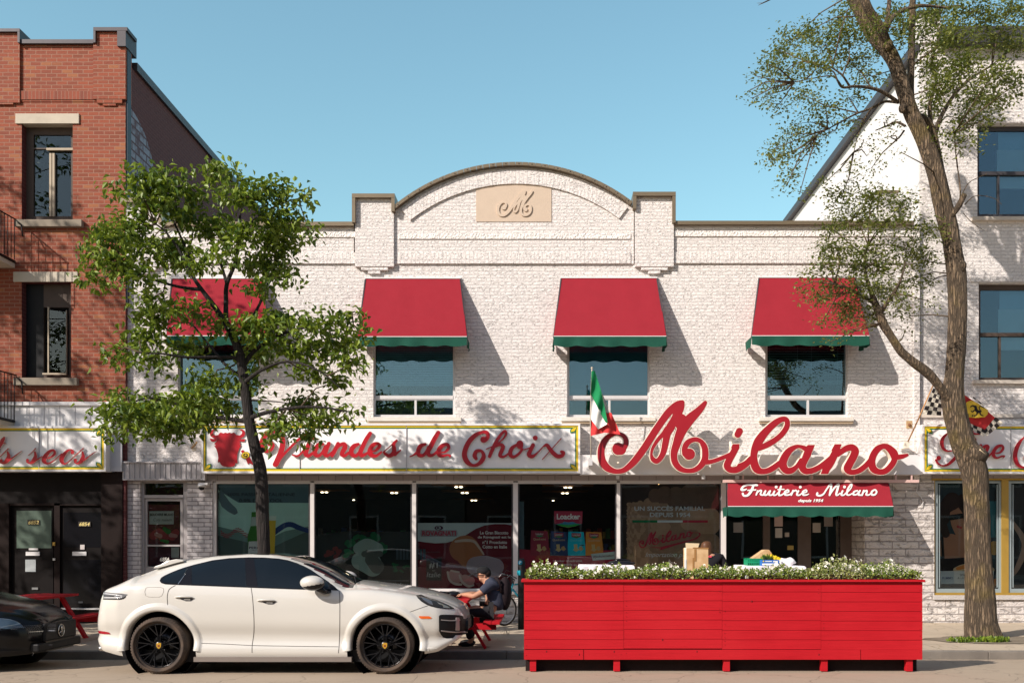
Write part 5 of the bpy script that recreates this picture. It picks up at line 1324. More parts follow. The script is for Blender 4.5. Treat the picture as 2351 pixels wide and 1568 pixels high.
# side-door posters and numbers
pd = thing('door_poster', 'butcher poster with meat picture on the glass of side door 6856', 'poster', (X(370,YD), YD+.02, Z(1248,YD)))
pb('sheet', 340, 412, 1158, 1249, YD+.016, .003, pm((.10,.02,.025)), pd); pb('headline_panel', 343, 399, 1173, 1203, YD+.012, .002, pm((.38,.40,.36)), pd)
text('BOUCHERIE MILANO', 345, 398, 1178, 1184, YD+.009, pm((.02,.02,.02)), pd, bold=.03); text('Cote maison', 352, 394, 1189, 1196, YD+.009, pm((.12,.12,.1)), pd, shear=.3)
def trd(x, y, r=0): return (x*.391, 955+y*.391, r*.391)
cloudY = yP; yP = YD+.006
shape('meat', pm((.30,.05,.05)), YD+.010, .001, pd, strokes=[[(352,1230,9),(365,1222,10),(376,1234,11)],[(395,1232,9),(404,1222,8)]], res=.6)
shape('meat', pm((.42,.20,.17)), YD+.0085, .001, pd, strokes=[[(358,1226,4),(368,1230,5)],[(392,1228,5),(404,1230,4)]], res=.6)
shape('greens', pm((.05,.17,.04)), YD+.008, .001, pd, strokes=[[(378,1214,5),(386,1220,6)],[(370,1240,3),(384,1243,4)]], res=.6)
yP = cloudY
pd2 = thing('door_poster', 'small dark poster with white card in the lower glass of side door 6856', 'poster', (X(370,YD), YD+.02, Z(1298,YD)))
pb('sheet', 340, 412, 1256, 1298, YD+.016, .003, pm((.07,.02,.03)), pd2); pb('card', 393, 411, 1256, 1280, YD+.012, .002, pm((.40,.40,.37)), pd2)
text('6856', 367, 389, 1279, 1288.5, YD-.002, pm((.7,.68,.62)), pd2, 'number', bold=.03)
# right hand shop poster: woman eating spaghetti, with a white caption card
YG2 = YW+.10
p6 = thing('window_poster', 'picture of a dark haired woman eating spaghetti at a table behind the large tree trunk', 'poster', (X(2225,YG2), YG2+.05, Z(1350,YG2)))
def tr6(x, y, r=0): return (2020.4+x*.4143, 918.3+y*.4143, r*.4143)
y6 = YG2+.05
pb('sheet', 2153, 2294, 1112, 1350, y6, .003, pm((.025,.045,.055)), p6)
def P6(nm, strokes=(), polys=(), col=(0,0,0), k=1): return shape(nm, pm(col), y6-.003*k, .001, p6, strokes=T(tr6, strokes), polys=[[tr6(*p)[:2] for p in q] for q in polys], res=.9)
P6('sea', polys=[[(470,560),(660,560),(660,760),(470,760)]], col=(.04,.16,.18), k=1)
P6('face', [[(420,610,34),(430,680,36),(450,740,30)],[(390,800,60),(430,860,62),(360,830,40)],[(450,790,40),(480,860,50)]], col=(.36,.17,.10), k=2)
P6('hair', [[(400,560,48),(360,600,36),(350,660,34)],[(460,560,40),(490,620,30)],[(350,700,24),(365,740,22)]], col=(.03,.016,.014), k=3)
P6('sunglasses', [[(395,650,15),(460,640,14)]], col=(.01,.01,.012), k=4); P6('lips', [[(432,700,7),(448,706,6)]], col=(.35,.03,.03), k=4)
P6('dress', polys=[[(325,880),(490,870),(520,960),(330,960)]], col=(.015,.012,.013), k=4)
P6('strap', [[(345,760,7),(350,880,8)]], col=(.015,.012,.013), k=5)
P6('wine_glass', [[(632,800,20),(632,840,18)]], col=(.45,.25,.06), k=4)
P6('pasta_plate', [[(420,940,14),(480,925,18),(620,940,14)]], col=(.55,.42,.25), k=5); P6('pasta', [[(430,932,9),(480,920,12)],[(632,1020,12),(640,1000,12)]], col=(.55,.20,.05), k=6)
pb('caption_card', tr6(335,0)[0], tr6(630,0)[0], tr6(0,946)[1], tr6(0,1018)[1], y6-.022, .002, pm((.60,.60,.57)), p6)
pb('caption_badge', tr6(337,0)[0], tr6(410,0)[0], tr6(0,948)[1], tr6(0,1016)[1], y6-.025, .002, pm((.45,.50,.52)), p6)
text('RUMMO', tr6(345,0)[0], tr6(405,0)[0], tr6(0,978)[1], tr6(0,992)[1], y6-.028, pm((.08,.10,.18)), p6, bold=.02)
text('SPAGHETTI', tr6(443,0)[0], tr6(530,0)[0], tr6(0,962)[1], tr6(0,974)[1], y6-.025, pm((.05,.05,.05)), p6); text('À LA BRACE', tr6(430,0)[0], tr6(520,0)[0], tr6(0,977)[1], tr6(0,990)[1], y6-.025, pm((.05,.05,.05)), p6)
p7 = thing('window_poster', 'dim poster with a pale bent arm at the far right edge of the shopfront', 'poster', (X(2400,YG2), YG2+.05, Z(1350,YG2)))
pb('sheet', 2323, 2474, 1112, 1350, y6, .003, pm((.03,.03,.032)), p7)
shape('arm', pm((.30,.20,.15)), y6-.004, .001, p7, strokes=T(tr6, [[(720,660,10),(790,760,16),(800,830,18),(760,930,14),(722,980,10)]]), res=.9)
# fixtures on the wall
t = thing('security_camera', 'white dome security camera over the white brick pier beside the side door', 'camera', W(462,1115,YW))
MB().pbox(455,476,1108,1113,YW-.14,.15).tube([W(463,1112,YW-.12),W(463,1118,YW-.12)],.075,16).build('housing', M['white_metal'], t)
MB().ball(W(463,1119,YW-.12), .055, 12).build('dome', M['black_gloss'], t)
t = thing('flag_socket', 'small rusty metal bracket on the white brick wall near the racing flag', 'bracket', W(2086,975,YW))
MB().pbox(2081,2094,966,983,YW-.012,.012).build('plate', plain((.42,.28,.15), .8, var=.3), t); MB().ball(W(2088,975,YW-.03), .03, 7).build('stub', plain((.20,.09,.05), .8), t)
t = thing('flag_socket', 'broken rusty flagpole stub left of the Viandes sign', 'bracket', W(447,1024,YW))
MB().tube([W(440,1028,YW-.02),W(447,1022,YW-.12),W(452,1015,YW-.2)], .018, 6).build('stub', plain((.40,.25,.12), .8, var=.3), t); MB().pbox(441,449,1018,1034,YW-.015,.015).build('plate', M['limestone'], t)
t = thing('sign_lamp', 'short white lamp tube on top of the Viandes sign behind the leaves', 'lamp', W(600,970,YS))
MB().tube([W(590,969,YS-.05),W(608,969,YS-.05)], .03, 10).build('shade', M['white_metal'], t); MB().bar(W(600,972,YS+.1),W(600,968,YS-.04),.015).build('arm', M['alu'], t)
# ================================================================ CARS
def smooth_tab(pts, lo, hi, k=5, n=600):
    xs = np.linspace(lo, hi, n); ys = np.interp(xs, [p[0] for p in pts], [p[1] for p in pts])
    if k:
        ker = np.hanning(2*k+3)[1:-1]; ker /= ker.sum(); yp = np.pad(ys, k, mode='reflect', reflect_type='odd'); ys = np.convolve(yp, ker, 'valid')
    return lambda x: float(np.interp(x, xs, ys))
class Body:
    """car body: for every station X a section (half width, z) with z rising from sill to roof centre"""
    def __init__(s, Yc, x0, x1, zt, zb, wm, wr, belt, crown, side, green=True):
        s.Yc = Yc; s.x0 = x0; s.x1 = x1
        s.zt = smooth_tab(zt, x0, x1, 6); s.zb = smooth_tab(zb, x0, x1, 6); s.wm = smooth_tab(wm, x0, x1, 4)
        s.wr = smooth_tab(wr, x0, x1, 10); s.belt = smooth_tab(belt, x0, x1, 8); s.crown = smooth_tab(crown, x0, x1, 10); s.side = side
        s.cache = {}
    def section(s, x):
        key = round(x, 4)
        if key in s.cache: return s.cache[key]
        x = min(max(x, s.x0), s.x1)
        zt, zb, wm, wr = s.zt(x), s.zb(x), s.wm(x), min(s.wr(x), s.wm(x)*.96)
        zs = min(s.belt(x), zt-.05); cr = s.crown(x)
        P = []
        hh = zs-zb
        for f, k in s.side: P.append((wm*k, zb+hh*f))
        P.append((wm*.955, zs))
        g = zt-zs
        if g > .12:
            ws = wm*.955
            for f in (.25, .5, .75): P.append((ws+(wr-ws)*(f+.05*math.sin(PI*f)*-1)+.018*math.sin(PI*f), zs+g*f*.97))
        P.append((wr+.012 if g > .12 else (wr+wm*.955)/2+.02, zt-.018)); P.append((wr-.03, zt))
        P += [(wr*.75, zt+cr*.55), (wr*.4, zt+cr*.9), (0.0, zt+cr)]
        C = catmull([(a, b, 0) for a, b in P], .02)
        C = [(c[0], c[1]) for c in C]
        # resample by arc length to a fixed count
        d = [0]
        for a, b in zip(C[:-1], C[1:]): d.append(d[-1]+math.hypot(b[0]-a[0], b[1]-a[1]))
        n = 44; u = np.linspace(0, d[-1], n)
        R = list(zip(np.interp(u, d, [c[0] for c in C]), np.interp(u, d, [c[1] for c in C])))
        s.cache[key] = R; return R
    def grid(s):
        if not hasattr(s, 'G'):
            s.gn = int((s.x1-s.x0)/.02)+1; s.gx = (s.x1-s.x0)/s.gn; s.G = []
            for i in range(s.gn+1):
                R = s.section(s.x0+s.gx*i); zz = np.maximum.accumulate(np.array([r[1] for r in R])); s.G.append((zz, np.array([r[0] for r in R])))
        return s.G
    def half(s, x, z):
        G = s.grid(); u = min(max((x-s.x0)/s.gx, 0), s.gn-1e-6); i = int(u); f = u-i
        a, b = G[i], G[i+1]
        return float(np.interp(z, a[0], a[1])*(1-f)+np.interp(z, b[0], b[1])*f)
    def normal(s, x, z, side):
        e = .02; hx = (s.half(x+e, z)-s.half(x-e, z))/(2*e); hz = (s.half(x, z+e)-s.half(x, z-e))/(2*e)
        hx = max(-3, min(3, hx)); hz = max(-6, min(6, hz))
        n = Vector((-hx, -side*-1*1.0, -hz)); n = Vector((-hx, -1.0, -hz)).normalized()
        if side > 0: n.y = -n.y
        return n
    def map(s, off=.004, side=-1):
        def f(px, py, d):
            Y = s.Yc-s.half_guess
            for _ in range(7):
                x = X(px, Y); z = Z(py, Y); Y = s.Yc-s.half(x, z)
            x = X(px, Y); z = Z(py, Y); h = s.half(x, z)
            p = Vector((x, s.Yc-h, z))+s.normal(x, z, -1)*(off-d)
            if side > 0: p.y = 2*s.Yc-p.y
            return p
        return f
    half_guess = .95
    def mesh(s, arches, glassf, parent, mats, step=.035):
        n = int((s.x1-s.x0)/step); xs = [s.x0+(s.x1-s.x0)*i/n for i in range(n+1)]
        mb = MB(); S = [s.section(x) for x in xs]; m = len(S[0]); vs = []
        for x, R in zip(xs, S):
            row = [(x, s.Yc-r[0], r[1]) for r in R]+[(x, s.Yc+r[0], r[1]) for r in R[-2::-1]]
            vs += row
        q = 2*m-1; fs = []; ms = []
        for i in range(n):
            for j in range(q-1):
                jj = j if j < m else q-1-j
                c = [vs[i*q+j], vs[i*q+j+1], vs[(i+1)*q+j+1], vs[(i+1)*q+j]]
                cx = sum(v[0] for v in c)/4; cz = sum(v[2] for v in c)/4
                if jj < m*.62 and any(all(math.hypot(v[0]-ax, v[2]-az) < ar for v in c) for ax, az, ar in arches): continue
                fs.append((i*q+j, (i+1)*q+j, (i+1)*q+j+1, i*q+j+1)); R = S[i]
                half = abs(c[0][1]-s.Yc); ms.append(glassf(cx, cz, abs(sum(v[1] for v in c)/4-s.Yc), s))
        b = len(mb.v); mb.v += vs
        for f, k in zip(fs, ms): mb.f.append(list(f)); mb.m.append(k); mb.sm.append(True)
        # end caps and floor
        for base, rev in ((0, False), (n*q, True)):
            f = [base+j for j in range(q)]; mb.f.append(f if rev else f[::-1]); mb.m.append(0); mb.sm.append(False)
        o = mb.build('body', mats, parent, fixn=True)
        return o
    def arch(s, ax, az, prof, parent, mat, side=-1, a0=-8, a1=188, name='wheel_arch'):
        mb = MB(); vs = []; n = 72; k = len(prof)
        for i in range(n+1):
            t = math.radians(a0+(a1-a0)*i/n)
            for r, o in prof:
                x = ax+r*math.cos(t); z = az+r*math.sin(t); zc = max(z, s.zb(x)+.01)
                p = Vector((x, s.Yc-s.half(x, max(zc, s.zb(x)+.06)), z)); p.y -= o
                if side > 0: p.y = 2*s.Yc-p.y
                vs.append(p)
        fs = [(i*k+j, (i+1)*k+j, (i+1)*k+j+1, i*k+j+1) for i in range(n) for j in range(k-1)]
        mb.add(vs, fs, 0, True); return mb.build(name, mat, parent, fixn=True)

rub = NT('tyre_rubber'); rub.bsdf((.035,.026,.02), .85); rub.l(rub.mix(rub.ramp(rub.noise(5,4),[(.3,0.0),(.7,1.0)]), (.022,.018,.016), (.085,.055,.036)), rub.b.inputs['Base Color']); rub.bump(rub.noise(60,3), .003); M['tyre'] = rub.m
M['rim'] = plain((.014,.014,.016), .22, .4, var=0)
def wheel(parent, x, y, z, R, rr, out, label=None, gold=True, w=.27):
    """out=-1: outer face towards -Y"""
    wl = bpy.data.objects.new('wheel', None); COL.objects.link(wl); wl.parent = parent; wl.location = Vector((x, y, z))-wloc(parent)
    s = out; T_ = MB(); c = (x, y, z)
    prof = [(rr-.015, s*.02), (rr+.005, s*.045), (rr+.03, s*.062), (R-.055, s*.068), (R-.03, s*.058), (R-.008, s*.035), (R, s*.0), (R, -s*(w-.08)), (R-.03, -s*(w-.03)), (rr, -s*(w-.04))]
    T_.lathe(prof, c, 'y', 64)
    for i in range(60):     # shoulder tread blocks
        a = 2*PI*i/60; a2 = a+.07
        T_.add([(x+(R-.034)*math.cos(a), y+s*.062, z+(R-.034)*math.sin(a)), (x+(R-.034)*math.cos(a2), y+s*.062, z+(R-.034)*math.sin(a2)), (x+(R+.003)*math.cos(a2), y+s*.03, z+(R+.003)*math.sin(a2)), (x+(R+.003)*math.cos(a), y+s*.03, z+(R+.003)*math.sin(a))], [(0,1,2,3)])
    T_.build('tyre', M['tyre'], wl)
    r = MB()
    r.lathe([(rr-.012, s*.035), (rr-.002, s*.045), (rr-.004, s*.02), (rr-.022, s*.0), (rr-.03, -s*.12), (rr-.05, -s*.2)], c, 'y', 64)
    r.lathe([(0, -s*.14), (rr*.62, -s*.14), (rr*.62, -s*.10), (rr*.3, -s*.10)], c, 'y', 40)
    for i in range(5):
        a = 2*PI*i/5+.31
        for da, db in ((-.10,-.46),(-.10,-.16),(.10,.16),(.10,.46)):
            p0 = (x+.055*math.cos(a+da*2.2), y+s*.012, z+.055*math.sin(a+da*2.2)); pm_ = (x+rr*.45*math.cos(a+da*1.3), y+s*.008, z+rr*.45*math.sin(a+da*1.3)); p1 = (x+(rr-.016)*math.cos(a+db), y+s*.03, z+(rr-.016)*math.sin(a+db))
            r.bar(p0, pm_, .02, .03, roll=(0,s*1.0,0)); r.bar(pm_, p1, .012, .03, roll=(0,s*1.0,0))
    r.lathe([(0, s*.03), (.05, s*.028), (.062, s*.01), (.062, -s*.1)], c, 'y', 24)
    for i in range(5):
        a = 2*PI*i/5+.62; r.lathe([(0, s*.026),(.011, s*.024),(.012, s*.0)], (x+.088*math.cos(a), y, z+.088*math.sin(a)), 'y', 8)
    r.build('rim', M['rim'], wl)
    if gold:
        MB().prism([(x-.030,z+.034),(x-.0,z+.040),(x+.030,z+.034),(x+.029,z-.008),(x+.015,z-.028),(x,z-.038),(x-.015,z-.028),(x-.029,z-.008)], y+s*.034, y+s*.029).build('hub_badge', plain((.62,.36,.04), .35, .5, var=0), wl)
        MB().box(x-.012,x+.012,y+s*.037,y+s*.034,z-.014,z+.012).build('hub_badge_crest', plain((.20,.05,.02), .5), wl)
    # dark wheel well
    MB().lathe([(R+.10, s*-.03), (R+.10, -s*.36), (0, -s*.36)], c, 'y', 48).build('wheel_well', M['black'], parent)
    return wl

# ---- white coupe SUV
Yn = 12.78; Yc = Yn+.985
car = thing('parked_car', 'white coupe style sport utility car with black wheels parked at the kerb', 'car', (-3.43, Yc, 0))
cw = Body(Yc, -5.86, -1.075,
  zt=[(-5.86,.72),(-5.82,.80),(-5.79,.90),(-5.765,1.0),(-5.74,1.06),(-5.70,1.095),(-5.54,1.155),(-5.37,1.235),(-5.155,1.32),(-4.95,1.386),(-4.76,1.436),(-4.385,1.492),(-3.93,1.520),(-3.60,1.512),(-3.391,1.472),(-3.163,1.388),(-2.934,1.264),(-2.706,1.132),(-2.60,1.085),(-2.45,1.088),(-2.29,1.085),(-2.065,1.062),(-1.83,1.028),(-1.60,.985),(-1.367,.922),(-1.21,.848),(-1.13,.80),(-1.10,.75),(-1.075,.66)],
  zb=[(-5.86,.44),(-5.82,.37),(-5.74,.29),(-5.5,.235),(-5.3,.20),(-1.75,.20),(-1.6,.245),(-1.4,.275),(-1.25,.36),(-1.14,.42),(-1.075,.50)],
  wm=[(-5.86,.66),(-5.84,.75),(-5.78,.84),(-5.68,.905),(-5.5,.95),(-5.2,.972),(-3.5,.955),(-2.2,.965),(-1.85,.962),(-1.6,.935),(-1.4,.885),(-1.28,.81),(-1.17,.72),(-1.105,.62),(-1.075,.52)],
  wr=[(-5.86,.60),(-5.7,.66),(-5.2,.60),(-4.5,.615),(-3.9,.625),(-3.4,.64),(-2.9,.73),(-2.6,.80),(-2.2,.79),(-1.7,.72),(-1.3,.58),(-1.13,.47),(-1.075,.40)],
  belt=[(-5.86,1.0),(-5.4,1.13),(-5.0,1.13),(-4.0,1.105),(-2.7,1.06),(-2.3,1.03),(-1.8,.96),(-1.4,.84),(-1.13,.70),(-1.075,.62)],
  crown=[(-5.86,.02),(-5.4,.035),(-4.4,.02),(-3.5,.022),(-3.2,.05),(-2.9,.085),(-2.6,.09),(-2.3,.045),(-1.5,.035),(-1.075,.03)],
  side=[(0,.95),(.02,.968),(.085,.985),(.12,.988),(.18,.968),(.25,.944),(.33,.945),(.42,.975),(.50,.994),(.62,1.0),(.75,.998),(.88,.984)])
paint = NT('white_paint'); paint.bsdf((.565,.545,.50), .30, 0, **{'Coat Weight': 1.0, 'Coat Roughness': .02}); M['paint'] = paint.m
M['car_glass'] = plain((.006,.010,.014), .05, 0, var=0, **{'Specular IOR Level': .35})
M['roof_glass'] = plain((.03,.027,.02), .08, 0, var=0, **{'Coat Weight': .6})
def gf_(x, z, hw, s):
    wr = s.wr(x)
    if -3.36 < x < -2.52 and hw < wr-.055 and z > 1.08: return 1
    if -5.60 < x < -4.72 and hw < wr-.10: return 1
    if -4.72 <= x <= -3.36 and hw < wr-.075: return 2
    return 0
WX1, WX2, WZ, WR_ = -4.958, -2.068, .362, .362
cw.mesh([(WX1, WZ, .515), (WX2, WZ, .515)], gf_, car, [M['paint'], M['car_glass'], M['roof_glass']])
fp = [(.435,-.10),(.437,-.02),(.444,.012),(.47,.020),(.505,.020),(.522,.012),(.535,.002),(.56,-.0015)]
for sd in (-1, 1):
    for ax in (WX1, WX2): cw.arch(ax, WZ, fp, car, M['paint'], sd)
for x in (WX1, WX2):
    wheel(car, x, Yn+.055, WZ, WR_, .283, -1); wheel(car, x, 2*Yc-Yn-.055, WZ, WR_, .283, 1)
MB().box(-5.2, -1.75, Yn+.14, 2*Yc-Yn-.14, .14, .30).build('underbody', M['black'], car)
MB().box(-4.52, -2.5, Yn+.045, Yn+.16, .155, .215).build('side_skirt', plain((.20,.17,.15), .5), car)
cmap = cw.map()
def onc(nm, mat, off=.004, thick=.008, fd=None, res=1.5, lvl=0, sides=(-1,), body=None, par=None, **kw):
    fd = fd or field(res=res, **kw)
    for sd in sides:
        shape(nm, mat, 0, thick, par or car, mapf=(body or cw).map(off, sd), curved=True, fd=fd, lvl=lvl)
win_poly = [(366.5,1333),(370,1338),(380,1341),(407.7,1342.3),(490,1345.3),(575,1348.5),(673.5,1352.3),(777,1354.9),(768,1346),(755,1336),(741,1326.5),(728,1317.5),(715,1308.5),(698,1299.5),(681,1292.2),(661,1285.8),(640,1282),(607,1279.6),(571,1279.2),(527.5,1281),(487.6,1286),(447.7,1295.6),(425,1302),(407.8,1308),(390,1315.3),(377.8,1321),(370,1326)]
fdw = field(polys=[win_poly], res=1.5)
onc('window_surround', M['black_gloss'], .004, .01, fd=fdw, sides=(-1, 1))
def cut(poly, c): return field(polys=[poly], cutpolys=[c], res=1.5)
# three panes inside the black surround
p_front = [(583,1282),(607,1282),(640,1284.5),(661,1288.2),(681,1294.5),(698,1301.5),(712,1310),(724,1319),(737,1328),(750,1338),(760,1349),(760,1352.5),(673.5,1350.2),(592,1347.3)]
p_rear = [(440,1300),(460,1295),(487.6,1289),(527.5,1284),(562,1282.2),(566,1346.3),(490,1343),(441,1341),(440,1320)]
p_quarter = [(372,1333),(378,1325),(390,1318.5),(407.8,1311.5),(426,1304.5),(432,1304),(424,1318),(411,1339.5),(385,1338.5),(375,1337)]
for pp_ in (p_front, p_rear, p_quarter): onc('side_window', M['car_glass'], .0065, .004, polys=[pp_], sides=(-1, 1))
onc('chrome_strip', plain((.75,.75,.74), .15, .9, var=0), .009, .004, strokes=[[(409,1341,.5),(420,1326,.4),(426,1318,.3)]], res=.6)
gap = plain((.05,.045,.04), .6, var=0)
dl = [[(402.8,1343.5,.6),(394,1348,.6),(387.8,1353.5,.6),(385,1362,.6),(384,1372,.6),(385,1388,.6),(386.8,1402,.6),(396,1405.5,.6),(407.8,1412,.6),(420,1423,.6),(431.7,1438.7,.6),(440,1453,.6),(445.7,1466.6,.6),(453,1496.6,.6)],
      [(576.5,1349,.6),(580,1375,.6),(583,1421,.6),(582.5,1454.6,.6),(579,1480,.6),(578.6,1497,.6)],[(778,1355,.6),(780,1370,.6),(780,1434.7,.6),(779,1475,.6),(777,1498,.6)],
      [(452,1475.6,.55),(520,1478,.55),(580,1481,.55),(660,1482.5,.55),(777,1484,.55)]]
for d in dl: onc('door_gap', gap, .0025, .004, strokes=[d], res=.8)
rr_ = [(335,1348.5),(341,1347.3),(369,1347.3),(376,1350),(376,1358),(372,1367),(366,1370.3),(342,1370.5),(334,1367),(332,1358)]
fr_ = field(polys=[rr_], cutpolys=[[(354.5+(a-354.5)*.965, 1359+(b-1359)*.94) for a, b in rr_]], res=.6)
onc('fuel_flap', plain((.30,.27,.24), .6, var=0), .0022, .003, fd=fr_)
onc('bonnet_gap', gap, .0022, .003, strokes=[[(919,1413,.5),(950,1401,.5),(983,1389.5,.5)]], res=.7)
onc('fender_gap', gap, .0022, .003, strokes=[[(941,1413,.45),(958,1430,.45),(970,1455,.45),(979,1485,.45)]], res=.7)
for cx, cy in ((422.7,1373),(611.7,1380.4)):
    h = bpy.data.objects.new('door_handle', None); 
    onc('handle_recess', M['dark_metal'], .003, .006, polys=[[(cx-10,cy-1),(cx+20,cy-1),(cx+21,cy+3),(cx+16,cy+6.5),(cx+4,cy+6.5),(cx-6,cy+3)]], res=.7)
    mp = cw.map(.012); a = mp(cx-21,cy-2.5,0); b = mp(cx+21,cy-1.5,0); c = mp(cx,cy-3.5,-.022)
    mb = MB().tube([a, Vector(a).lerp(Vector(c),.5)+Vector((0,-.004,.003)), c, Vector(b).lerp(Vector(c),.5)+Vector((0,-.004,.003)), b], [.010,.020,.022,.019,.010], 10, flat=.6)
    mb.build('door_handle', M['paint'], car); bpy.data.objects.remove(h)
    onc('handle_glint', plain((.8,.78,.72), .2, .3, var=0), .0075, .003, strokes=[[(cx+1,cy+2.6,1.2),(cx+13,cy+2.6,1.6)]], res=.5)
# lights
onc('tail_light', plain((.20,.20,.21), .08, .3, var=0), .006, .01, polys=[[(238,1358.5),(262,1360.5),(280,1362),(293,1364),(286,1369.5),(277,1374),(238,1374)]], res=.8)
onc('tail_light_strip', plain((.62,.62,.62), .2, .6, var=0), .010, .004, strokes=[[(240,1362,.8),(265,1364.5,.8),(281,1367.2,.9),(272,1371,.8),(240,1371.5,.8)]], res=.5)
onc('tail_light_trim', M['black_gloss'], .007, .004, strokes=[[(238,1374.6,.9),(277,1374.6,.9),(288,1369,.9)],[(240,1367,1.2),(262,1368,1.2)]], res=.5)
onc('rear_reflector', plain((.30,.01,.02), .15, var=0), .006, .006, polys=[[(225,1447),(240,1448.6),(250,1450.7),(255,1455.2),(240,1455),(226,1452.5)]], res=.7)
hl = [(955.5,1366.4),(966.5,1365),(982,1369.5),(1000.4,1376.8),(1017,1383),(1031,1389.5),(1040,1394.5),(1043,1397),(1036,1397.8),(1018,1396.6),(1000.4,1394.3),(988,1391.2),(978,1387),(968,1380.8),(960,1373.5)]
fdh = field(polys=[hl], res=.8)
onc('headlight', plain((.03,.028,.026), .06, .2, var=0), .005, .01, fd=fdh, sides=(-1,1))
onc('headlight_trim', M['black_gloss'], .0065, .004, fd=field(polys=[hl], cutpolys=[[(999+(a-999)*.965, 1384+(b-1384)*.90) for a, b in hl]], res=.6))
onc('headlight_lens', plain((.50,.46,.40), .12, .7, var=0), .0085, .004, polys=[[(1003,1382.5),(1016,1387),(1028,1392.5),(1033,1396),(1018,1394.6),(1016,1390),(1008,1387)]], res=.6)
onc('headlight_lens', plain((.25,.25,.26), .1, .7, var=0), .0085, .004, polys=[[(966,1371),(978,1374.5),(990,1380),(994,1389),(985,1386),(974,1379)]], res=.6)
onc('marker_lamp', plain((.75,.13,.02), .25, var=0), .006, .006, polys=[[(961.5,1413.6),(985,1413.9),(990.5,1417),(989.5,1419.6),(966,1419.6),(962.5,1417)]], res=.7)
intake = [(1007.6,1414),(1010,1411),(1018.4,1410.2),(1045,1411),(1073,1413.5),(1075,1420),(1075,1446),(1072,1454),(1058,1457),(1046,1457.5),(1040,1464),(1026,1464.8),(1018,1463),(1012,1456),(1008,1448)]
onc('air_intake', M['black'], .004, .01, polys=[intake], res=1.0, sides=(-1, 1))
onc('intake_blade', plain((.35,.31,.30), .3, .3, var=0), .018, .014, strokes=[[(1013,1422.5,1.0),(1035,1424,1.0),(1053,1423,1.2)],[(1013,1447,1.0),(1035,1449,1.2),(1060,1450,1.2),(1073,1450,1.0)]], res=.6)
onc('intake_panel', plain((.32,.29,.28), .4, .2, var=0), .012, .008, polys=[[(1046,1417),(1053,1417.5),(1054,1446),(1045,1446)]], res=.8)
onc('bumper_crease', plain((.9,.88,.84), .3, var=0), .003, .003, strokes=[[(968,1488.6,.3),(985,1486.5,.8),(1003,1488,.3)]], res=.5)
# front grille on the nose
MB().box(-1.10, -1.068, Yc-.45, Yc+.5, .50, .63).build('grille', M['black'], car)
# mirror
mm = MB(); 
def mp3(px, py, Y): return Vector(W(px, py, Y))
Ym = 12.78-.10
mcx, mcz = X(716.5,Ym), Z(1337,Ym)
mo = MB().ball((mcx, Ym, mcz), .155, 16, sc=(1.0,.72,.58)).build('mirror', M['paint'], car)
MB().ball((mcx+.01, Ym+.004, mcz-.022), .155, 16, sc=(.96,.70,.52)).build('mirror_shell', M['black_gloss'], car)
MB().tube([(mcx+.07,Ym+.02,mcz-.07),(mcx+.13,Ym+.08,mcz-.12),(mcx+.17,Ym+.17,mcz-.115)], [.06,.05,.045], 12, flat=.7).build('mirror_arm', M['black_gloss'], car)
mo2 = MB().ball((mcx, 2*Yc-Ym, mcz), .155, 12, sc=(1.0,.72,.58)).build('mirror', M['paint'], car)
# spoiler
sp = MB(); a = [(352,1304),(356,1299.5),(370,1295),(385,1287),(405,1283),(421,1285),(421,1288),(400,1293),(380,1299),(362,1303.5)]
Ysp = Yc-.66
sp.prism([(X(p,Ysp), Z(q,Ysp)) for p, q in a], Ysp, 2*Yc-Ysp); sp.build('spoiler', M['paint'], car, bevel=.006)
MB().lathe([(.03,-.02),(.036,.05),(.03,.08)], (X(229,Yn+.25), Yn+.3, .30), 'x', 14).build('exhaust', plain((.5,.5,.5), .2, .9, var=0), car)
# rear number area / wipers
MB().tube([(-2.50,Yc-.62,1.155),(-2.62,Yc-.1,1.215),(-2.60,Yc+.1,1.20)], .01, 5).build('wiper', M['black'], car)

# ---- black saloon at the left edge
bk = thing('parked_car', 'glossy black saloon car whose front with round star emblem enters at left', 'car', (-9.0, 13.75, 0))
Yb = 13.78
bb_ = Body(Yb, -11.3, -6.69,
  zt=[(-11.3,.85),(-11.15,1.0),(-10.6,1.08),(-10.2,1.22),(-9.6,1.36),(-9.0,1.38),(-8.6,1.30),(-8.1,1.05),(-7.9,.97),(-7.5,.885),(-7.2,.835),(-7.0,.785),(-6.88,.735),(-6.80,.69),(-6.73,.635),(-6.69,.58)],
  zb=[(-11.3,.35),(-11,.25),(-10,.2),(-7.4,.2),(-7.0,.20),(-6.69,.22)],
  wm=[(-11.3,.7),(-11,.85),(-10.4,.91),(-8,.915),(-7.4,.90),(-7.15,.86),(-6.98,.79),(-6.86,.69),(-6.77,.58),(-6.72,.48),(-6.69,.40)],
  wr=[(-11.3,.6),(-10.2,.60),(-9,.60),(-8.3,.68),(-7.8,.74),(-7.2,.62),(-6.9,.50),(-6.69,.34)],
  belt=[(-11.3,.7),(-10.4,.92),(-8.2,.90),(-7.6,.80),(-7.1,.69),(-6.69,.52)],
  crown=[(-11.3,.02),(-9,.03),(-8,.06),(-7,.05),(-6.69,.03)],
  side=[(0,.94),(.03,.96),(.12,.975),(.3,.97),(.5,1.0),(.8,.99)])
def gb_(x, z, hw, s): return 1 if (-8.6 < x < -8.0 and hw < s.wr(x)-.05) else 0
M['black_paint'] = plain((.004,.004,.005), .16, 0, var=0, **{'Specular IOR Level': .30})
bb_.mesh([(-7.62, .33, .40), (-10.4, .33, .40)], gb_, bk, [M['black_paint'], M['car_glass']])
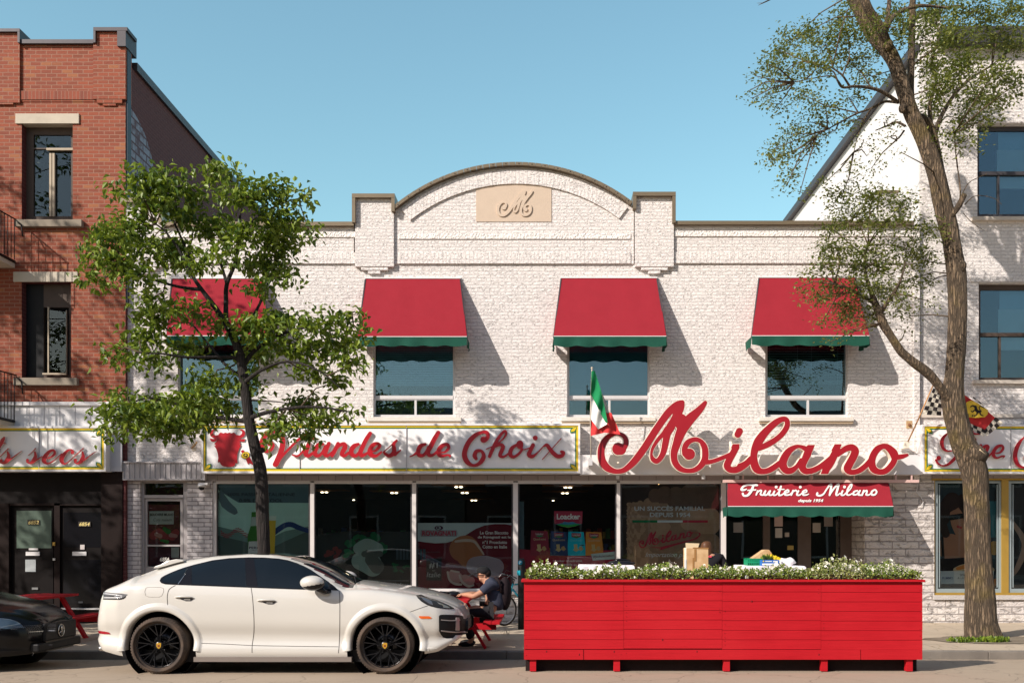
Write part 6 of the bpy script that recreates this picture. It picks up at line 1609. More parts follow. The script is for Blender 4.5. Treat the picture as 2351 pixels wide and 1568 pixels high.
for x in (-7.62, -10.4):
    bb_.arch(x, .33, [(.385,-.08),(.387,0),(.40,.01),(.43,.004)], bk, M['black_paint'], -1)
    for s_, y in ((-1, Yb-.86), (1, Yb+.86)): wheel(bk, x, y, .33, .33, .24, s_, gold=False)
def onb(nm, mat, off=.004, thick=.006, **kw): onc(nm, mat, off, thick, body=bb_, par=bk, **kw)
onb('headlight', plain((.07,.11,.15), .05, .3, var=0), polys=[[(-25,1417),(20,1421),(50,1426.5),(73,1431.5),(68,1439.5),(45,1441),(10,1443),(-25,1440)]], res=1.0)
onb('headlight_trim', plain((.35,.42,.46), .2, .8, var=0), .008, .003, strokes=[[(-20,1419,.9),(20,1422,.8),(50,1428,.8),(71,1432,.5)]], res=.6)
onb('bumper_blade', plain((.45,.47,.5), .15, .9, var=0), .008, .004, strokes=[[(77,1503,.7),(83,1492,.8),(90,1484,.8),(98,1480,.8),(112,1479,.6),(120,1479,.4)]], res=.6)
gr = MB(); 
MB().box(-6.78, -6.672, Yb-.44, Yb+.44, .36, .60).build('grille', M['black'], bk, bevel=.02)
MB().box(-6.80, -6.68, Yb-.60, Yb+.60, .235, .345).build('air_intake', M['black'], bk, bevel=.02)
mpb = bb_.map(.010); mb = MB()
rr = random.Random(4)
for i in range(17):
    for j in range(9):
        px, py = 86+i*2.6+(j % 2)*1.3, 1428+j*2.7
        if (px < 92 and py < 1436) or px > 131: continue
        p = mpb(px, py, 0); mb.ball(p, .006, 4)
o = mb.build('grille_stud', plain((.10,.10,.11), .3, .8, var=0), bk); o['kind'] = 'stuff'
cst = plain((.62,.60,.56), .12, .95, var=0)
onb('grille_bar', cst, .012, .004, strokes=[[(86,1446.5,.5),(104,1447.2,.7),(126,1447,.6)]], res=.5)
# star emblem facing forward, seen at a slant
ex, ey, ez = -6.66, Yb-.03, Z(1445.5, Yb)
em_ = MB(); R_e = .082
em_.tube([(ex, ey+R_e*math.cos(2*PI*i/28), ez+R_e*math.sin(2*PI*i/28)) for i in range(29)], .0055, 6, cap=False)
for k in range(3):
    a = PI/2+k*2*PI/3; tip = (ex, ey+R_e*.97*math.cos(a), ez+R_e*.97*math.sin(a))
    em_.tube([(ex+.004, ey, ez), tip], [.013, .002], 6)
em_.build('star_emblem', cst, bk)
MB().lathe([(0,-.01),(.09,-.01),(.09,-.02)], (ex, ey, ez), 'x', 24).build('emblem_base', M['black_gloss'], bk)
# ================================================================ TREES
def leafmat(name, c1, c2, trans=.35):
    t = NT(name); b = t.bsdf(c1, .45)
    g = t.n('NewGeometry'); col = t.ramp(g.outputs['Random Per Island'], [(0.0, c1), (.55, tuple((a+b_)/2 for a, b_ in zip(c1, c2))), (1.0, c2)])
    t.l(col, b.inputs['Base Color']); tr = t.n('BsdfTranslucent')
    t.l(t.mix(.5, col, (.26,.34,.02)), tr.inputs[0])
    ms = t.n('MixShader'); ms.inputs[0].default_value = trans; t.l(b.outputs[0], ms.inputs[1]); t.l(tr.outputs[0], ms.inputs[2]); t.l(ms.outputs[0], t.out.inputs[0]); return t.m
def barkmat(name, c1, c2, moss=None, scale=1.0, dist=.03):
    t = NT(name); t.bsdf(c1, .9)
    vm = t.n('VectorMath', operation='MULTIPLY'); vm.inputs[1].default_value = (17*scale, 17*scale, 2.3*scale); t.l(t.n('NewGeometry').outputs['Position'], vm.inputs[0])
    nz = t.n('TexNoise'); nz.inputs['Scale'].default_value = 1.4; nz.inputs['Detail'].default_value = 7; nz.inputs['Roughness'].default_value = .65; nz.inputs['Distortion'].default_value = .8
    t.l(vm.outputs[0], nz.inputs['Vector'])
    vo = t.n('TexVoronoi', feature='DISTANCE_TO_EDGE'); vo.inputs['Scale'].default_value = 1.1
    vm2 = t.n('VectorMath', operation='ADD'); t.l(vm.outputs[0], vm2.inputs[0]); t.l(nz.outputs[1], vm2.inputs[1]); t.l(vm2.outputs[0], vo.inputs['Vector'])
    r = t.ramp(nz.outputs[0], [(.35, 0.0), (.65, 1.0)]); e = t.ramp(vo.outputs[0], [(0, 0.0), (.22, 1.0)])
    col = t.mix(r, c1, c2); col = t.mix(t.math('SUBTRACT', 1.0, e), col, tuple(x*.35 for x in c1))
    if moss: col = t.mix(t.ramp(t.noise(2.2, 4), [(.52, 0.0), (.68, .65)]), col, moss)
    t.l(col, t.b.inputs['Base Color']); t.bump(t.math('MULTIPLY_ADD', e, .8, t.math('MULTIPLY', nz.outputs[0], .8)), dist); return t.m
M['leaf_maple'] = leafmat('maple_leaf', (.040,.095,.010), (.27,.35,.035), .32)
M['leaf_elm'] = leafmat('elm_leaf', (.05,.080,.016), (.25,.26,.055), .30)
M['leaf_dark'] = leafmat('dark_leaf', (.03,.06,.012), (.07,.11,.02), .2)
M['bark_elm'] = barkmat('elm_bark', (.28,.20,.125), (.11,.072,.045), (.19,.135,.04), 1.35, .05)
M['bark_maple'] = barkmat('maple_bark', (.038,.028,.024), (.018,.014,.013), None, 1.3, .015)
M['twig'] = plain((.10,.07,.045), .8, var=.2)

def limb(mb, pts, Y, n=14, jag=0.0, seed=0, curve=True):
    """pts: (px, py, half width px [, dY])"""
    P = [(p[0], p[1], p[2]) for p in pts]; D = [p[3] if len(p) > 3 else 0 for p in pts]
    C = catmull(P, 5) if curve else P
    # depth along arc
    idx = np.linspace(0, len(pts)-1, len(C)); dd = np.interp(idx, range(len(pts)), D)
    pts3 = [Vector(W(c[0], c[1], Y+d)) for c, d in zip(C, dd)]; rad = [max(.004, c[2]*(Y+d)/F) for c, d in zip(C, dd)]
    start = len(mb.v); mb.tube(pts3, rad, n)
    if jag:
        r = random.Random(seed); ph = [r.uniform(0, 6) for _ in range(8)]
        for i in range(len(pts3)):
            for k in range(n):
                v = Vector(mb.v[start+i*n+k]); c = pts3[i]; a = 2*PI*k/n
                f = 1+jag*(math.sin(a*9+ph[0]+v.z*1.3)*.5+math.sin(a*17+ph[1]-v.z*3)*.35+math.sin(v.z*9+a*3+ph[2])*.25+math.sin(v.z*23+a*7)*.18)
                mb.v[start+i*n+k] = tuple(c+(v-c)*f)
    return pts3
def leaves(blobs, tr, Y, dY, size, per, kind, mat, parent, seed, name='crown', anchors=None, droop=.6, twigs=True, sx=1.0, hollow=.0, tp=3):
    r = random.Random(seed); vs = []; fs = []; tw = MB()
    anch = [Vector(a) for a in (anchors or [])]
    for bi, (cx, cy, rx_, ry_) in enumerate(blobs):
        px, py = tr(cx, cy)[:2]; e = tr(cx+rx_, cy+ry_)[:2]; rpx, rpy = abs(e[0]-px), abs(e[1]-py)*(.82 if kind == 'maple' and size < .15 else 1)
        yb = Y+r.gauss(0, dY*.5); yb = max(Y-dY, min(Y+dY, yb)); c = Vector(W(px, py, yb)); sc = yb/F; a, b = rpx*sc, rpy*sc; d = (a+b)/2*.9
        n = int(per*(a*b)/(.35*.35)*1.0)+4
        # small sprays: leaves gather round twig ends
        nsp = max(3, n//(15 if kind == 'maple' else 26)); sprays = []
        for _ in range(nsp):
            t = r.uniform(0, 2*PI); u = r.uniform(-1, 1); q = r.random()**.42; s_ = math.sqrt(1-u*u)
            sprays.append(c+Vector((a*q*s_*math.cos(t), d*q*s_*math.sin(t), b*q*u)))
        if twigs and anch:
            root = min(anch, key=lambda p: (p-c).length+max(0, p.z-c.z)*.3)
            m1 = root.lerp(c, .5)+Vector((r.uniform(-.08,.08), 0, r.uniform(-.04,.10)))
            tw.tube([root, m1, c], [.014, .010, .006], 5)
            for s_ in sprays[::tp]:
                tw.tube([c, c.lerp(s_, .5)+Vector((r.uniform(-.03,.03),r.uniform(-.03,.03),r.uniform(0,.04))), s_], [.0055,.004,.002], 4)
        for _ in range(n):
            s_ = r.choice(sprays); spread = size*(1.05 if kind == 'maple' else 1.6)
            p = s_+Vector((r.gauss(0, spread), r.gauss(0, spread), r.gauss(0, spread*.75)))
            L = size*r.uniform(.7, 1.25); w = L*(.33 if kind == 'maple' else .30)*r.uniform(.8, 1.2)
            # leaf axis: outward from the spray and drooping
            ax = Vector((r.gauss(0, 1), r.gauss(0, 1), -abs(r.gauss(0, 1))*2*droop+.25)).normalized()
            nrm = Vector((r.gauss(0, .55), r.gauss(0, .55), 1)).normalized(); sd = ax.cross(nrm)
            if sd.length < .05: sd = Vector((1,0,0))
            sd.normalize(); nn = sd.cross(ax).normalized(); b0 = len(vs)
            if kind == 'maple':
                for u, v, h in ((0,0,0),(.9,.30,.14),(.55,.62,.10),(0,1,-.10),(-.55,.62,.10),(-.9,.30,.14)): vs.append(tuple(p+sd*w*u+ax*L*v+nn*L*h))
                fs.append((b0,b0+1,b0+2,b0+3)); fs.append((b0,b0+3,b0+4,b0+5))
            else:
                for u, v, h in ((0,0,0),(.9,.5,.10),(0,1,0),(-.9,.5,.10)): vs.append(tuple(p+sd*w*u+ax*L*v+nn*L*h))
                fs.append((b0,b0+1,b0+2)); fs.append((b0,b0+2,b0+3))
    me = bpy.data.meshes.new('mesh'); me.from_pydata(vs, [], fs); me.update()
    o = link(name, me, mat, parent)
    if twigs and anch: tw.build('twigs', M['twig'], parent, fixn=False)['kind'] = 'stuff'
    return len(fs)

# ---- young maple behind the white car
def t6(x, y, r=0): return (183.7+x*.4373, 355.1+y*.4373, r*.4373)
YM = 15.55
mt = thing('maple_tree', 'young leafy tree with bright green drooping leaves behind the white car', 'tree', (X(612,YM), YM, .06))
tb = MB()
anch = []
trunk = [(618,1490,16),(612,1400,14.5),(607,1290,14),(604,1200,14.5),(601,1120,14.5),(597,1075,14),(586,1030,13),(576,985,12.5),(570.7,955,12),(564,902,11.5),(557,850,11),(548,805,10),(533.5,770.5,9),(519,742,8)]
anch += limb(tb, trunk, YM, 18, .05, 3)
tb.ball(W(603,1033,YM-.05), .045, 8).ball(W(598,1165,YM-.03),.05,8,sc=(1.3,1,1)).ball(W(611,1225,YM-.03),.045,8)
br = [
 [(519,742,7),(490,700.6,6,-.1),(463.6,665.6,5,-.2),(441,632,4,-.2),(411,573.7,3.2,-.3),(390,545,2.6,-.35),(371.7,525,2,-.4),(335,500,1.4,-.5)],
 [(519,742,6.5),(519,696,5.5,.1),(521,652.5,5,.15),(541,600,4.2,.2),(547,547.5,3.4,.2),(552,490,2.4,.15),(560,430,1.6,.1)],
 [(463,665,4.5,-.2),(430,662,3.8,-.3),(393.6,654.7,3.2,-.5),(332,635,2.4,-.7),(284,613,1.6,-.8),(240,640,1.2,-.9)],
 [(441,632,3.6,-.2),(430,580,3,0),(404,520,2.4,.1),(380,470,1.8,.2),(340,430,1.3,.2)],
 [(521,652,4,.1),(505,600,3,.3),(480,540,2.2,.5),(470,480,1.6,.5),(450,430,1.2,.5)],
 [(556,845,5.5),(540,822,4.5,-.1),(489.8,820,4,-.3),(428.6,820,3,-.5),(370,812,2.2,-.6),(310,810,1.4,-.7)],
 [(556,845,6),(585,805,4.8,.1),(640,770,3.8,0),(700,752,3,-.1),(760,738,2.2,-.2),(815,715,1.4,-.3)],
 [(545,800,5),(575,740,4,.3),(600,690,3,.5),(620,640,2.2,.6),(640,590,1.4,.6)],
 [(572,960,6),(615,946,4.5,-.2),(680,935,3.6,-.4),(740,935,2.6,-.5),(800,945,1.5,-.6)],
 [(570,968,6),(530,962,4.6,.1),(460,950,3.8,.1),(400,925,3,0),(330,915,2.2,-.2),(260,950,1.4,-.3)],
 [(547,547,3,.2),(590,500,2.4,.3),(640,470,1.8,.3),(690,455,1.2,.3)],
 [(560,880,5),(600,850,4,-.4),(660,830,3,-.6),(730,850,2,-.8),(780,890,1.2,-.8)],
 [(560,870,5),(520,840,3.5,.5),(470,780,2.6,.8),(430,740,1.8,.9),(380,760,1.2,1.0)],
]
for k, b in enumerate(br): anch += limb(tb, b, YM, 7, .04, k)
tb.build('trunk', M['bark_maple'], mt)
mb_ = [(290,130,80,55),(450,140,85,75),(750,90,100,55),(190,190,35,30),(430,240,120,75),(600,200,70,50),(850,220,125,70),(1020,200,80,80),(1180,215,30,38),(1040,330,100,75),(1200,390,50,26),(120,410,70,85),(250,400,100,70),(60,520,38,70),(170,560,95,75),(90,665,70,38),(300,650,90,50),(350,480,130,75),(520,520,100,85),(700,370,110,65),(850,400,95,65),(1040,450,120,80),(980,580,140,80),(1100,650,40,45),(930,690,85,38),(650,560,90,50),(380,750,80,55),(400,860,105,58),(560,810,100,48),(700,880,65,45),(330,960,85,55),(200,1035,70,45),(380,1070,85,45),(560,1010,110,45),(900,930,105,75),(1050,880,110,58),(1230,885,100,55),(1400,850,75,50),(1478,935,36,28),(1150,1000,140,65),(1330,1000,115,65),(1430,1080,60,60),(1350,1190,60,35),(1200,1140,85,45),(950,1060,85,55),(700,1170,130,48),(250,1260,70,32),(180,1360,90,62),(380,1320,150,68),(560,1290,140,80),(420,1430,130,52),(140,1460,50,36),(620,1380,110,58),(1150,1310,115,46),(1050,1400,105,55),(1250,1390,110,46),(1380,1350,55,30),(1010,1470,45,36),(1200,1460,55,36),(900,1230,45,62),(480,1400,150,60),(300,1370,120,60),(740,1330,110,60),(320,310,60,50),(560,330,80,60),(780,500,60,40)]
nl = leaves(mb_, t6, YM, .95, .115, 600, 'maple', M['leaf_maple'], mt, 5, anchors=anch[::6], droop=.7)

# ---- big old elm on the right
def u1(x, y, r=0): return (1702+x*.35135, y*.35135, r*.35135)
def u2(x, y, r=0): return (1702+x*.3123, 551+y*.3123, r*.3123)
YE_ = 16.75
et = thing('elm_tree', 'tall old tree with thick leaning trunk of deeply furrowed bark on the pavement', 'tree', (X(2255,YE_), YE_, .07))
tb = MB(); anc = []
main = [(2259,1476,54),(2257,1462,45),(2253,1430,38.5),(2251,1390,36),(2250,1353,34),(2246,1291,31),(2243.5,1208,29.5),(2241,1140,29),(2238,1090,31),(2226,1050,31),(2212,1020,29),(2200,980,27.5),(2190,930,27.5),(2187,900,28),(2191,863,23.5),(2196,800,23),(2198.5,740,23),(2198.6,690,23.5),(2197,640,24),(2192,600,23),(2184,551,21.5),(2176,515,23.5),(2167,480,23.5),(2158,440,22.5),(2150,405,21.5),(2137,362,21),(2120,320,20),(2104,285,19.5),(2091,258,19),(2078,220,18.5),(2068,185,18),(2056,150,17.5),(2040,120,19),(2020,98,18.5),(2003,78,18),(1988,52,17),(1972,22,16),(1958,-4,15.5),(1930,-60,15),(1905,-120,13)]
anc += limb(tb, [(a, b, c*(.93 if b > 900 else .88)) for a, b, c in main], YE_, 56, .05, 9)
o_tr = tb
# root flare, knots and the sawn stub
for a, b, r in ((2228,1468,10),(2290,1470,12),(2262,1476,14)): tb.ball(W(a,b,YE_-.25), r*YE_/F, 8, sc=(1.6,1.2,.6))
for a, b, r in ((2206,612,13),(2190,905,13),(2072,250,9),(2039,105,12),(2052,122,8)): tb.ball(W(a,b,YE_-.10), r*YE_/F, 10, sc=(1,.9,1.2))
limbs = [
 [(2181,915,15,-.05),(2164,897,10,-.15),(2150,878,10,-.2),(2136,862,11,-.25),(2120,848,11,-.3),(2100,834,10.5,-.35),(2082,819,9.5,-.4),(2068,806,9.5,-.4),(2054,785,9,-.4),(2043,768,9,-.4),(2030,748,10,-.4),(2019,722,10,-.4),(2010,698,8,-.35),(2002,676,6,-.3),(1990,640,4,-.2),(1985,600,3,0),(1996,551,2,.1)],
 [(2018,722,7,-.4),(2040,690,4.5,-.6),(2065,650,3,-.8),(2080,600,2,-.8)],
 [(2010,698,5,-.3),(1980,680,3.2,-.5),(1945,660,2.2,-.7),(1900,650,1.4,-.8)],
 [(2165,470,17,.1),(2158,420,15,.2),(2152,380,14,.25),(2148,351,12.5,.3),(2143,320,11,.35),(2138,298,10,.4),(2127,280,9,.4),(2112,268,8,.3)],
 [(2098,275,10,.2),(2092,240,9,.35),(2090,211,8.5,.4),(2091,175,8,.45),(2092,140,8,.5),(2093.7,70,7.5,.55),(2095.5,0,7,.6),(2097,-60,6,.7)],
 [(2143,320,7,.35),(2160,270,5,.5),(2190,220,4,.6),(2230,180,3,.7),(2280,150,2,.8)],
 [(2138,298,6,.4),(2135,240,4.5,.6),(2150,190,3.6,.7),(2140,140,2.8,.8),(2160,80,2,.9)],
 [(2036,100,11,-.05),(2025,72,11,-.2),(2012,50,10.5,-.3),(1996,26,10,-.4),(1986,0,9.5,-.45),(1975,-50,8,-.5)],
 [(2036,66,5,.1),(2048,42,6,.2),(2070,26,5,.3),(2086,20,4,.35),(2100,16,4.5,.4),(2125,14,3.5,.5),(2180,20,2.4,.6)],
 [(2030,70,6,.1),(2038,40,5.5,.2),(2042,0,5,.3),(2044,-40,4,.4)],
 [(2060,234,4.5,-.1),(2040,220,4.2,-.3),(2018,208,4,-.4),(2000,203,3.8,-.5),(1983,200,3.6,-.6),(1960,199,3.4,-.7),(1934,201,2.6,-.8),(1922,184,2.2,-.9),(1913,165,1.8,-.95),(1890,160,1.3,-1)],
 [(1950,198,2.8,-.7),(1940,182,2.4,-.8),(1930,170,2.2,-.85),(1902,152,1.6,-.9),(1880,150,1,-.9)],
 [(1934,201,2,-.8),(1912,176,1.6,-.9),(1870,180,1.2,-1),(1820,190,.9,-1)],
 [(2064,236,3.6,.1),(2045,234,3.2,.1),(2028.7,235,3,.1),(2000.6,249,2.6,.0),(1965.5,262,2.2,-.1),(1930,281,1.8,-.2),(1895,300,1.3,-.3),(1860,320,1,-.4)],
 [(2000,250,2,.0),(1985,275,1.6,.1),(1970,310,1.2,.1),(1960,350,.9,.1)],
 [(2078,290,3,.1),(2057,281,2.4,.2),(2032,291.6,1.8,.3),(2010,300,1.2,.3)],
 [(2076,300,2.2,.1),(2060,320,1.8,.1),(2045,316,1.2,.1)],
 [(2183,497,7,-.1),(2200,475,7,-.15),(2210,455,6.5,-.2),(2215,447,5.5,-.2)],
 [(2200,480,2.2,-.1),(2205,440,1.8,-.1),(2195,360,1.4,-.1),(2190,300,1,-.1)],
 [(2215,470,1.4,-.1),(2240,450,1,-.1),(2280,455,.8,-.1),(2300,470,.6,-.1)],
 [(2205,455,1.2,-.1),(2225,420,1,-.1),(2265,400,.7,-.1)],
 [(2212,490,1,-.1),(2230,510,.8,-.1),(2260,530,.6,-.1)],
]
for k, b in enumerate(limbs): anc += limb(tb, b, YE_, 14 if b[0][2] > 6 else 8, .04, k+20)
tb.build('trunk', M['bark_elm'], et)
MB().tube([W(2218,1040,YE_-.05), W(2244,1044,YE_-.10), W(2264,1053,YE_-.12)], [.20,.16,.10], 18).build('branch_stub', M['bark_elm'], et)
MB().tube([Vector(W(2246,1033,YE_-.2)), Vector(W(2272,1050,YE_-.2))], [.05,.01], 8, flat=.7).build('sawn_wood', plain((.55,.43,.27), .9, var=.15, bump=.004), et)
eb = [(640,130,90,70),(700,60,55,50),(450,200,130,60),(330,260,110,75),(250,330,95,60),(550,300,140,85),(700,250,140,80),(850,200,90,85),(180,430,110,45),(100,500,70,22),(330,430,160,75),(500,430,140,65),(250,560,130,45),(180,620,75,36),(80,640,46,16),(250,680,100,32),(400,620,130,45),(700,400,160,75),(850,500,100,60),(700,640,105,42),(550,700,130,45),(450,800,130,45),(330,880,105,45),(220,970,80,52),(180,1050,50,45),(330,1000,100,52),(450,950,110,45),(330,1120,75,45),(300,1210,55,36),(380,1270,45,24),(560,870,85,36),(700,800,80,42)]
sparse = [(950,800,90,50),(800,920,110,45),(950,900,80,36),(1050,1000,46,36),(820,1020,85,36),(650,1080,110,45),(700,1180,110,45),(560,1180,85,42),(850,1100,85,36),(40,600,30,12),(1280,1050,40,50),(1430,980,60,40)]
ur = [(1250,100,160,85),(1500,80,180,100),(1750,80,130,100),(1400,250,160,85),(1650,230,160,75),(1780,320,85,65),(1250,380,115,100),(1450,450,160,100),(1650,480,130,85),(1780,560,75,75),(1300,560,130,100),(1500,650,160,85),(1700,650,100,55),(1250,720,85,65),(1450,780,110,55),(1600,770,75,36),(1350,880,75,45),(1480,920,75,36),(1050,200,65,110),(1000,100,75,85),(950,300,60,60),(1180,250,40,120)]
lo1 = [(850,1300,170,70),(650,1300,100,68),(1050,1330,90,68),(1150,1480,100,60),(750,1420,170,80),(600,1500,100,50),(950,1450,140,70),(1270,1500,46,70)]
lo2 = [(700,60,170,80),(950,80,190,90),(1200,60,150,80),(1350,150,100,80),(600,200,100,68),(800,200,170,75),(1050,220,170,80),(1280,280,110,60),(500,240,50,30),(650,350,130,70),(850,350,160,80),(1080,360,130,70),(1350,330,60,30),(420,350,50,28),(560,420,90,40),(750,480,155,60),(980,480,105,60),(1180,450,100,50),(1380,450,70,20),(1000,560,85,50),(800,570,110,50),(600,600,70,28),(1230,560,60,28),(750,680,55,22),(900,620,46,30),(1200,680,42,14),(650,750,42,14)]
A = anc[::5]
n1 = leaves(eb, u1, YE_, 1.3, .060, 760, 'elm', M['leaf_elm'], et, 21, anchors=A, droop=.4)
n1 += leaves(sparse, u1, YE_, 1.0, .055, 300, 'elm', M['leaf_elm'], et, 22, anchors=A, droop=.4, tp=9)
n1 += leaves(ur, u1, YE_, 1.5, .066, 1000, 'elm', M['leaf_elm'], et, 23, anchors=A, droop=.4)
n1 += leaves(lo1, u1, YE_, .8, .062, 1000, 'elm', M['leaf_elm'], et, 24, anchors=A, droop=.4)
n1 += leaves(lo2, u2, YE_, .8, .062, 1000, 'elm', M['leaf_elm'], et, 25, anchors=A, droop=.4)
print('leaf faces', nl, n1)
# bare twig entering at the top
tw = thing('bare_twig', 'thin bare twig tip hanging in from the top edge against the sky', 'twig', W(1760,-10,16))
MB().tube([W(1800,-30,16),W(1775,-4,16),W(1760,4,16),W(1741,13,16)], [.02,.014,.009,.003], 5).tube([W(1775,-4,16),W(1750,8,15.9),W(1738,8,15.9)], [.007,.005,.002], 4).build('wood', M['twig'], tw)
# weeds round the foot of the elm
def tuft(cx, cy, n, rx_, ry_, h, seed, mat, z0, nm='weeds'):
    r = random.Random(seed); vs = []; fs = []
    for _ in range(n):
        t = r.uniform(0,2*PI); q = r.random()**.5; x = cx+rx_*q*math.cos(t); y = cy+ry_*q*math.sin(t); L = h*r.uniform(.4,1.1); w = L*.22
        d = Vector((r.gauss(0,.5), r.gauss(0,.5), 1)).normalized(); s = d.cross(Vector((r.gauss(0,1),r.gauss(0,1),.1))).normalized(); p = Vector((x,y,z0)); b = len(vs)
        vs += [tuple(p), tuple(p+d*L*.6+s*w), tuple(p+d*L), tuple(p+d*L*.6-s*w)]; fs.append((b,b+1,b+2,b+3))
    me = bpy.data.meshes.new('mesh'); me.from_pydata(vs, [], fs); return link(nm, me, mat)
for a, b, n, rx_, h, sd in ((2208,1462,260,.16,.10,1),(2282,1472,420,.26,.11,2),(2235,1478,120,.12,.06,3)):
    tag(tuft(X(a,16.2), 16.25, n, rx_, .14, h, sd, M['leaf_maple'], .065), kind='stuff')
# ---- street tree standing just outside the left edge: it throws the dappled shade on the brick building
ot = thing('street_tree', 'tall street tree beyond the left edge that shades the brick building and dark shopfront', 'tree', (-15.2, 13.9, .05))
tb = MB(); pts = []
for b in ([(-15.2,13.9,.05,.30),(-15.1,13.9,3.2,.25),(-14.9,13.8,5.5,.20),(-14.6,13.8,8,.14),(-14.5,13.8,11,.08)],[(-15.0,13.9,4,.14),(-13.9,13.8,6.2,.10),(-13.0,13.6,8.2,.06),(-12.5,13.6,9.6,.04)],[(-15,13.9,4.6,.13),(-16,14.1,7,.09),(-16.8,14.2,9.5,.05)],[(-14.7,13.8,7,.09),(-13.7,13.9,9.5,.06),(-13.2,13.9,11,.03)],[(-15.1,13.9,3,.12),(-14.0,13.7,4.3,.08),(-12.6,13.5,5.4,.05)]):
    C = catmull([(p[0], p[2], p[3]) for p in b], .25); yy = np.interp(np.linspace(0,1,len(C)), np.linspace(0,1,len(b)), [p[1] for p in b])
    P = [Vector((c[0], y, c[1])) for c, y in zip(C, yy)]; tb.tube(P, [c[2] for c in C], 8); pts += P
tb.build('trunk', M['bark_maple'], ot)
r = random.Random(8); bl = []
for _ in range(60):  # low drooping foliage, added to shade the left picnic table
    q = Vector((r.uniform(-12.9,-9.2), 13.9, r.uniform(1.9,4.8))); bl.append((CX+q.x*F/13.9, CY-(q.z-H)*F/13.9, r.uniform(60,100), r.uniform(40,60)))
for _ in range(120):
    q = Vector((r.uniform(-18.6,-13.2), 13.9, r.uniform(4.6,12.6)))
    if q.z > 9 and r.random() < .45: continue
    if abs(q.z-8.6) < .5 and r.random() < .6: continue
    bl.append((CX+q.x*F/13.9, CY-(q.z-H)*F/13.9, r.uniform(70,120), r.uniform(45,80)))
leaves(bl, lambda x, y, r=0: (x, y, r), 13.9, 1.2, .16, 34, 'maple', M['leaf_dark'], ot, 31, anchors=pts[::4], droop=.4)
# ================================================================ RED TERRACE SCREEN WITH FLOWER BOXES
YPF = 13.05
def xz(p, q, Y=YPF): return X(p,Y), Z(q,Y)
sc = thing('terrace_screen', 'long red painted board screen on short posts standing in the street', 'screen', (X(1660,YPF), YPF+.2, 0))
rr = random.Random(3)
cols_ = [1203,1432,1658,1885,2118]
for ci in range(4):
    mb = MB()
    a, b = cols_[ci], cols_[ci+1]; z0 = Z(1489.8,YPF); z1 = Z(1336,YPF)
    off = (0,.006,-.003,-.008)[ci]; n = 7; h = (z1-z0)/n
    for k in range(n):
        zt = z1-k*h+off; zb = zt-h+.0045; yj = rr.uniform(-.003,.003)
        mb.box(X(a,YPF)+.0015, X(b,YPF)-.0015, YPF+yj, YPF+yj+.022, zb, zt)
    mb.box(X(a,YPF)-(.0 if ci == 0 else .02), X(b,YPF)-(.023 if ci == 3 else .02), YPF+.0262+ci*.0004, YPF+.034, z0-.03, z1, 1)
    mb.build('board_panel', [M['paint_red'], M['black']], sc)
mb = MB(); 
for a, b in ((1203,1340),(1341,1976),(1977,2118)): mb.box(X(a,YPF), X(b,YPF)-.003, YPF-.004, YPF+.02, Z(1513.5,YPF), Z(1490,YPF)-.004)
mb.build('skirt_board', M['paint_red'], sc, bevel=.002)
mb = MB(); mb.box(X(1203,YPF), X(1203,YPF)+.022, YPF+.024, YPF+.44, Z(1513,YPF), Z(1336,YPF)); mb.box(X(2118,YPF)-.022, X(2118,YPF), YPF+.024, YPF+.44, Z(1513,YPF), Z(1336,YPF))
mb.build('end_panel', M['paint_red'], sc)
MB().box(X(1197,YPF), X(2122,YPF), YPF-.045, YPF+.46, Z(1336,YPF)+.003, Z(1330.5,YPF)+.003).build('cap_board', M['paint_red'], sc, bevel=.004)
for p in (1223.6,1416.6,1669.6,1894.6,2090.5):
    MB().box(X(p-7.3,YPF), X(p+7.3,YPF), YPF+.03, YPF+.12, -.0, Z(1490,YPF)).build('post', M['paint_red'], sc, bevel=.003)
MB().box(X(1206,YPF), X(2115,YPF), YPF+.16, YPF+.42, -.03, Z(1500,YPF)).build('inner_skirt', plain((.02,.012,.012), .9), sc)  # dark infill added so the gap under the boards stays dark
mb = MB()      # nail heads and a few knots
for _ in range(46):
    p, q = rr.choice(cols_)+rr.choice((-6,6)), rr.uniform(1345,1505)
    if 1205 < p < 2116: mb.ball((X(p,YPF), YPF-.005, Z(q,YPF)), .004, 4)
for p, q in ((1255,1495),(1521,1468),(1726,1380),(1330,1502),(1410,1495),(1880,1502),(1600,1495)): mb.ball((X(p,YPF), YPF-.004, Z(q,YPF)), .009, 5, sc=(1,.4,1.6))
o = mb.build('nail_marks', plain((.12,.01,.012), .8), sc); o['kind'] = 'stuff'

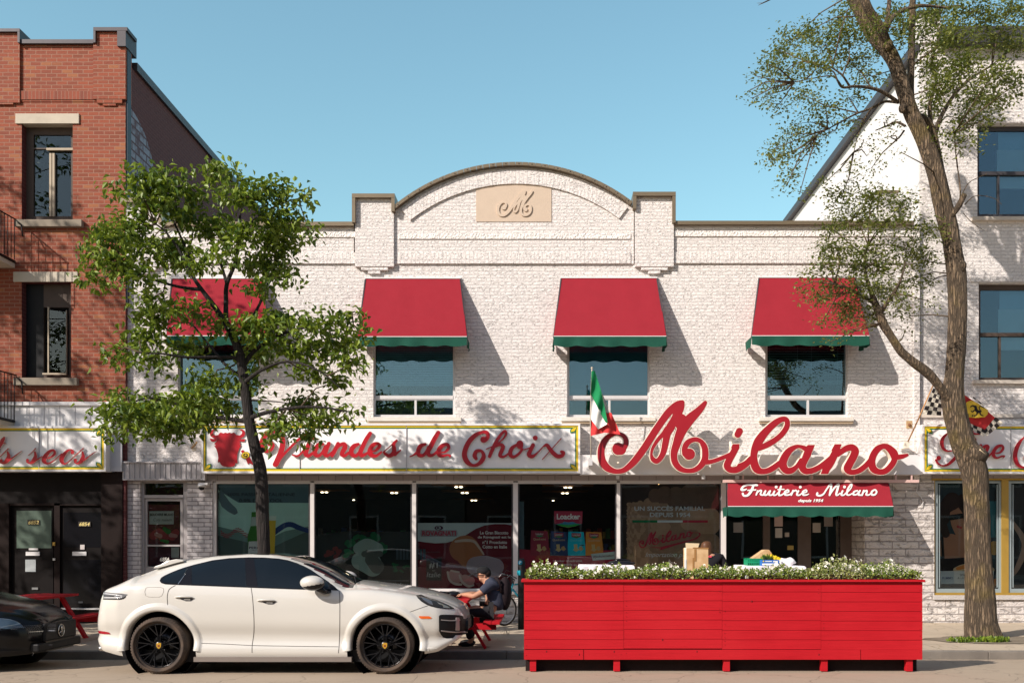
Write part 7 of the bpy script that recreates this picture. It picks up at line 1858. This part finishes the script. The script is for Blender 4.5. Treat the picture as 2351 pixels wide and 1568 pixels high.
M['leaf_box'] = leafmat('flower_box_leaf', (.07,.14,.02), (.36,.42,.09), .3)
M['leaf_box_pale'] = leafmat('flower_box_leaf_pale', (.14,.20,.04), (.46,.46,.18), .3)
M['petal'] = plain((.80,.76,.66), .7, var=.08); M['petal_pink'] = plain((.70,.52,.42), .7, var=.1)
def flower_box(label, a, b, hts, seed, pale=False, nwhite=20):
    """hts: list of (px, height px) for the top outline of the planting"""
    y0, y1 = YPF+.05, YPF+.27; zc_ = Z(1330.5,YPF)+.004
    t = thing('flower_box', label, 'flower box', (X((a+b)/2,YPF), YPF+.16, zc_), 'flower boxes on the red screen')
    mb = MB(); x0, x1 = X(a,y0), X(b,y0); zt = zc_+.058
    mb.box(x0, x1, y0, y0+.012, zc_, zt).box(x0, x1, y1-.012, y1, zc_, zt).box(x0, x0+.012, y0+.012, y1-.012, zc_, zt).box(x1-.012, x1, y0+.012, y1-.012, zc_, zt).box(x0+.012, x1-.012, y0+.012, y1-.012, zc_, zc_+.01)
    mb.box(x0-.004, x1+.004, y0-.004, y0-.0, zt-.012, zt)
    mb.build('trough', plain((.045,.035,.032), .6, var=.3), t)
    MB().box(x0+.013, x1-.013, y0+.013, y1-.013, zc_+.011, zt-.01).build('soil', plain((.05,.035,.025), 1), t)
    r = random.Random(seed); vs = []; fs = []; st = MB(); W_ = []; PK = []; small = []
    yc_ = (y0+y1)/2
    def top(px): return float(np.interp(px, [h[0] for h in hts], [h[1] for h in hts]))*.76*yc_/F*(1+.26*math.sin(px*.38+seed)+.16*math.sin(px*1.1))
    nl_ = int((b-a)*15)
    for _ in range(nl_):
        px = r.uniform(a-6, b+6); ht = top(px); x = X(px, yc_)
        u = r.random()**.7; z = zt-.03+(ht+.02)*u*r.uniform(.8,1.0); y = yc_+r.gauss(0,.075)
        if r.random() < .18: y = y0-r.uniform(0,.05); z = zt-r.uniform(-.03,.055)
        L = r.uniform(.022,.042); w = L*.30
        d = Vector((r.gauss(0,.8), r.gauss(-.25,.6), r.gauss(.55,.5))).normalized(); s = d.cross(Vector((r.gauss(0,1),r.gauss(0,1),r.gauss(0,1)))).normalized(); p = Vector((x,y,z)); q = len(vs); n_ = s.cross(d)
        vs += [tuple(p), tuple(p+d*L*.5+s*w+n_*L*.08), tuple(p+d*L), tuple(p+d*L*.5-s*w+n_*L*.08)]; fs += [(q,q+1,q+2),(q,q+2,q+3)]
    me = bpy.data.meshes.new('mesh'); me.from_pydata(vs, [], fs); link('foliage', me, M['leaf_box_pale'] if pale else M['leaf_box'], t)
    fb = MB()
    for _ in range(nwhite):
        px = r.uniform(a, b); ht = top(px); x = X(px,yc_); z = zt+ht*r.uniform(.35,1.02); y = yc_+r.gauss(-.05,.07); R0 = r.uniform(.018,.034)
        nf = Vector((r.gauss(0,.4), -1, r.gauss(.5,.4))).normalized(); s = nf.cross(Vector((0,0,1))).normalized(); q = s.cross(nf); c = Vector((x,y,z))
        ring = [c+(s*math.cos(2*PI*i/10)+q*math.sin(2*PI*i/10))*R0*(1 if i % 2 else .72)+nf*.004 for i in range(10)]
        fb.add([c]+ring, [(0,1+i,1+(i+1)%10) for i in range(10)])
    for _ in range(nwhite*9):       # tiny white blossoms
        px = r.uniform(a, b); ht = top(px); x = X(px,yc_); z = zt+ht*r.uniform(.0,1.12)-.01; y = yc_+r.gauss(-.06,.07); R0 = r.uniform(.005,.010)
        c = Vector((x,y,z)); fb.add([c+Vector((R0,0,0)), c+Vector((0,-R0*.4,R0)), c+Vector((-R0,0,0)), c+Vector((0,-R0*.4,-R0))], [(0,1,2,3)])
    fb.build('blossoms', M['petal'], t, fixn=False)
    return t
fbx = [('dark trough of white petunias and greenery at the left end of the red screen',1215,1330,[(1205,10),(1225,32),(1240,40),(1262,34),(1280,30),(1300,24),(1330,18)],16,False),
 ('dark trough of low white flowers in front of the left clothed table',1342,1455,[(1335,12),(1360,14),(1385,26),(1400,24),(1425,30),(1440,18),(1460,14)],14,False),
 ('dark trough with white blooms left of the upright cardboard box',1464,1582,[(1460,14),(1485,28),(1500,26),(1530,34),(1550,26),(1575,14),(1586,10)],16,False),
 ('dark trough of white and green plants below the woman with brown hair',1598,1711,[(1592,12),(1615,24),(1640,22),(1660,24),(1690,22),(1715,16)],12,False),
 ('dark trough with leafy green sprig in front of the right clothed table',1726,1850,[(1715,14),(1750,16),(1775,28),(1790,30),(1815,20),(1850,14)],14,False),
 ('dark trough with the tallest mass of tiny pale blossoms',1863,1976,[(1855,14),(1870,28),(1890,40),(1920,48),(1950,44),(1976,30)],18,True),
 ('dark trough with bushy green plant at the right end of the red screen',1990,2102,[(1980,26),(2000,34),(2015,30),(2040,42),(2060,30),(2085,16),(2104,10)],12,False)]
for i, (lab, a, b, h, nw, pale) in enumerate(fbx): flower_box(lab, a, b, h, i+1, pale, nw)
tag(pb('white_tag', 1331, 1339, 1319, 1328, YPF+.02, .004, plain((.8,.8,.8), .6)), 'small white card standing between two flower troughs on the red screen', 'card')

# ================================================================ MARKET TABLES BEHIND THE SCREEN
def table(label, clab, a, b, q, Y, dep):
    x0, x1, zt = X(a,Y), X(b,Y), Z(q,Y)
    t = thing('display_table', label, 'table', ((x0+x1)/2, Y+dep/2, .06), 'display tables in front of the shop')
    MB().box(x0+.02, x1-.02, Y+.02, Y+dep-.02, zt-.03, zt-.006).build('tabletop', M['white_metal'], t)
    for i in (0, 1):
        for j in (0, 1): MB().tube([(x0+.06+i*(x1-x0-.12), Y+.06+j*(dep-.12), .06), (x0+.06+i*(x1-x0-.12), Y+.06+j*(dep-.12), zt-.03)], .018, 8).build('leg', M['dark_metal'], t)
    mb = MB(); n = 60; vs = []; P = []
    for k in range(4*n):
        s, u = divmod(k, n); u /= n
        P.append([(x0+(x1-x0)*u, Y), (x1, Y+dep*u), (x1-(x1-x0)*u, Y+dep), (x0, Y+dep-dep*u)][s])
    cx, cy = (x0+x1)/2, Y+dep/2; m = len(P)
    for lv, (dz, g) in enumerate(((0,-.004),(-.02,.006),(-.15,.012),(-.32,.022))):
        for k, (x, y) in enumerate(P):
            o = 1+ (g+ (.010*lv*math.sin(k*.55)+.006*lv*math.sin(k*.23+1)))/.6; vs.append((cx+(x-cx)*o, cy+(y-cy)*o, zt+dz))
    fs = [(l*m+k, l*m+(k+1) % m, (l+1)*m+(k+1) % m, (l+1)*m+k) for l in range(3) for k in range(m)]+[tuple(range(m))]
    mb.add(vs, fs, 0, True); c = mb.build('tablecloth', plain((.76,.70,.72), .85, var=.05)); tag(c, clab, 'tablecloth', 'white cloths on the display tables'); return zt
zt1 = table('tall display table behind the second flower trough, mostly hidden by cloth', 'white cloth on the left display table in front of the wafer poster', 1332, 1455, 1297.5, 15.3, .8)
zt2 = table('tall display table near the entrance carrying the fruit crates', 'white cloth under the fruit crates near the entrance', 1709, 1848, 1299, 15.1, .9)
t = thing('folding_table', 'plain table under the upright cardboard box, hidden behind the flowers', 'table', (X(1597,15.2), 15.4, .06))
MB().box(X(1560,15.2), X(1636,15.2), 15.15, 15.65, Z(1330,15.2)-.03, Z(1330,15.2)).build('tabletop', M['limestone'], t)
for i in (1563,1633):
    for y in (15.2,15.6): MB().tube([(X(i,15.2),y,.06),(X(i,15.2),y,Z(1330,15.2)-.03)], .02, 6).build('leg', M['dark_metal'], t)
kraft = NT('cardboard'); kraft.bsdf((.60,.38,.19), .85); kraft.l(kraft.mix(kraft.ramp(kraft.noise(7,4),[(.4,0.0),(.7,1.0)]), (.62,.41,.215), (.47,.27,.12)), kraft.b.inputs['Base Color']); M['kraft'] = kraft.m
Yb_ = 15.2
t = thing('cardboard_box', 'tall upright brown cardboard box with its top flap standing open', 'box', (X(1598,Yb_), Yb_+.2, Z(1330,Yb_)))
x0, x1 = X(1576,Yb_), X(1626,Yb_)
MB().box(x0, x1, Yb_, Yb_+.34, Z(1330,Yb_)+.001, Z(1258,Yb_)).build('carton', M['kraft'], t)
MB().add([W(1571,1257,Yb_+.02),W(1576,1257,Yb_-.003),W(1576,1312,Yb_-.003),W(1571,1312,Yb_+.02)], [(0,1,2,3)]).build('side_flap', plain((.74,.62,.48), .8), t)
MB().prism([(X(1575,Yb_),Z(1258,Yb_)),(X(1602,Yb_),Z(1259,Yb_)),(X(1606,Yb_),Z(1247,Yb_)),(X(1574,Yb_),Z(1246,Yb_))], Yb_+.005, Yb_+.012).build('top_flap', plain((.68,.54,.34), .8, var=.08), t)
MB().prism([(X(1590,Yb_),Z(1258.3,Yb_)),(X(1626,Yb_),Z(1260,Yb_)),(X(1627,Yb_),Z(1257,Yb_)),(X(1592,Yb_),Z(1256,Yb_))], Yb_-.006, Yb_-.002).pbox(1594,1599,1260,1288,Yb_-.004,.002).pbox(1590,1594,1280,1306,Yb_-.004,.002).build('torn_tape', plain((.33,.17,.06), .7), t)
MB().pbox(1571.5,1576,1284,1312,Yb_-.006,.002).build('label', plain((.72,.72,.7), .6), t)
# crates and fruit
Yk = 15.3
t = thing('plastic_crate', 'green mesh plastic crate at the left end of the fruit table', 'crate', (X(1733,Yk), Yk+.15, zt2))
mb = MB(); x0, x1 = X(1717,Yk), X(1751,Yk); z1 = Z(1281.5,Yk)
mb.box(x0,x1,Yk,Yk+.3,zt2+.002,zt2+.012)
for k in range(9):
    x = x0+(x1-x0)*k/8; mb.box(x-.004,x+.004,Yk,Yk+.008,zt2+.012,z1); mb.box(x-.004,x+.004,Yk+.292,Yk+.3,zt2+.012,z1)
for z in (zt2+.04, (zt2+z1)/2, z1-.03, z1-.012): mb.box(x0,x1,Yk-.004,Yk,z,z+.012); mb.box(x0,x1,Yk+.3,Yk+.304,z,z+.012)
for x in (x0,x1): mb.box(x-.004,x+.004,Yk+.01,Yk+.29,zt2+.014,z1-.014)
mb.build('body', plain((.01,.26,.12), .5, var=.1), t)
t = thing('cardboard_carton', 'brown cardboard carton tilted on top of the green plastic crate', 'box', (X(1750,Yk), Yk+.15, z1))
mb = MB(); a = [(1729,1281.5),(1759,1283),(1773,1270),(1766,1261.5),(1757,1262)]
mb.prism([(X(p,Yk),Z(q,Yk)) for p, q in a], Yk+.02, Yk+.27); mb.build('carton', M['kraft'], t)
t = thing('fruit_box', 'blue and white cardboard fruit box in front of the lemons', 'box', (X(1771,15.15), 15.2, zt2))
pb('front', 1749, 1789, 1285, 1298, 15.16, .18, plain((.03,.14,.45), .6), t); MB().pbox(1789.5,1794,1285,1298,15.16,.18).pbox(1750,1788,1293,1297,15.155,.004).pbox(1757,1772,1287,1289,15.155,.004).pbox(1775,1786,1287,1290,15.155,.004).build('white_print', plain((.75,.74,.72), .6), t)
MB().ball(W(1753,1288,15.155), .012, 8, sc=(1,.3,1)).build('sun_logo', M['sign_yellow'], t)
rr = random.Random(5)
lem = plain((.72,.50,.02), .5, var=.12)
for i, (p, q) in enumerate(((1767,1280),(1774,1278),(1780,1279),(1771,1276),(1786,1282),(1762,1282),(1778,1283),(1790,1284))):
    tag(MB().ball(W(p,q,15.3), .028, 10, sc=(1.25,1,1)).build('lemon', lem), 'yellow lemon in the heap behind the blue and white fruit box', 'lemon', 'lemons behind the blue and white fruit box')
o = tuft(X(1758,15.3), 15.28, 60, .07, .05, .09, 4, M['leaf_maple'], Z(1284,15.3), 'leafy_herbs'); tag(o, 'bunch of leafy green herbs beside the yellow lemons', 'herbs'); 
mb = MB(); 
mb.ball(W(1808,1290,15.3), .13, 16, sc=(.95,.8,.52)).ball(W(1796,1291,15.3), .09, 12, sc=(1,.8,.7)); me_ = mb
for i, v in enumerate(me_.v): me_.v[i] = (v[0]+.012*math.sin(v[2]*60+v[0]*40), v[1]+.01*math.sin(v[0]*50), v[2]+.010*math.sin(v[0]*45+v[2]*20))
tag(me_.build('plastic_bag', plain((.80,.78,.80), .35, var=.05)), 'crumpled white plastic bag at the right end of the fruit table', 'bag')
tag(MB().ball(W(1426,1293,15.6), .16, 12, sc=(1.4,.6,.30)).tube([W(1405,1290,15.6),W(1420,1284,15.6),W(1448,1287,15.6)], .02, 6).build('dark_bag', M['black_gloss']), 'flat shiny black bag lying on the left display table', 'bag')

# ================================================================ PICNIC TABLES
def picnic(label, cx, y0, y1, w=.37, mirror=1):
    t = thing('picnic_table', label, 'picnic table', (cx, (y0+y1)/2, .06), 'red picnic tables on the pavement'); red_ = M['paint_red']
    mb = MB(); n = 5
    for k in range(n): mb.box(cx-w+k*2*w/n+.003, cx-w+(k+1)*2*w/n-.003, y0, y1, .775, .812)
    mb.build('tabletop', red_, t, bevel=.003)
    for s in (-1, 1):
        b = MB(); b.box(cx+s*.72-.125, cx+s*.72-.004, y0+.03, y1-.03, .45, .488).box(cx+s*.72+.004, cx+s*.72+.125, y0+.03, y1-.03, .45, .488); b.build('bench', red_, t, bevel=.003)
    for y in (y0+.28, y1-.28):
        b = MB()
        for s in (-1, 1): b.bar((cx+s*.20, y, .77), (cx+s*.62, y, .07), .04, .11, roll=(0,1,0))
        b.build('leg_frame', red_, t)
        MB().box(cx-.78, cx+.78, y+.03, y+.07, .35, .445).build('crossbeam', red_, t)
    MB().bar((cx, y0+.3, .42), (cx, y0+.75, .76), .04, .08).build('brace', red_, t)
    return t
picnic('red picnic table where the man in the black cap sits', -1.55, 14.98, 16.75)
picnic('red picnic table behind the black car at the left edge', -8.35, 15.3, 17.1)

# ================================================================ PEOPLE
def skin_body(name, J, E, mat, parent, root=0, sub=2):
    """J: list of (pos, radius); E: edges"""
    me = bpy.data.meshes.new('mesh'); me.from_pydata([j[0] for j in J], E, [])
    o = bpy.data.objects.new(name+'_tmp', me); COL.objects.link(o)
    m = o.modifiers.new('s', 'SKIN'); m.use_smooth_shade = True
    if not me.skin_vertices: return None
    for i, j in enumerate(J):
        v = me.skin_vertices[0].data[i]; rr_ = j[1] if hasattr(j[1], '__len__') else (j[1], j[1]); v.radius = rr_; v.use_root = (i == root)
    s = o.modifiers.new('u', 'SUBSURF'); s.levels = sub; s.render_levels = sub
    dg = bpy.context.evaluated_depsgraph_get(); dg.update()
    m2 = bpy.data.meshes.new_from_object(o.evaluated_get(dg)); bpy.data.objects.remove(o)
    for p in m2.polygons: p.use_smooth = True
    m2.materials.clear(); return link(name, m2, mat, parent)
skin = plain((.42,.22,.14), .55, var=.06); skin_d = plain((.36,.17,.10), .55, var=.06)
def chain(J, E, start, pts):
    p = start
    for q in pts: J.append(q); E.append((p, len(J)-1)); p = len(J)-1
    return p
def hand(J, E, wrist, d, side, down, curl=.5, s=1.0):
    """palm + four fingers + thumb from the wrist joint along d"""
    d = Vector(d).normalized(); side = Vector(side).normalized(); down = Vector(down).normalized(); w = Vector(J[wrist][0])
    palm = w+d*.05*s; J.append((tuple(palm), (.030*s,.016*s))); E.append((wrist, len(J)-1)); pi_ = len(J)-1
    for k, (o, L) in enumerate(((-.026,.062),(-.009,.072),(.009,.068),(.025,.052))):
        b = w+d*.088*s+side*o*s; m = b+(d*(1-curl)+down*curl).normalized()*L*.5*s; e = m+(d*(1-curl*1.5)+down*curl*1.6).normalized()*L*.5*s
        chain(J, E, pi_, [(tuple(b), .0095*s), (tuple(m), .0085*s), (tuple(e), .0072*s)])
    b = w+d*.03*s-side*.035*s; m = b+(d*.7-side*.6+down*.3).normalized()*.035*s; e = m+(d*.9+down*.4).normalized()*.028*s
    chain(J, E, pi_, [(tuple(b), .012*s), (tuple(m), .010*s), (tuple(e), .008*s)])
# --- man at the picnic table (faces left, bent over the table)
man = thing('person', 'man in black cap and dark blue T-shirt sitting bent over the red picnic table', 'person', (-.83, 15.75, .49))
Y0 = 15.72
def P3(px, py, y): return (X(px, y), y, Z(py, y))
hip = (-.80, Y0, .585); J = [(hip, (.145,.13))]; E = []
sp1 = chain(J, E, 0, [((-.80,Y0,.75),(.165,.15)), ((-.815,Y0,.92),(.175,.155)), ((-.875,Y0,1.045),(.165,.12))])
nk = chain(J, E, sp1, [((-.945,Y0,1.095),(.062,.062))])
hd = chain(J, E, nk, [((-.985,Y0,1.125),(.072,.075)), ((-1.005,Y0,1.17),(.088,.078)), ((-1.0,Y0,1.225),(.085,.075)), ((-.985,Y0,1.26),(.06,.055))])
chain(J, E, nk+1, [((-1.055,Y0,1.10),(.040,.036))])           # jaw
chain(J, E, nk+2, [((-1.088,Y0,1.150),(.014,.012))])          # nose
for s in (-1, 1):
    ys_ = Y0+s*.20; el = (-1.12, Y0+s*.27, .845) if s < 0 else (-1.08, Y0+.26, .85); wr_ = (-1.30, Y0+s*.10, .865)
    a = chain(J, E, sp1, [((-.87, Y0+s*.17, 1.02),.068), ((-.97, Y0+s*.245, .93),.055), (el,.046), (((el[0]+wr_[0])/2, (el[1]+wr_[1])/2, .868),.042), (wr_,.028)])
    hand(J, E, a, (-1, -s*.35, -.05), (0,1,0), (0,0,-1), .55)
    k = chain(J, E, 0, [((-.92, Y0+s*.11, .60),.095), ((-1.12, Y0+s*.16, .615),.080), ((-1.27, Y0+s*.17, .60),.062), ((-1.22, Y0+s*.17, .36),.052), ((-1.17, Y0+s*.17, .145),.038), ((-1.25, Y0+s*.17, .095),.036), ((-1.36, Y0+s*.17, .085),.030)])
skin_body('body', J, E, skin, man)
# clothes
J = [((-.80,Y0,.60),(.185,.17))]; E = []
c1 = chain(J, E, 0, [((-.79,Y0,.76),(.190,.17)), ((-.81,Y0,.93),(.200,.178)), ((-.875,Y0,1.05),(.182,.135))]); chain(J, E, c1, [((-.925,Y0,1.095),(.078,.078))])
for s in (-1, 1): chain(J, E, c1, [((-.87, Y0+s*.18, 1.025),.088), ((-.965, Y0+s*.25, .945),.078), ((-1.01, Y0+s*.262, .905),.074)])
skin_body('shirt', J, E, plain((.040,.045,.068), .9, var=.15, bump=.003), man)
J = [((-.80,Y0,.60),(.186,.168))]; E = []
for s in (-1, 1): chain(J, E, 0, [((-.93, Y0+s*.11, .595),.100), ((-1.12, Y0+s*.16, .605),.088), ((-1.28, Y0+s*.17, .60),.076), ((-1.22, Y0+s*.17, .36),.066), ((-1.18, Y0+s*.17, .17),.060)])
skin_body('trousers', J, E, plain((.018,.017,.019), .85, var=.2), man)
for s in (-1, 1): MB().ball((-1.25, Y0+s*.17, .10), .06, 10, sc=(2.1,.75,.75)).build('shoe', M['black'], man)
MB().ball((-.93, Y0, 1.20), .085, 10, sc=(.75,.95,.8)).build('hair', plain((.02,.014,.012), .9), man)
cap_ = MB(); cap_.ball((-.99, Y0, 1.228), .108, 14, sc=(1.02,.88,.74)).prism([(-1.07,Y0-.078),(-1.14,Y0-.075),(-1.20,Y0-.05),(-1.225,Y0),(-1.20,Y0+.05),(-1.14,Y0+.075),(-1.07,Y0+.078)], 1.195, 1.213, axis='z')
for i, v in enumerate(cap_.v):
    if v[2] < 1.185: cap_.v[i] = (v[0]*.0+v[0], v[1], 1.185)
    if v[0] < -1.1: cap_.v[i] = (v[0], v[1], v[2]-(-1.1-v[0])*.35)
cap_.build('cap', plain((.012,.012,.013), .85), man)
MB().tube([(-1.075,Y0-.062,1.168),(-1.04,Y0-.082,1.17),(-.96,Y0-.088,1.172)], .0045, 6).ball((-1.075,Y0-.04,1.165),.02,8,sc=(.35,1.1,.8)).ball((-1.075,Y0+.04,1.165),.02,8,sc=(.35,1.1,.8)).build('glasses', M['black_gloss'], man)
MB().ball((-.965,Y0-.083,1.155), .022, 8, sc=(.7,.4,1.1)).build('ear', skin, man)
bk_ = MB(); bk_.ball((-.655, Y0, .88), .17, 14, sc=(.62,.85,1.55)).tube([(-.80,Y0-.13,1.14),(-.74,Y0-.16,1.08),(-.70,Y0-.15,.9)],.022,8)
bk_.build('rucksack', plain((.016,.010,.012), .85, var=.2)); bpy.data.objects['rucksack']['label'] = 'black rucksack worn on the back of the seated man'; bpy.data.objects['rucksack']['category'] = 'rucksack'
cm = MB(); cm.ball((-1.47,15.75,.865), .09, 10, sc=(1.3,1,.62)).ball((-1.62,15.72,.86), .07, 8, sc=(1.3,1,.7)).tube([(-1.55,15.7,.86),(-1.66,15.62,.875)],.05,12).tube([(-1.4,15.7,.87),(-1.33,15.66,.84),(-1.45,15.55,.82)],.012,6)
tag(cm.build('camera_bag', M['black_gloss']), 'black camera with lens and strap lying on the picnic table', 'camera')
# --- woman seen from behind near the box
YWm = 16.3; wx = X(1623, YWm)
wo_ = thing('person', 'woman with long brown hair in black T-shirt standing behind the upright cardboard box', 'person', (wx, YWm, .07))
hz = Z(1252, YWm)
J = [((wx,YWm,.95),(.15,.115))]; E = []
c = chain(J, E, 0, [((wx+.01,YWm,1.12),(.135,.10)), ((wx+.04,YWm,1.33),(.160,.11)), ((wx+.05,YWm,1.445),(.14,.085))])
n_ = chain(J, E, c, [((wx+.0,YWm,1.48),(.048,.048)), ((wx-.02,YWm,1.54),(.062,.066)), ((wx-.025,YWm,1.60),(.078,.085)), ((wx-.02,YWm,1.665),(.068,.072))])
chain(J, E, n_-1, [((wx-.085,YWm+.02,1.585),(.012,.012))])
for s in (-1, 1):
    sh_ = wx+.05+s*.175
    pts_ = [((sh_,YWm,1.43),.055), ((sh_+s*.10,YWm-.03,1.24),.045), ((sh_+s*.17,YWm-.12,1.09),.038), ((sh_+s*.10,YWm-.30,1.10),.030), ((sh_+s*.04,YWm-.40,1.12),.024)]
    a = chain(J, E, c, pts_); hand(J, E, a, (-s*.3,-1,.05), (1,0,0), (0,0,-1), .5, .95)
    chain(J, E, 0, [((wx+s*.09,YWm,.80),.095), ((wx+s*.10,YWm,.50),.062), ((wx+s*.10,YWm+.02,.30),.055), ((wx+s*.10,YWm,.13),.036), ((wx+s*.11,YWm-.10,.10),.030)])
skin_body('body', J, E, skin, wo_)
J = [((wx,YWm,.93),(.165,.13))]; E = []
c = chain(J, E, 0, [((wx+.01,YWm,1.12),(.155,.12)), ((wx+.04,YWm,1.33),(.185,.130)), ((wx+.05,YWm,1.455),(.160,.095))]); chain(J, E, c, [((wx+.01,YWm,1.50),(.062,.06))])
for s in (-1, 1): sh_ = wx+.05+s*.175; chain(J, E, c, [((sh_,YWm,1.435),.074), ((sh_+s*.07,YWm-.02,1.29),.066), ((sh_+s*.095,YWm-.03,1.235),.062)])
skin_body('shirt', J, E, plain((.014,.013,.016), .9, var=.2), wo_)
J = [((wx,YWm,.95),(.16,.125))]; E = []
for s in (-1, 1): chain(J, E, 0, [((wx+s*.09,YWm,.80),.105), ((wx+s*.10,YWm,.50),.075), ((wx+s*.10,YWm,.18),.060)])
skin_body('trousers', J, E, M['black'], wo_)
J = [((wx-.015,YWm+.01,1.70),(.075,.07))]; E = []
hc = chain(J, E, 0, [((wx-.01,YWm-.01,1.64),(.102,.092)), ((wx-.0,YWm-.03,1.55),(.098,.075)), ((wx+.005,YWm-.055,1.46),(.080,.050)), ((wx+.01,YWm-.075,1.38),(.050,.03))])
hairm = plain((.10,.045,.022), .45, var=.3, nscale=18); skin_body('hair', J, E, hairm, wo_)
text('ta', *(X_ for X_ in (1626, 1634)), 1274, 1279, YWm-.135, plain((.75,.08,.12), .6), wo_, 'shirt_print', bold=.03, shear=.3)

# ================================================================ BICYCLE AND PAY STATION
YBk = 18.75
bk2 = thing('bicycle', 'turquoise bicycle leaning by the shop base behind the red screen', 'bicycle', (X(1200,YBk), YBk, .11))
teal = plain((.015,.30,.38), .3, .2, var=.05)
def bwheel(px, py, r, yaw):
    c = Vector(W(px, py, YBk)); u = Vector((math.cos(yaw), math.sin(yaw), 0)); n_ = Vector((-math.sin(yaw), math.cos(yaw), 0))
    w = bpy.data.objects.new('wheel', None); COL.objects.link(w); w.parent = bk2; w.location = c-wloc(bk2)
    def ring(R_, rad, m, nm):
        MB().tube([c+u*R_*math.cos(2*PI*i/48)+Vector((0,0,1))*R_*math.sin(2*PI*i/48) for i in range(49)], rad, 8, cap=False).build(nm, m, w)
    ring(r-.018, .020, M['tyre'], 'tyre'); ring(r-.045, .010, M['alu'], 'rim')
    s = MB()
    for i in range(16): a = 2*PI*i/16; s.tube([c+n_*.02*(1 if i % 2 else -1), c+u*(r-.045)*math.cos(a)+Vector((0,0,1))*(r-.045)*math.sin(a)], .0015, 4)
    s.tube([c-n_*.04, c+n_*.04], .018, 8); s.build('spokes', M['alu'], w); return c
cfw = bwheel(1158.7, 1400.5, .292, .75); crw = bwheel(1262, 1400.5, .292, .0)
crown_ = Vector(W(1172,1356,YBk)); head = Vector(W(1178.5,1339,YBk)); seatt = Vector(W(1222,1338,YBk)); bb0 = Vector(W(1212,1396,YBk)); dn = Vector(W(1175,1350,YBk))
f = MB(); f.tube([head, dn, crown_], .020, 8); f.tube([head+Vector((0,0,-.02)), seatt], .016, 8); f.tube([dn, bb0], .019, 8); f.tube([seatt, bb0], .016, 8); f.tube([bb0, crw], .010, 6); f.tube([seatt, crw], .009, 6)
f.build('frame', teal, bk2)
nn2 = Vector((-math.sin(.75), math.cos(.75), 0))
f = MB()
for s in (-1, 1): f.tube([crown_+nn2*.035*s, crown_.lerp(cfw,.6)+nn2*.045*s+Vector((-.01,0,0)), cfw+nn2*.045*s], [.014,.012,.009], 8)
f.tube([crown_-nn2*.04, crown_+nn2*.04], .016, 6); f.build('fork', teal, bk2)
st_ = Vector(W(1181,1330,YBk)); hb0 = Vector(W(1166,1322,YBk))
f = MB(); f.tube([head, st_], .013, 6); f.tube([st_, Vector(W(1172,1325,YBk-.03))], .013, 6); f.tube([Vector(W(1186,1327,YBk+.28)), Vector(W(1175,1322,YBk+.05)), Vector(W(1160,1319,YBk-.15)), Vector(W(1150,1322,YBk-.30))], .012, 6)
f.build('handlebar', M['dark_metal'], bk2)
f = MB(); f.tube([Vector(W(1166,1320,YBk-.1)), Vector(W(1152,1316,YBk-.16)), Vector(W(1146,1324,YBk-.2))], .008, 5).tube([Vector(W(1174,1322,YBk)), Vector(W(1186,1330,YBk-.05)), Vector(W(1176,1352,YBk-.05))], .004, 5).tube([Vector(W(1172,1319,YBk-.05)), Vector(W(1160,1330,YBk-.1)), Vector(W(1170,1356,YBk-.02))], .004, 5); f.build('brake_lever', M['alu'], bk2)
MB().ball(seatt+Vector((0,0,.12)), .09, 10, sc=(1.4,.7,.35)).tube([seatt, seatt+Vector((0,0,.1))], .012, 6).build('saddle', M['black'], bk2)
f = MB(); f.tube([bb0-Vector((0,.05,0)), bb0+Vector((0,.05,0))], .03, 10); f.tube([bb0-Vector((0,.06,0)), bb0+Vector((.10,-.06,-.12))], .01, 6); f.build('crank', M['dark_metal'], bk2)
Ys = 18.3
ps = thing('pay_station', 'black parking post with round blue P sticker beside the turquoise bicycle', 'parking post', (X(1197,Ys), Ys, .1))
MB().tube([(X(1197.5,Ys),Ys,.1),(X(1197.5,Ys),Ys,Z(1290,Ys)),(X(1197.5,Ys),Ys,Z(1281,Ys))], [.068,.068,.045], 14).build('post', M['black'], ps)
MB().lathe([(0,-.004),(.042,-.004),(.042,.004)], (X(1194.5,Ys), Ys-.072, Z(1291,Ys)), 'y', 20).build('sticker', plain((.01,.20,.33), .5), ps)
text('P', 1192.5, 1196.8, 1288, 1294, Ys-.078, plain((.5,.7,.75), .5), ps, bold=.02)
pb('sticker', 1187, 1194.5, 1309, 1320, Ys-.075, .006, plain((.02,.33,.42), .5), ps)
# dry twigs and litter on the pavement
t = MB(); r = random.Random(2)
for _ in range(7):
    a = Vector((X(1164+r.uniform(-4,4),17.2), 17.2+r.uniform(-.1,.1), .10)); t.tube([a, a+Vector((r.uniform(-.12,.12), r.uniform(-.1,.1), r.uniform(.05,.16)))], .003, 4)
tag(t.build('dry_twigs', M['limestone']), 'little heap of dry twigs on the pavement left of the red screen', 'twigs')
t = MB()
for _ in range(160):
    x, y = r.uniform(-8, 9), r.uniform(13.6, 19.3); z = (.056+(y-YC)*.0129) if y > YC+.15 else -.05
    if YC-.02 < y < YC+.18: continue
    s = r.uniform(.008,.03); t.add([(x-s,y-s*.6,z+.006),(x+s,y-s*.5,z+.010),(x+s*.7,y+s*.6,z+.006),(x-s*.8,y+s*.5,z+.012)], [(0,1,2,3)])
tag(t.build('litter', plain((.30,.23,.13), .9, var=.3), fixn=False), kind='stuff')
